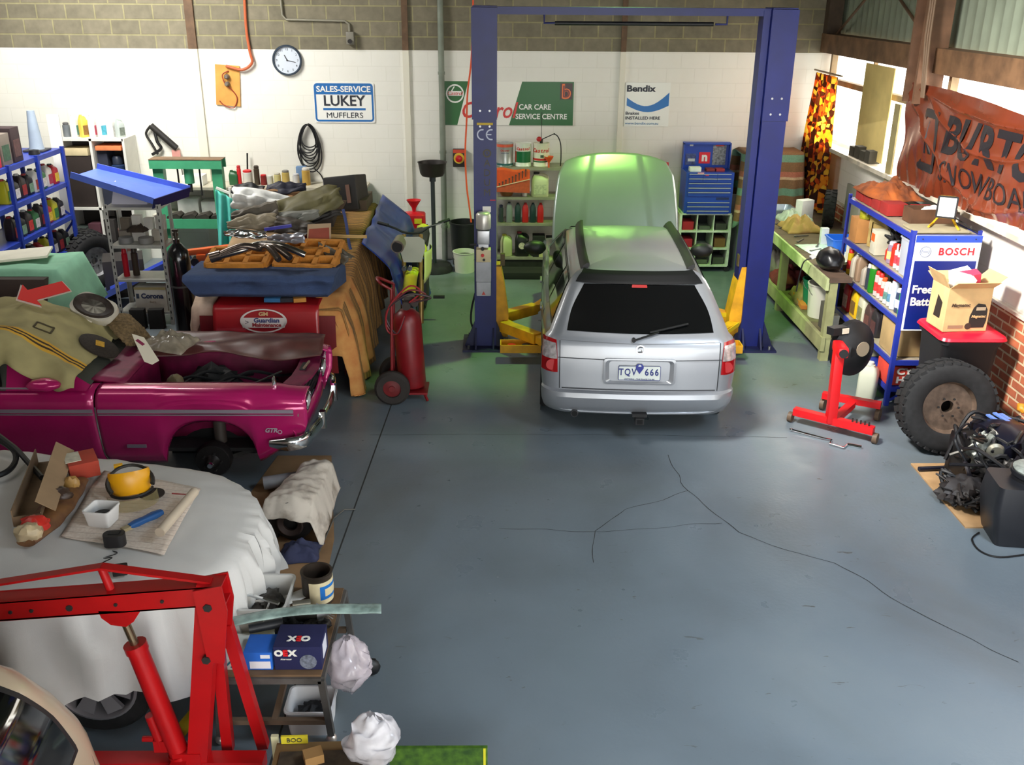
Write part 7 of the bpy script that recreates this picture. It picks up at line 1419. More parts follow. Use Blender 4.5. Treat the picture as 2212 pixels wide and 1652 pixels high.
p0, p1 = PZ(370, 1056, zs), PZ(412, 1059, zs); mb = MB(); mb.cyl(p0+V((0, 0, -.03)), p1+V((0, 0, -.03)), .004, n=6); o = mb.build('pencil', M((150, 60, 60), .5)); tag(o, 'thin red pencil at the far edge of the paper mat', 'pencil')
a, b_ = PZ(60, 1125, 1.07), PZ(108, 990, 1.07); c0 = (a+b_)/2; ang = math.degrees(math.atan2(b_.y-a.y, b_.x-a.x)); ln = (b_-a).length
r = thing('long_carton', 'long open brown carton lying at the left of the pale sheet', 'box', (c0.x, c0.y, 1.045), ang); mb = MB(); mb.box((0, 0, .004), (ln, .15, .006)); mb.box((0, -.072, .035), (ln, .006, .07), T(rx=0)); mb.box((0, .072, .05), (ln, .006, .10)); mb.box((-ln/2, 0, .03), (.006, .15, .06)); mb.build('tray', M((128, 104, 78), .85, nz=.12), r)
mb = MB(); mb.box((0, 0, 0), (ln*.98, .12, .005), T(0, -.10, .10, rx=38)); mb.build('lid_flap', M((150, 124, 94), .85, nz=.1), r)
p = PZ(178, 1003, 1.08); r = carton('red_cream_carton', 'battered red and cream carton behind the paper mat', (p.x, p.y, 1.03), .17, .20, .10, (178, 66, 46), 30); mb = MB(); mb.box((-.05, .02, .102), (.09, .14, .004)); mb.build('cream_panel', M((196, 190, 170), .7, nz=.2, ns=20), r)
a, b_ = PZ(55, 1165, 1.06), PZ(175, 1030, 1.06); mb = MB(); N_ = 14; rings = []
for i in range(N_+1):
    f = i/N_; p = a.lerp(b_, f); k = .085*math.sin(PI*min(.93, max(.1, f*.86+.1)))**.5; d = (b_-a).normalized(); n_ = V((-d.y, d.x, 0)); rings.append([p+n_*(k*1.1*math.cos(2*PI*j/14))*(1+.2*nz3(f*5, j, 2))+V((0, 0, -.02+k*.55*math.sin(2*PI*j/14)*(1+.2*nz3(f*5, j, 8)))) for j in range(14)])
mb.loft(rings); r = thing('parts_sack', 'long brown and red sack lying between the carton and the paper mat', 'sack', ((a+b_)/2).to_tuple()); mb2 = mb; mb.bm.transform(Matrix.Translation(-(a+b_)/2)); mb.build('sack', M((92, 58, 40), .6, c2=(132, 92, 52), ns=9), r)
for f, c, s_ in ((.06, (196, 176, 140), .15), (.17, (196, 46, 36), .16), (.62, (60, 44, 36), .13), (.82, (170, 130, 70), .10)): mb = MB(); p = a.lerp(b_, f)-(a+b_)/2; mb.blob(p+V((0, 0, .02)), (s_, s_*.8, .10), int(f*50), .3, 3, 10); mb.build('sack_patch', M(c, .4, nz=.2, ns=14), r)
r = thing('black_hose', 'loops of black hose at the far left of the pale sheet', 'hose', (-3.1, 5.5, 1.06)); mb = MB(); mb.tube(cr([(-.7, .15, .02), (-.25, .20, .05), (.05, .02, .03), (.12, -.25, .02), (-.1, -.38, .03), (-.6, -.35, .02)], 8), .018, 8); mb.build('loop', BLACK, r); mb = MB(); mb.tube(cr([(-.7, .32, .02), (-.3, .30, .06), (.02, .05, .06), (.2, -.12, .02), (.36, -.30, .01)], 8), .018, 8); mb.build('loop', BLACK, r)
# white fringed towel at the left frame edge by the coupe door
mb = MB(); mb.grid(lambda u, v: (-4.02+.13*u+.02*math.sin(v*14), 6.88-.03*math.sin(u*9)-.02*v, 1.02-.46*v), 8, 24); o = mb.build('towel', M((220, 216, 206), .9, nz=.1, ns=30, bump=.6, bs=120), None, 80, solid=.015); tag(o, 'white fluffy towel hanging over the coupe door at the left edge', 'towel')

# ------------------------------------------------------------------ blanket covered car with the parts pile
t = thing('covered_car', 'car buried under blankets and parts behind the magenta coupe', 'car', (-2.25, 10.9, 0)); bx0, bx1 = -3.0, -1.5
def btop(y): # height along the covered car
    pts = [(8.95, .86), (9.2, .96), (9.9, 1.0), (10.5, 1.15), (11.1, 1.30), (12.2, 1.30), (12.9, 1.0)]
    for (a, za), (b_, zb) in zip(pts, pts[1:]):
        if y <= b_: return za+(zb-za)*(max(y, a)-a)/(b_-a)
    return pts[-1][1]
mb = WB(t)
def cbody(u, v):
    y = 9.0+3.9*u; zt_ = btop(y)-.04; a = 2*v-1; e = abs(a); s_ = 1 if a > 0 else -1
    if e < .6: x = a/.6*.66; z = zt_-.03*(a/.6)**2
    else: w_ = (e-.6)/.4; x = s_*(.66+.06*min(1, w_*3)); z = zt_-.03-(zt_-.25)*w_
    return (-2.25+x, y, z)
mb.grid(cbody, 30, 24); mb.grid(lambda u, v: (-2.91+1.32*u, 9.0-.03*math.sin(PI*v), .25+.60*v), 8, 8); mb.build('body', M((110, 26, 28), .4, nz=.1), t)
for x in (-2.85, -1.66):
    for y in (9.75, 12.2): mb = WB(t); mb.cyl((x-.08, y, .3), (x+.08, y, .3), .3, n=26); mb.build('wheel', RUBBER, t)
def drape(name, label, y0, y1, xl, xr, dl, dr, mat, cat, seed, off=.0, nu=40, nv=60, fold=.03, front=0.0, lean=0.0):
    W_ = xr-xl
    def fn(u, v):
        L_ = dl+W_+dr; s_ = v*L_; y = y0+(y1-y0)*u; zt_ = btop(max(8.95, y))+off
        if s_ < dl: d = dl-s_; x = xl-.03-.05*min(1, d*4)-lean*d; z = zt_-d
        elif s_ <= dl+W_: x = xl+(s_-dl); d = 0; z = zt_+.015*nz3(x*4, y*4, seed)
        else: d = s_-dl-W_; x = xr+.03+.05*min(1, d*4)+lean*d; z = zt_-d
        sg = 1 if s_ > dl else -1; f = fold*min(1, d*2.5)*math.sin(y*17+seed+2*nz3(y*2, d, seed)); 
        if front and y < 9.05: z -= (9.05-y)*front; y = 9.05-(9.05-y)*.35
        return (x+sg*f, y+.02*nz3(x*5, z*5, seed), max(.02, z+.02*nz3(x*3, y*6, seed+2)))
    mb = MB(); mb.grid(fn, nu, nv); o = mb.build(name, mat, None, 80, solid=.008); return tag(o, label, cat)
TAN = stripes('woven_spread', 1, [(0, (150, 108, 58)), (.3, (122, 88, 50)), (.5, (166, 120, 62)), (.8, (112, 84, 54))], .09)
drape('bedspread', 'tan woven bedspread hanging down the right side of the covered car', 9.02, 12.3, -1.95, -1.56, .0, .98, TAN, 'bedspread', 3, .015, fold=.045, lean=.10)
drape('orange_blanket', 'orange fringed blanket hanging at the front right corner of the covered car', 8.80, 9.75, -1.80, -1.57, .0, .86, M((190, 122, 66), .95, c2=(206, 150, 84), ns=8), 'blanket', 6, .035, fold=.05, front=1.8, lean=.12, nu=24)
drape('pink_towel', 'pinkish fringed towel over the front left corner of the covered car', 8.82, 9.6, -2.96, -2.74, .40, .0, M((186, 158, 138), .95, c2=(214, 190, 168), ns=9), 'towel', 9, .03, fold=.03, front=1.8, nu=20, nv=24)
drape('tan_blanket', 'tan crumpled blanket on the left side of the covered car behind the foam', 9.7, 11.6, -2.96, -2.3, .35, .0, M((170, 142, 108), .95, nz=.15, ns=6), 'blanket', 12, .03, fold=.03, nu=30, nv=30)
r = thing('guardian_cover', 'red fender cover with a white oval badge over the front of the covered car', 'fender cover', (-2.25, 8.93, .95)); RV = M((158, 24, 30), .35, nz=.06, coat=.3)
def gcov(u, v):
    s_ = v*.52; x = -.50+1.02*u
    if s_ < .24: y = .26-s_; z = .045-.02*(s_/.24)+.006*math.sin(x*7)
    else: d = s_-.24; y = .02-.03*math.sin(min(1, d/.05)*PI/2)-.22*d; z = .025-d*.97
    return (x, y, z+.006*nz3(x*5, d_(v)*3, 2))
def d_(v): return v
mb = MB(); mb.grid(gcov, 30, 26); mb.build('vinyl', RV, r, 60, solid=.006)
m = frame((-.01, -.055, -.11), (1, 0, 0), (0, .25, 1)); WT_ = M((214, 206, 200), .5)
mb = MB(); mb.lathe([(.90, 0), (1, 0), (1, .003), (.90, .003)], m @ Matrix.Diagonal((.225, .115, 1, 1)), 44); mb.build('badge_rim', WT_, r)
mb = MB(); mb.prism([(-.20, -.065), (.20, -.065), (.215, -.02), (.20, .03), (-.20, .03), (-.215, -.02)], .002, m, .001); mb.build('badge_panel', WT_, r)
text('GM', .05, mt(m, 0, .065, .004), M((206, 170, 120), .5), r, bold=.002, sx=1.2); text('Guardian', .058, mt(m, .03, .004, .004), M((50, 60, 110), .5), r, bold=.002, sx=1.15); text('Maintenance', .050, mt(m, .03, -.040, .004), M((150, 40, 44), .5), r, bold=.002, sx=1.1)
text('>', .07, mt(m, -.16, -.016, .004), M((90, 84, 90), .5), r)
mb = MB(); mb.bar((-.62, .33, .045), (.45, .28, .05), .012, .012); o = mb.build('black_strip', BLACK); tag(o, 'thin black trim strip lying across the red fender cover top', 'strip', loc=(-2.25, 8.85, .985))
for q, (x, c, w_) in enumerate(((-2.18, (40, 96, 140), .16), (-2.05, (34, 36, 44), .12), (-1.93, (176, 120, 50), .12))): carton('small_pack', ('blue and tan', 'black', 'orange')[q]+' flat pack tucked under the front of the blue foam', (x, 9.02, 1.0), w_, .12, .04, c, 8*q, cat='pack')
# foam seat base and orange foam
r = thing('seat_foam', 'big blue foam seat base lying across the covered car', 'seat foam', (-2.28, 9.28, 1.03)); FB = M((58, 76, 112), .95, nz=.12, ns=12, bump=.4, bs=140)
def foam(u, v):
    x = -.72+1.44*u; s_ = v; k = 1-.10*(1-v)*abs(2*u-1)**3
    prof = [(-.24, .0), (-.34, .05), (-.36, .12), (-.40, .20), (-.36, .245), (-.1, .24), (.25, .23), (.33, .15), (.33, .0)]
    q = v*(len(prof)-1); i = min(int(q), len(prof)-2); f = q-i; y = prof[i][0]+(prof[i+1][0]-prof[i][0])*f; z = prof[i][1]+(prof[i+1][1]-prof[i][1])*f
    dent = sum(math.exp(-((x-c)/.12)**2) for c in (-.12, .56))*math.exp(-((z-.13)/.06)**2) if y < 0 else 0
    xs = x*(.86+.14*min(1, z/.2)) if y < 0 else x
    return (xs, y+.07*dent, z+.008*nz3(x*5, y*5, 2))
mb = MB(); mb.grid(foam, 44, 36); g1 = [(foam(0, j/36)) for j in range(37)]; g2 = [(foam(1, j/36)) for j in range(37)]
for g in (g1, g2): mb.f([mb.v(p) for p in g])
mb.build('foam', FB, r, 60)
FO = M((196, 128, 48), .95, nz=.2, ns=10, bump=.4, bs=120)
def waffle(name, label, c, w_, l_, nx, ny, rz, tilt):
    r = thing(name, label, 'foam', c, rot=(R(tilt), 0, R(rz))); mb = MB()
    for i in range(nx+1): x = -w_/2+w_*i/nx; mb.loft([[(x+s_*k, y, z) for s_, z in ((-1, 0), (-.7, .10), (.7, .10), (1, 0))] for y in (-l_/2, l_/2) for k in (.035,)])
    for j in range(ny+1): y = -l_/2+l_*j/ny; mb.loft([[(x, y+s_*.03, z) for s_, z in ((-1, 0), (-.7, .10), (.7, .10), (1, 0))] for x in (-w_/2, w_/2)])
    mb.build('waffle', FO, r); mb = MB(); mb.box((0, 0, .012), (w_, l_, .02)); mb.build('backing', M((120, 64, 30), .95), r); return r
waffle('foam_pad', 'left orange waffle foam pad behind the blue foam base', (-2.58, 9.42, 1.255), .56, .34, 3, 2, 0, 12)
waffle('foam_pad', 'right orange waffle foam pad behind the blue foam base', (-1.90, 9.55, 1.26), .58, .52, 3, 3, -4, 14)
# exhaust headers, trim panels, bonnet parts and boxes
EX = M((120, 108, 100), .25, .9, nz=.3, ns=9)
def pl(px, py, z): return PZ(px, py, z)
P0 = pl(545, 545, 1.42); r = thing('exhaust_header', 'steel exhaust header lying on the orange foam', 'exhaust', P0)
for k, (ex_, ey) in enumerate(((.52, -.02), (.40, -.14), (.30, -.20))): mb = MB(); mb.tube(cr([(-.36, -.04, -.04), (-.1, .0, .02+.02*k), (.08, .06-.02*k, .07-.02*k), (ex_*.6, ey*.3, .06), (ex_, ey, -.02)], 6), [.040]*1+[.034]*23+[.03], 10); mb.build('pipe', EX if k else M((170, 166, 160), .18, 1.0, nz=.2), r)
mb = MB(); mb.cyl((-.40, -.045, -.045), (-.30, -.03, -.02), .052); mb.build('collector', EX, r)
def junk(name, label, px, py, z, size, col, rot, cat='car part', seed=0, metal=0, rough=.6, bend=.25, holes=False):
    p = pl(px, py, z); mb = MB(); w_, l_ = size
    def fn(u, v): a, b_ = 2*u-1, 2*v-1; k = .45*(seed % 3-1); return (a*w_/2*(1+.10*nz3(0, b_*2, seed)), b_*l_/2*(1-.45*max(0, a*(1 if seed % 2 else -1)-.1))+k*.15*l_*a, bend*.25*(1-abs(a+.2))*w_*.5+.09*w_*nz3(a*2.5, b_*1.5, seed+3)+(.05*w_ if abs(b_) < .25 else 0)-.10*w_*max(0, abs(b_)-.7))
    mb.grid(fn, 16, 12); o = mb.build(name, M(col, rough, metal, nz=.2, ns=7), None, 60, solid=.012); return tag(o, label, cat, loc=p, rot=tuple(R(q) for q in rot))
junk('chrome_trim', 'bright chrome trim panel on the left of the parts pile', 530, 505, 1.45, (.42, .12), (200, 200, 198), (34, 6, 16), seed=2, metal=.95, rough=.15)
junk('chrome_trim', 'pale silver trim strip below the blue bar on the parts pile', 620, 515, 1.46, (.40, .12), (150, 150, 158), (40, -6, -8), seed=4, metal=.5, rough=.3)
junk('car_trim', 'grey crumpled trim panel above the chrome trim', 545, 478, 1.5, (.52, .2), (150, 138, 116), (36, -8, 14), seed=6)
junk('car_trim', 'dark grey vinyl trim panel on the upper left of the pile', 550, 458, 1.55, (.5, .24), (92, 84, 72), (34, -10, 12), seed=8)
junk('car_trim', 'brown black trim panel beneath the red sheet', 640, 490, 1.45, (.46, .2), (70, 62, 54), (38, 4, -6), seed=9)
junk('body_sheet', 'large olive green body panel lying across the top of the pile', 668, 440, 1.58, (.74, .50), (98, 92, 58), (30, -16, 14), seed=11, bend=.12)
junk('body_sheet', 'grey underside panel below the large olive panel', 640, 468, 1.50, (.5, .16), (130, 130, 122), (46, -8, 10), seed=13, bend=.1)
junk('white_guard', 'white curved guard panel at the top left of the pile', 565, 432, 1.56, (.66, .26), (232, 232, 228), (64, 4, 4), seed=15, bend=.3)
junk('black_mat', 'black rubber mat behind the white curved panel', 535, 412, 1.62, (.36, .24), (30, 30, 32), (36, 8, 0), seed=16)
junk('navy_cushion', 'navy cushion at the top of the parts pile', 618, 405, 1.66, (.46, .22), (34, 34, 50), (28, -4, 4), seed=17, bend=.4, cat='cushion')
junk('brown_wrap', 'brown crumpled wrap under the navy cushion', 600, 416, 1.61, (.5, .2), (150, 112, 74), (36, 0, 4), seed=18)
junk('dark_trim', 'long dark trim piece under the olive panel at the right', 690, 470, 1.45, (.5, .12), (44, 40, 38), (34, -14, 22), seed=19)
junk('wedge_board', 'grey brown wedge board lying on the right orange foam', 722, 545, 1.34, (.42, .15), (84, 78, 66), (26, 14, -38), seed=20, bend=.05)
mb = MB(); mb.bar((-.14, 0, 0), (.14, .03, .0), .03, .03); o = mb.build('blue_bar', M((34, 36, 160), .4)); tag(o, 'short bright blue bar on the parts pile', 'bar', loc=pl(600, 492, 1.52), rot=(0, R(-6), R(6)))
r = thing('framed_sheet', 'small pale framed red sheet on top of the parts pile', 'panel', pl(688, 506, 1.44), rot=(R(52), R(-4), R(8))); mb = MB(); mb.prism([(-.13, -.10), (.12, -.11), (.14, .11), (-.10, .12)], .008); mb.build('frame', M((176, 150, 120), .6), r); mb = MB(); mb.prism([(-.115, -.088), (.105, -.095), (.115, .06), (-.09, .065)], .003, None, .008); mb.build('sheet', M((150, 70, 52), .7, nz=.15), r)
mb = MB(); mb.bar((0, 0, 0), (.40, -.02, -.0), .022, .03); o = mb.build('timber_stick', M((196, 160, 100), .7)); tag(o, 'pale timber stick poking out to the right of the red sheet', 'stick', loc=pl(712, 510, 1.36))
r = thing('black_case', 'large black box standing at the far right end of the pile', 'case', pl(752, 440, 1.36), rot=(R(-8), R(-8), R(-14))); mb = MB(); mb.box((0, 0, .13), (.42, .36, .42), bev=.02); mb.build('body', M((32, 30, 28), .5, nz=.2), r); mb = MB(); mb.box((-.215, 0, .13), (.008, .34, .38)); mb.build('edge_panel', M((176, 174, 170), .5), r)
mb = MB(); mb.box((.1, -.184, .12), (.05, .01, .22)); mb.build('strap', M((110, 80, 66), .6), r)
mb = MB(); mb.tube(cr([(0, 0, .35), (.03, -.03, .2), (.05, -.05, .0), (.07, -.07, -.08)]), .02, 6, flat=.3); o = mb.build('blue_strap', M((58, 70, 120), .7)); tag(o, 'faded blue strap hanging down over the tan bedspread', 'strap', loc=pl(745, 520, 1.25))
carton('stack_crate', 'dark crate under the top of the parts pile', (-2.35, 11.2, 1.30), .9, .7, .16, (60, 52, 46), 4, cat='crate')
carton('stack_crate', 'brown crate under the black case at the far end of the pile', (-1.95, 12.0, 1.30), .7, .6, .14, (80, 66, 52), 0, cat='crate')
TARP = M((14, 50, 136), .4, nz=.25, ns=4, coat=.2)
def tarp(u, v):
    y = 10.35+2.1*u; d = v*1.36; z = 1.36-.12*(1-u)-d; x = -1.27+.18*min(1, v*2)+.10*v+.07*math.sin(y*7+v*3)*v+.05*nz3(y*3, v*3, 2)
    y2 = y-.35*v*(1-u)+.12*v; return (x-.22*(1-min(1, v*5)), y2, max(.02, z+.03*nz3(y*3, v*4, 7)))
mb = MB(); mb.grid(tarp, 44, 34); o = mb.build('tarp', TARP, None, 80, solid=.004); tag(o, 'blue plastic tarp hanging between the covered car and the dirt bike', 'tarp')

# ------------------------------------------------------------------ gas bottle trolley, dirt bike, black cylinder
t = thing('gas_trolley', 'red gas cylinder on a two wheeled trolley beside the bedspread', 'gas trolley', (-.95, 8.98, 0)); GR = M((120, 18, 24), .4, nz=.2, ns=6)
mb = WB(t); m = T(-.86, 9.02, .10, rx=-4, ry=-3); mb.lathe([(0, 0), (.125, .01), (.14, .05), (.14, .68), (.125, .75), (.07, .80), (.035, .81), (.03, .86), (0, .86)], m, 28); mb.build('cylinder', GR, t)
mb = WB(t); mb.lathe([(0, 0), (.05, 0), (.05, .06), (0, .06)], T(-.88, 8.98, .97), 12); mb.cyl((-.88, 8.9, 1.0), (-.88, 8.84, 1.0), .04); mb.cyl((-.80, 8.92, 1.02), (-.80, 8.87, 1.02), .035); mb.box((-.86, 8.95, 1.05), (.10, .06, .05)); mb.build('regulator', M((70, 62, 58), .35, .7), t)
for s_ in (-1, 1): mb = WB(t); mb.cyl((-1.05+s_*.0, 8.95+s_*.10, .12), (-1.02, 9.0+s_*.1, 1.15), .014); mb.build('frame_pole', GR, t)
mb = WB(t); mb.tube(cr([(-1.02, 8.9, 1.15), (-1.12, 8.88, 1.22), (-1.16, 9.0, 1.24), (-1.02, 9.1, 1.15)]), .014); mb.build('handle', GR, t)
mb = WB(t); mb.box((-.88, 9.0, .09), (.36, .30, .02)); mb.bar((-.74, 8.9, .09), (-.70, 8.86, .01), .02); mb.build('toe_plate', GR, t)
for y in (8.80, 9.22):
    m = frame((-1.04, y, .175), (1, 0, 0), (0, 0, 1)); mb = WB(t); mb.lathe([(.09, -.04), (.15, -.045), (.175, -.02), (.175, .02), (.15, .045), (.09, .04)], m, 30); wl = mb.build('wheel', M((42, 36, 32), .8, nz=.2), t); mb = WB(t); mb.lathe([(0, .035), (.03, .035), (.03, .02), (.09, .012), (.1, .04), (.1, -.04), (0, -.04)], m, 24); mb.build('rim', M((110, 26, 28), .5, nz=.3), wl)
for k, c in enumerate(((150, 34, 40), (110, 40, 40), (60, 40, 44))): mb = WB(t); mb.tube(cr([(-.86, 8.88, 1.02), (-.74+.05*k, 8.86, 1.14-.03*k), (-.85, 8.84, 1.2-.04*k), (-1.05, 8.86, .98), (-1.08, 8.9, .75+.05*k), (-.98, 8.86, .72), (-.9, 8.86, .9)], 7), .009, 6); mb.build('hose', M(c, .5), t)
t = thing('dirt_bike', 'yellow dirt bike with pale number plate facing the camera beside the blue tarp', 'motorbike', (-.98, 11.2, 0), 0); yf = 10.55; YL = M((206, 200, 30), .35, nz=.08)
def bwheel(y, ro, wd):
    m = frame((-.98, y, ro), (0, 1, 0), (0, 0, 1)); mb = WB(t); mb.lathe([(ro-.07, -wd*.4), (ro-.02, -wd*.5), (ro, -wd*.25), (ro, wd*.25), (ro-.02, wd*.5), (ro-.07, wd*.4)], m, 40); w_ = mb.build('wheel', RUBBER, t)
    mb = WB(t); mb.lathe([(ro-.085, -.02), (ro-.07, -.025), (ro-.07, .025), (ro-.085, .02)], m, 36); mb.build('rim', ALU, w_); mb = WB(t); mb.cyl((-1.06, y, ro), (-.9, y, ro), .03)
    for k in range(16): a = 2*PI*k/16; mb.cyl((-.98+(.04 if k % 2 else -.04), y, ro), (-.98, y+(ro-.08)*math.cos(a), ro+(ro-.08)*math.sin(a)), .002, n=4)
    mb.build('spokes', STEEL, w_)
bwheel(yf-.05, .34, .08); bwheel(11.95, .32, .11)
for s_ in (-1, 1):
    mb = WB(t); mb.cyl((-.98+s_*.095, yf-.05, .30), (-.98+s_*.095, yf+.32, 1.22), .024); mb.cyl((-.98+s_*.1, yf-.07, .28), (-.98+s_*.098, yf+.12, .74), .032); mb.build('fork_leg', M((150, 116, 60), .35, .5), t)
    mb = WB(t); mb.grid(lambda u, v: (-.98+s_*(.12+.05*math.sin(PI*u)), yf+.55+.9*u-.2*v, .95-.12*u-.32*v*(1-.5*u)), 10, 6); mb.build('side_panel', M((196, 190, 130), .4) if s_ > 0 else YL, t, solid=.008)
mb = WB(t); mb.grid(lambda u, v: (-.98+.075*(2*u-1), yf-.36+.75*v, .76+.10*math.sin(PI*v*.8)-.03*(2*u-1)**2), 8, 14); mb.build('front_fender', YL, t, solid=.006)
mb = WB(t); mb.prism([(-.10, -.15), (.10, -.15), (.145, .0), (.135, .10), (.08, .135), (-.08, .135), (-.135, .10), (-.145, .0)], .012, frame((-.97, yf+.16, 1.09), (1, 0, 0), (0, .35, 1))); mb.build('number_plate', M((170, 164, 156), .5), t)
mb = WB(t); mb.tube(cr([(-1.36, yf+.42, 1.33), (-1.18, yf+.36, 1.28), (-1.06, yf+.32, 1.24), (-.9, yf+.32, 1.24), (-.78, yf+.36, 1.30), (-.58, yf+.44, 1.36)]), .013, 8); hbk = mb.build('handlebar', BLACK, t)
for a, b_ in (((-1.38, yf+.43, 1.33), (-1.26, yf+.38, 1.31)), ((-.68, yf+.40, 1.335), (-.56, yf+.45, 1.365))): mb = WB(t); mb.cyl(a, b_, .019); mb.build('grip', BLACK, hbk)
mb = WB(t); mb.cyl((-.86, yf+.30, 1.30), (-.62, yf+.30, 1.36), .006); mb.build('brake_lever', STEEL, hbk)
mb = WB(t); mb.cyl((-1.13, yf+.05, 1.14), (-1.11, yf+.25, 1.16), .075, n=22); hlm = mb.build('headlamp', M((130, 116, 104), .35, .4), t); mb = WB(t); mb.cyl((-1.131, yf+.045, 1.14), (-1.13, yf+.06, 1.14), .06, n=20); mb.build('lamp_mouth', M((16, 15, 15), .4), hlm)
for x in (-1.06, -.995): mb = WB(t); mb.cyl((x, yf+.0, .90), (x, yf+.06, .90), .026, n=16); mb.build('fork_cap', CHROME, t)
mb = WB(t); mb.blob((-.98, yf+.75, .92), (.26, .5, .22), 2, .1); mb.build('fuel_tank', YL, t); mb = WB(t); mb.loft([[(-.98+x*k, y, z+dz) for x, dz in ((-.11, -.05), (.11, -.05), (.10, .02), (0, .04), (-.10, .02))] for y, z, k in ((yf+.85, .96, .8), (yf+1.2, .92, 1), (yf+1.7, .95, .9))]); mb.build('seat', BLACK, t)
mb = WB(t); mb.box((-.98, yf+.8, .48), (.26, .42, .40), bev=.05); mb.build('engine', DARK, t); mb = WB(t); mb.loft([[(-.98+x, y, z+dz) for x, dz in ((-.08, 0), (.08, 0), (0, .03))] for y, z in ((yf+1.4, .84), (yf+1.95, .95))]); mb.build('rear_fender', YL, t)
mb = WB(t); mb.bar((-.80, yf+.9, .30), (-.66, yf+.9, .30), .05, .03); mb.build('foot_peg', DARK, t); mb = WB(t); mb.bar((-1.0, yf+.5, .35), (-.98, yf+1.4, .32), .05, .05); mb.bar((-.98, yf+.35, 1.15), (-.98, yf+.6, .5), .06, .05); mb.build('frame', DARK, t); mb = WB(t); mb.cyl((-1.0, yf+.7, .3), (-1.14, yf+.7, .0), .014); mb.build('side_stand', DARK, t)
t = thing('gas_cylinder', 'tall black gas cylinder standing left of the blue foam', 'gas cylinder', (-3.28, 9.7, 0)); mb = MB(); mb.lathe([(0, 0), (.105, 0), (.115, .02), (.115, 1.22), (.10, 1.32), (.05, 1.385), (.032, 1.40), (.032, 1.44), (0, 1.44)], n=30); mb.build('body', M((22, 22, 24), .2, .2, coat=.4), t); mb = MB(); mb.cyl((0, 0, 1.43), (0, 0, 1.52), .018); mb.box((0, 0, 1.49), (.05, .03, .03)); mb.cyl((-.03, 0, 1.53), (.03, 0, 1.53), .014); mb.build('valve', M((60, 56, 50), .4, .7), t)
mb = MB(); mb.lathe([(.116, .95), (.118, .95), (.118, .97), (.116, .97)], n=26); mb.build('band', M((60, 60, 60), .5), t)
# ------------------------------------------------------------------ green press and the wall bench behind it
GRN = M((70, 160, 116), .45, nz=.12, ns=5)
t = thing('shop_press', 'green H frame hydraulic press against the back wall', 'press', (-4.25, 13.4, 0)); a, b_ = -4.74, -3.76
for y in (13.32, 13.52): mb = WB(t); mb.box(((a+b_)/2, y, 1.59), (b_-a, .03, .12)); mb.build('top_beam', GRN, t)
for x in (a+.09, b_-.09): mb = WB(t); mb.box((x, 13.42, .78), (.14, .12, 1.52)); mb.build('upright', GRN, t)
for y in (13.30, 13.54): mb = WB(t); mb.box(((a+b_)/2, y, .78), (b_-a+.02, .03, .13)); mb.build('bed_beam', GRN, t)
mb = WB(t); mb.cyl((-4.25, 13.42, 1.32), (-4.25, 13.42, 1.54), .065); rm = mb.build('ram', GRN, t); mb = WB(t); mb.cyl((-4.25, 13.42, 1.2), (-4.25, 13.42, 1.33), .03); mb.build('ram_tip', DARK, rm)
for x in (a+.09, b_-.09): mb = WB(t); mb.box((x, 13.42, .03), (.16, .5, .06)); mb.build('foot', GRN, t)
for x in (-4.1, -4.4): mb = WB(t); mb.cyl((x, 13.42, 1.53), (x, 13.42, 1.15), .012); mb.build('return_spring', DARK, t)
mb = WB(t); mb.box(((a+b_)/2, 13.42, 1.655), (b_-a, .24, .01)); mb.build('top_cover', M((120, 96, 70), .7, nz=.3), t)
for i in range(4):
    mb = MB(); mb.prism([(-.09, 0), (.09, 0), (.09, .035), (.05, .07), (-.05, .045), (-.09, .03)], .22, frame((0, .11, 0), (1, 0, 0), (0, 0, 1))); o = mb.build('press_block', M((60, 56, 50), .6, .4, nz=.3)); tag(o, ordn(i)+' dark press block from the left on the green press bed', 'block', 'press blocks on the green press bed', loc=(-4.50+.2*i, 13.42, .846), rz=6*(i % 2))
zb = PY(600, 398, 14.15).z
t = thing('back_bench', 'long bench against the back wall behind the parts pile', 'bench', (-3.4, 14.15, 0)); mb = WB(t); mb.box((-3.45, 14.13, zb-.02), (3.1, .5, .04)); mb.build('bench_top', M((196, 190, 170), .6, nz=.15), t)
for x in (-4.9, -3.5, -2.0): mb = WB(t); mb.box((x, 14.15, zb/2-.02), (.06, .4, zb-.04)); mb.build('leg', GRN, t)
mb = WB(t); mb.box((-3.45, 14.13, zb-.42), (3.1, .45, .03)); mb.build('shelf', M((206, 202, 186), .6, nz=.1), t)
jl = [(506, 'oil', (46, 96, 60), (40, 80, 50), 'green bottle, leftmost beside the press on the back bench', .10, .16), (518, 'spray', (196, 36, 40), (180, 30, 34), 'slim red bottle left of the white tub on the back bench', .03, .22), (536, 'spray', (226, 222, 214), (206, 40, 44), 'white tub with red lid on the back bench', .07, .17), (556, 'spray', (70, 60, 48), (60, 50, 40), 'brown bottle right of the red lidded tub on the back bench', .04, .22), (570, 'spray', (130, 40, 40), (190, 36, 40), 'small red jar right of the brown bottle on the back bench', .045, .12), (584, 'spray', (196, 196, 186), (206, 206, 200), 'pale jar right of the small red jar on the back bench', .045, .11), (600, 'spray', (206, 196, 140), (190, 186, 170), 'cream jar in the middle of the back bench', .05, .14), (618, 'spray', (196, 170, 96), (120, 116, 110), 'amber preserving jar in the middle of the back bench', .055, .17), (640, 'spray', (206, 206, 206), (196, 196, 196), 'white jar right of the amber one on the back bench', .05, .13), (662, 'spray', (196, 160, 80), (206, 200, 190), 'second amber jar at the right end of the back bench', .06, .2)]
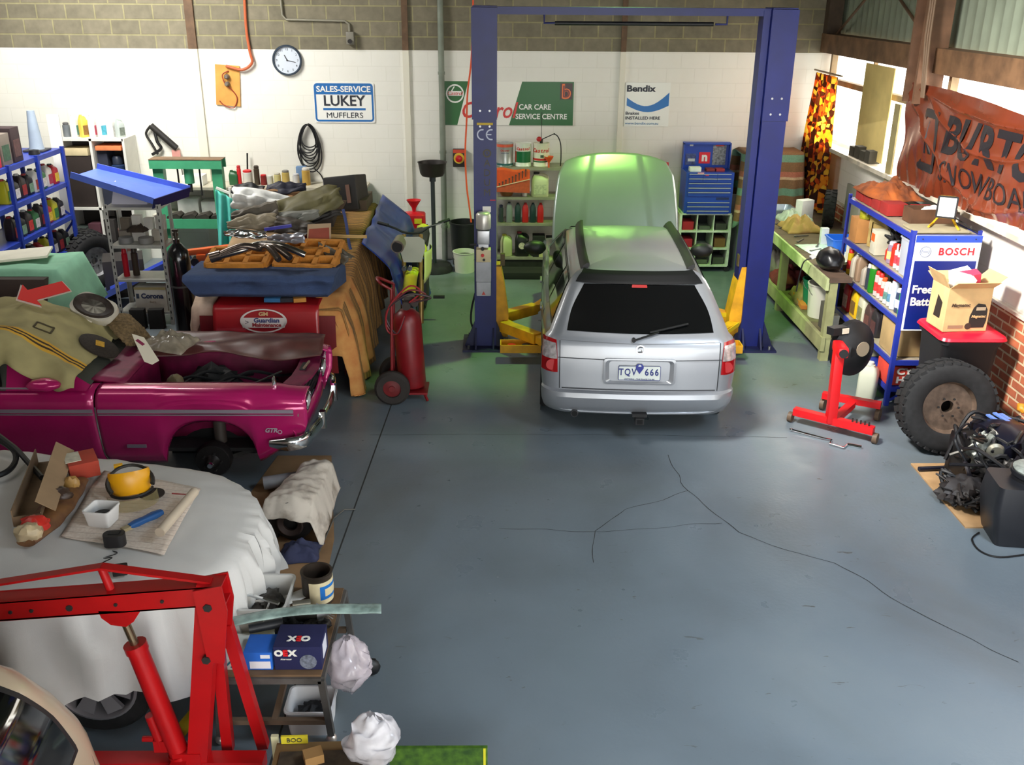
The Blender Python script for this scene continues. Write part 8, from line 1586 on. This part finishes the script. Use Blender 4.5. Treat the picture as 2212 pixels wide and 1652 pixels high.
for px, k, c, cp, lb, w_, h_ in jl:
    p = PY(px, 392, 14.12)
    if k == 'oil': oil_bottle('bottle', lb, (p.x, 14.12, zb), w_*1.3, w_, h_*1.3, c, cp)
    else: can('jar', lb, (p.x, 14.12, zb), w_, h_*1.25, c, cp, None, 'jars and bottles on the back bench', 'jar', .9, .14)
p = PY(652, 372, 14.3); carton('blue_note', 'blue and white box at the right end of the back bench', (p.x, 14.28, zb), .14, .1, .24, (110, 140, 176))
mb = MB(); mb.cyl((0, 0, 0), (.03, .02, .42), .012); o = mb.build('steel_rod', DARK); tag(o, 'dark rod leaning on the wall beside the red bottle', 'rod', loc=(PY(535, 395, 14.3).x, 14.3, zb))
for k, (x, z_, w_, h_) in enumerate(((-4.5, .86, .3, .22), (-4.15, .86, .32, .18), (-4.4, 1.1, .3, .14), (-3.98, .86, .2, .3))): carton('white_container', ('lower left', 'lower middle', 'upper', 'right')[k]+' white plastic container on the back bench shelf behind the press', (x, 14.12, (zb-.405) if k != 2 else zb), w_, .24, h_, (232, 232, 228), cat='container')
# turquoise cloth
def tcl(u, v): return (-3.72+.34*u-.06*v+.12*u*v, 12.75+.05*math.sin(u*22+v*2)*(.4+v)+.1*u, 1.36-.22*u*(1-v)-.95*v+.12*u*v)
mb = MB(); mb.grid(tcl, 40, 24); o = mb.build('turquoise_cloth', M((96, 206, 190), .8, nz=.08), None, 80, solid=.004); tag(o, 'turquoise cloth hanging in folds right of the green press', 'cloth')
r = thing('cloth_stand', 'thin white stand behind the turquoise cloth', 'stand', (-3.56, 12.88, 0)); mb = MB(); mb.cyl((0, 0, .02), (0, 0, 1.36), .02); mb.bar((-.18, 0, 1.36), (.2, 0, 1.2), .03); mb.build('pole', WHITE, r); mb = MB(); mb.lathe([(0, 0), (.18, 0), (.18, .03), (0, .03)], n=20); mb.build('base', WHITE, r)
# orange trolley jack beam and small bottles on a blue bench
t = thing('blue_bench', 'low blue steel bench left of the covered car', 'bench', (-3.52, 12.0, 0)); BB2 = M((60, 84, 180), .45, nz=.15)
mb = WB(t); mb.box((-3.52, 12.0, .52), (.75, .62, .05)); mb.build('bench_top', BB2, t)
for x in (-3.85, -3.2):
    for y in (11.75, 12.25): mb = WB(t); mb.box((x, y, .25), (.05, .05, .5)); mb.build('leg', BB2, t)
r = thing('orange_jack', 'orange trolley jack lying on the low blue bench', 'jack', (-3.55, 12.05, .547), 8); OJ = M((206, 92, 36), .45, nz=.2)
mb = MB(); mb.bar((-.40, 0, .16), (.36, .05, .22), .10, .07, bev=.01); mb.build('arm', OJ, r); mb = MB(); mb.box((-.22, 0, .07), (.12, .12, .14), bev=.01); mb.box((.2, 0, .08), (.14, .14, .16), bev=.01); mb.build('body', OJ, r); mb = MB(); mb.cyl((-.3, -.08, .05), (-.3, .08, .05), .05); mb.build('wheel', DARK, r)
for k, (x, c) in enumerate(((-3.34, (222, 116, 36)), (-3.24, (206, 60, 50)))): can('spray_can', ('orange', 'thin red')[k]+' bottle standing in front of the orange trolley jack', (x, 11.75, .546), .045-.02*k, .2, c, c)
# slotted grey shelf with tins
t = thing('slotted_shelf', 'pale grey slotted steel shelf behind the black gas cylinder', 'shelf', (-4.28, 11.45, 0)); SL = M((190, 190, 182), .5, .2, nz=.1); sx0, sx1, sy0, sy1 = -4.60, -3.95, 11.25, 11.65
for x in (sx0, sx1):
    for y in (sy0, sy1):
        mb = WB(t); mb.box((x+(.02 if x == sx0 else -.02), y, .735), (.045, .006, 1.47)); mb.box((x, y+(.02 if y == sy0 else -.02), .735), (.006, .045, 1.47)); ps = mb.build('slotted_post', SL, t)
        if y == sy0:
            for k in range(18): mb = WB(t); mb.box((x+(.024 if x == sx0 else -.024), y-.004, .08+.08*k), (.012, .003, .035)); mb.build('slot', DARK, ps)
for z in (1.42, .96, .55, .15): mb = WB(t); mb.box(((sx0+sx1)/2, (sy0+sy1)/2, z), (sx1-sx0, sy1-sy0, .03)); mb.build('shelf_board', SL, t)
for x, rad, c, lb in ((-4.46, .085, (150, 150, 150), 'left of two flat silver tins on the slotted shelf'), (-4.22, .09, (160, 160, 158), 'right of two flat silver tins on the slotted shelf')): can('flat_tin', lb, (x, 11.42, .976), rad, .07, c, c, None, 'flat tins on the slotted shelf', 'tin', .95, .2)
rag('dark_rag', 'dark oily rag on the white pack in the slotted shelf', (-4.33, 11.48, 1.10), (.22, .18), M((64, 54, 46), .9, nz=.3), 4, .08)
for k, (x, w_, h_, c, lb) in enumerate(((-4.5, .14, .12, (150, 142, 130), 'clear tray of parts in the slotted shelf'), (-4.33, .16, .12, (226, 222, 214), 'white pack under the dark rag in the slotted shelf'), (-4.1, .15, .13, (206, 200, 186), 'cream pack in the slotted shelf'))): carton('pack', lb, (x, 11.56, .976), w_, .12, h_, c, cat='pack')
for k in range(4): carton('white_jar', ordn(k)+' white jar from the left behind the tins in the slotted shelf', (-4.5+.14*k, 11.6, 1.10), .11, .08, .14+.03*(k % 2), (226, 224, 216) if k else (120, 110, 96), cat='jar', group='white jars in the slotted shelf')
can('red_tube', 'upright red tube on the lower slotted shelf', (-4.5, 11.4, .566), .035, .34, (206, 26, 44), (200, 26, 40), cat='tube'); can('dark_tube', 'dark tube beside the red one on the lower slotted shelf', (-4.4, 11.45, .566), .04, .34, (70, 60, 48), (60, 54, 44), cat='tube')
b = carton('beer_carton', 'white Corona beer carton in the slotted shelf', (-4.20, 11.36, .166), .38, .2, .30, (214, 210, 198)); fr_ = frame((0, -.102, .15), (1, 0, 0), (0, 0, 1)); text('Corona', .085, mt(fr_, .02, .04), M((40, 50, 90), .5), b, bold=.003); text('Extra', .035, mt(fr_, .02, -.03), M((170, 150, 130), .5), b); mb = MB(); mb.box((-.155, -.1015, .19), (.035, .003, .06)); mb.build('crest', M((60, 70, 90), .5), b); mb = MB(); mb.box((.0, -.1015, .285), (.38, .003, .03)); mb.build('top_band', M((176, 160, 110), .6), b)
for k in range(2): carton('black_pack', ('left', 'right')[k]+' black and gold pack before the beer carton at the foot of the slotted shelf', (-4.33+.22*k, 11.12, 0), .17, .10, .24, (30, 28, 26), 4, cat='pack')
# blue drive-on ramps
def ramp_ch(name, label, A, B, C_, D_):
    r = thing(name, label, 'ramp', tuple((A+B+C_+D_)/4)); mb = WB(r); n = (B-A).cross(D_-A).normalized(); n = n if n.z > 0 else -n; BR = M((92, 118, 216), .4, nz=.08)
    th = n*.012; mb.loft([[A, B, C_, D_], [A+th, B+th, C_+th, D_+th]]); mb.build('bed', BR, r)
    for p, q, s_ in ((A, B, (A-D_).normalized()), (D_, C_, (D_-A).normalized())): mb = WB(r); h = n*.075; o_ = s_*.012; mb.loft([[p, q, q+h, p+h], [p+o_, q+o_, q+o_+h, p+o_+h]]); mb.build('side_rail', BR, r)
    mb = WB(r); e = (B-A).normalized()*.012; mb.loft([[B-n*.06, C_-n*.06, C_+n*.06, B+n*.06], [B-n*.06+e, C_-n*.06+e, C_+n*.06+e, B+n*.06+e]]); mb.build('end_plate', M((20, 28, 80), .5), r); return r
ramp_ch('drive_ramp', 'blue steel channel ramp lying sloped on top of the slotted shelf', PY(152, 384, 11.22), PY(330, 440, 11.22), PY(408, 414, 11.75), PY(208, 366, 11.75))
mb = MB(); mb.prism([(-.12, 0), (.30, 0), (.30, .12), (-.05, .27)], .2, frame((-4.45, 11.62, 1.436), (1, 0, 0), (0, 0, 1))); o = mb.build('ramp_wedge', M((200, 198, 210), .6)); tag(o, 'pale wedge propping up the blue ramp on the slotted shelf', 'wedge')
A, B, C_, D_ = PZ(190, 650, .30), PZ(345, 582, .42), PZ(345, 560, .42), PZ(200, 612, .30)
ramp_ch('drive_ramp', 'second blue ramp leaning low behind the slotted shelf', V((-5.15, 11.9, .06)), V((-4.0, 11.85, .62)), V((-4.0, 12.25, .62)), V((-5.15, 12.3, .06)))
# ------------------------------------------------------------------ white cabinet with bottles, tall panel, wheel
t = thing('white_cabinet', 'open white two bay cabinet against the back wall at the left', 'cabinet', (-5.74, 14.1, 0)); WC = M((226, 224, 216), .5, nz=.05); cx0, cx1, cy0, cy1, cz = -6.20, -5.28, 13.92, 14.38, 1.84
for x in (cx0, (cx0+cx1)/2, cx1): mb = WB(t); mb.box((x, (cy0+cy1)/2, cz/2), (.035, cy1-cy0, cz)); mb.build('side_panel', WC, t)
for z in (.05, .85, 1.825): mb = WB(t); mb.box(((cx0+cx1)/2, (cy0+cy1)/2, z), (cx1-cx0, cy1-cy0, .035)); mb.build('shelf_board', WC, t)
mb = WB(t); mb.box(((cx0+cx1)/2, cy1-.01, cz/2), (cx1-cx0, .015, cz)); mb.build('back_panel', M((70, 64, 58), .8), t)
for k, (c, c2, lb) in enumerate((((120, 126, 130), (90, 90, 90), 'grey can at the left end of the white cabinet top'), ((226, 228, 224), (60, 130, 120), 'white bottle with teal label, second from the left on the cabinet top'), ((236, 206, 90), (150, 110, 60), 'yellow bottle, third from the left on the cabinet top'), ((226, 222, 220), (206, 60, 90), 'white bottle with pink label, fourth from the left on the cabinet top'), ((226, 230, 230), (90, 180, 200), 'white bottle with blue label, fifth from the left on the cabinet top'), ((232, 232, 230), (220, 220, 216), 'plain white bottle, sixth from the left on the cabinet top'), ((190, 200, 196), (120, 130, 120), 'grey green jug at the right end of the cabinet top'))):
    x = cx0+.08+.127*k
    if k == 0: can('tin', lb, (x, 14.1, cz+.002), .05, .2, c, c2, cat='tin')
    else: oil_bottle('detergent_bottle', lb, (x, 14.08, cz+.002), .12, .09, .31 if k < 6 else .26, c, c, c2, 90 if k % 2 else 60, 'detergent bottles on the white cabinet')
carton('wood_offcuts', 'pale bundle at the top of the left bay of the white cabinet', (-5.98, 14.1, 1.60), .34, .3, .1, (206, 190, 150), cat='bundle'); carton('dark_stack', 'dark stack filling the left bay of the white cabinet', (-5.98, 14.12, .87), .38, .32, .73, (44, 34, 30), cat='stack')
carton('orange_tray', 'orange tray at the top of the right bay of the white cabinet', (-5.50, 14.08, 1.68), .36, .34, .06, (222, 130, 80), cat='tray'); carton('blue_barrel_stack', 'dark blue stack under the orange tray in the white cabinet', (-5.62, 14.12, .87), .14, .3, .81, (40, 44, 60), cat='stack')
can('blue_bottle', 'dark blue bottle with cream label in the right bay of the white cabinet', (-5.44, 14.04, .87), .09, .72, (40, 60, 96), (36, 44, 60), (206, 196, 170), cat='bottle')
for k in range(4): carton('lower_pack', ordn(k)+' dark pack from the left on the bottom shelf of the white cabinet', (-6.08+.21*k, 14.05, .07), .17, .25, .5+.06*(k % 3), [(60, 70, 66), (80, 44, 54), (50, 46, 44), (90, 60, 50)][k], cat='pack', group='packs at the bottom of the white cabinet')
p = PY(150, 470, 13.15); mb = MB(); mb.box((0, 0, 1.13), (.15, .03, 2.26)); o = mb.build('tall_board', M((230, 230, 226), .5)); tag(o, 'tall white panel standing between the blue shelving and the white cabinet', 'panel', loc=(p.x, 13.15, 0), rz=10)
wheel_tyre('alloy_wheel', 'big dark tyre with alloy rim standing before the white cabinet', (-5.50, 12.85, .37), .37, .20, .24, (150, 150, 152), rot=(R(0), 0, R(52)), lug=30, dish=.7)
wheel_tyre('tyre', 'plain dark tyre standing behind the alloy wheel', (-5.75, 13.25, .35), .35, .2, .22, (70, 70, 70), rot=(R(0), 0, R(40)), lug=28, dish=.7)
carton('engine_block', 'dark engine block behind the slotted shelf', (-5.0, 12.6, 0), .5, .5, .5, (46, 42, 40), 20, cat='engine block')
# ------------------------------------------------------------------ blue shelving along the left wall
LX0, LX1, LY0, LY1 = -6.28, -5.72, 10.7, 12.95; LB2 = M((34, 56, 150), .4, nz=.1)
t = thing('blue_rack', 'blue steel shelving full of oil bottles at the left edge', 'shelving', (-6.0, 11.8, 0)); rows = (1.86, 1.42, .98, .56, .16)
for z in rows:
    mb = WB(t); mb.box(((LX0+LX1)/2, (LY0+LY1)/2, z-.012), (LX1-LX0-.02, LY1-LY0, .018)); sb_ = mb.build('shelf_board', LB2, t)
    mb = WB(t)
    for x in (LX0+.01, LX1-.01): mb.box((x, (LY0+LY1)/2, z-.03), (.02, LY1-LY0, .06))
    mb.build('rail', LB2, sb_)
for x in (LX0, LX1):
    for y in (LY0, 11.45, 12.2, LY1): mb = WB(t); mb.box((x, y, .94), (.045, .045, 1.88)); mb.build('post', LB2, t)
mb = WB(t); mb.bar((LX0, LY1, .2), (LX1, LY1, .9), .01, .03); mb.bar((LX1, LY1, .95), (LX0, LY1, 1.4), .01, .03); mb.build('brace', LB2, t)
rc = [((190, 44, 50), (226, 190, 60)), ((226, 224, 216), (200, 60, 50)), ((40, 36, 40), (206, 200, 196)), ((220, 214, 206), (170, 30, 60)), ((30, 28, 30), (120, 150, 120)), ((206, 200, 40), (60, 120, 60)), ((60, 120, 70), (206, 200, 190)), ((50, 40, 40), (150, 40, 40))]
rn = ['red', 'white', 'black', 'cream', 'dark', 'yellow', 'green', 'brown']; sh = ['top', 'second', 'third', 'fourth']
for i, z in enumerate(rows[1:4]):
    for k in range(8):
        y = 12.82-.185*k; q = (k*3+i*2) % 8; c, lab = rc[q]
        if i >= 1 and q in (1, 3): c = (64, 56, 54)
        oil_bottle('oil_bottle', '%s oil bottle, %s from far end, %s board of left blue shelving' % (rn[q], ordn(k), sh[i+1]), (-5.85, y, z), .15, .13, .26+.03*(k % 2), c, c2 if False else [(30, 30, 30), (180, 40, 40), (206, 206, 200)][k % 3], lab, 90, 'oil bottles on the left blue shelving')
for k, (y, c, lb, w_, h_) in enumerate(((11.28, (196, 46, 60), 'red carton with yellow panel on top of the left blue shelving', .28, .34), (11.58, (120, 110, 100), 'patterned grey carton on top of the left blue shelving', .24, .36), (11.86, (56, 42, 44), 'dark brown carton on top of the left blue shelving', .22, .40))):
    b = carton('oil_carton', lb, (-5.92, y, rows[0]), .3, w_, h_, c, 0); mb = MB(); mb.box((.1515, 0, h_*.4), (.003, w_*.7, h_*.5)); mb.build('print', M([(226, 196, 70), (60, 90, 70), (90, 60, 60)][k], .6, nz=.3, ns=20), b)
r = thing('traffic_cone', 'pale grey cone standing on the far end of the left blue shelving', 'cone', (-5.92, 12.68, rows[0])); mb = MB(); mb.lathe([(0, 0), (.10, 0), (.085, .06), (.05, .46), (.045, .5), (0, .5)], n=24); mb.build('cone', M((150, 164, 180), .6, nz=.1), r); mb = MB(); mb.box((0, 0, .012), (.26, .26, .024), bev=.01); mb.build('base', M((60, 60, 64), .7), r)
mb = MB(); mb.lathe([(0, 0), (.07, 0), (.06, .05), (0, .06)], n=16); o = mb.build('rubber_cap', BLACK); tag(o, 'small black cap beside the grey cone on the left blue shelving', 'cap', loc=(-5.84, 12.42, rows[0]))
carton('red_toolbox', 'red brown box on the floor before the left blue shelving', (-5.45, 10.6, 0), .5, .5, .72, (150, 70, 44), cat='box'); carton('grey_toolbox', 'grey and blue tray on the red brown box by the left blue shelving', (-5.45, 10.6, .722), .4, .4, .08, (110, 112, 120), cat='tray')
mb = MB(); mb.box((0, 0, .05), (1.15, .34, .10), bev=.01); o = mb.build('floor_step', M((26, 26, 24), .8)); tag(o, 'low black step on the floor before the back shelf', 'step', loc=(.42, 13.45, 0))
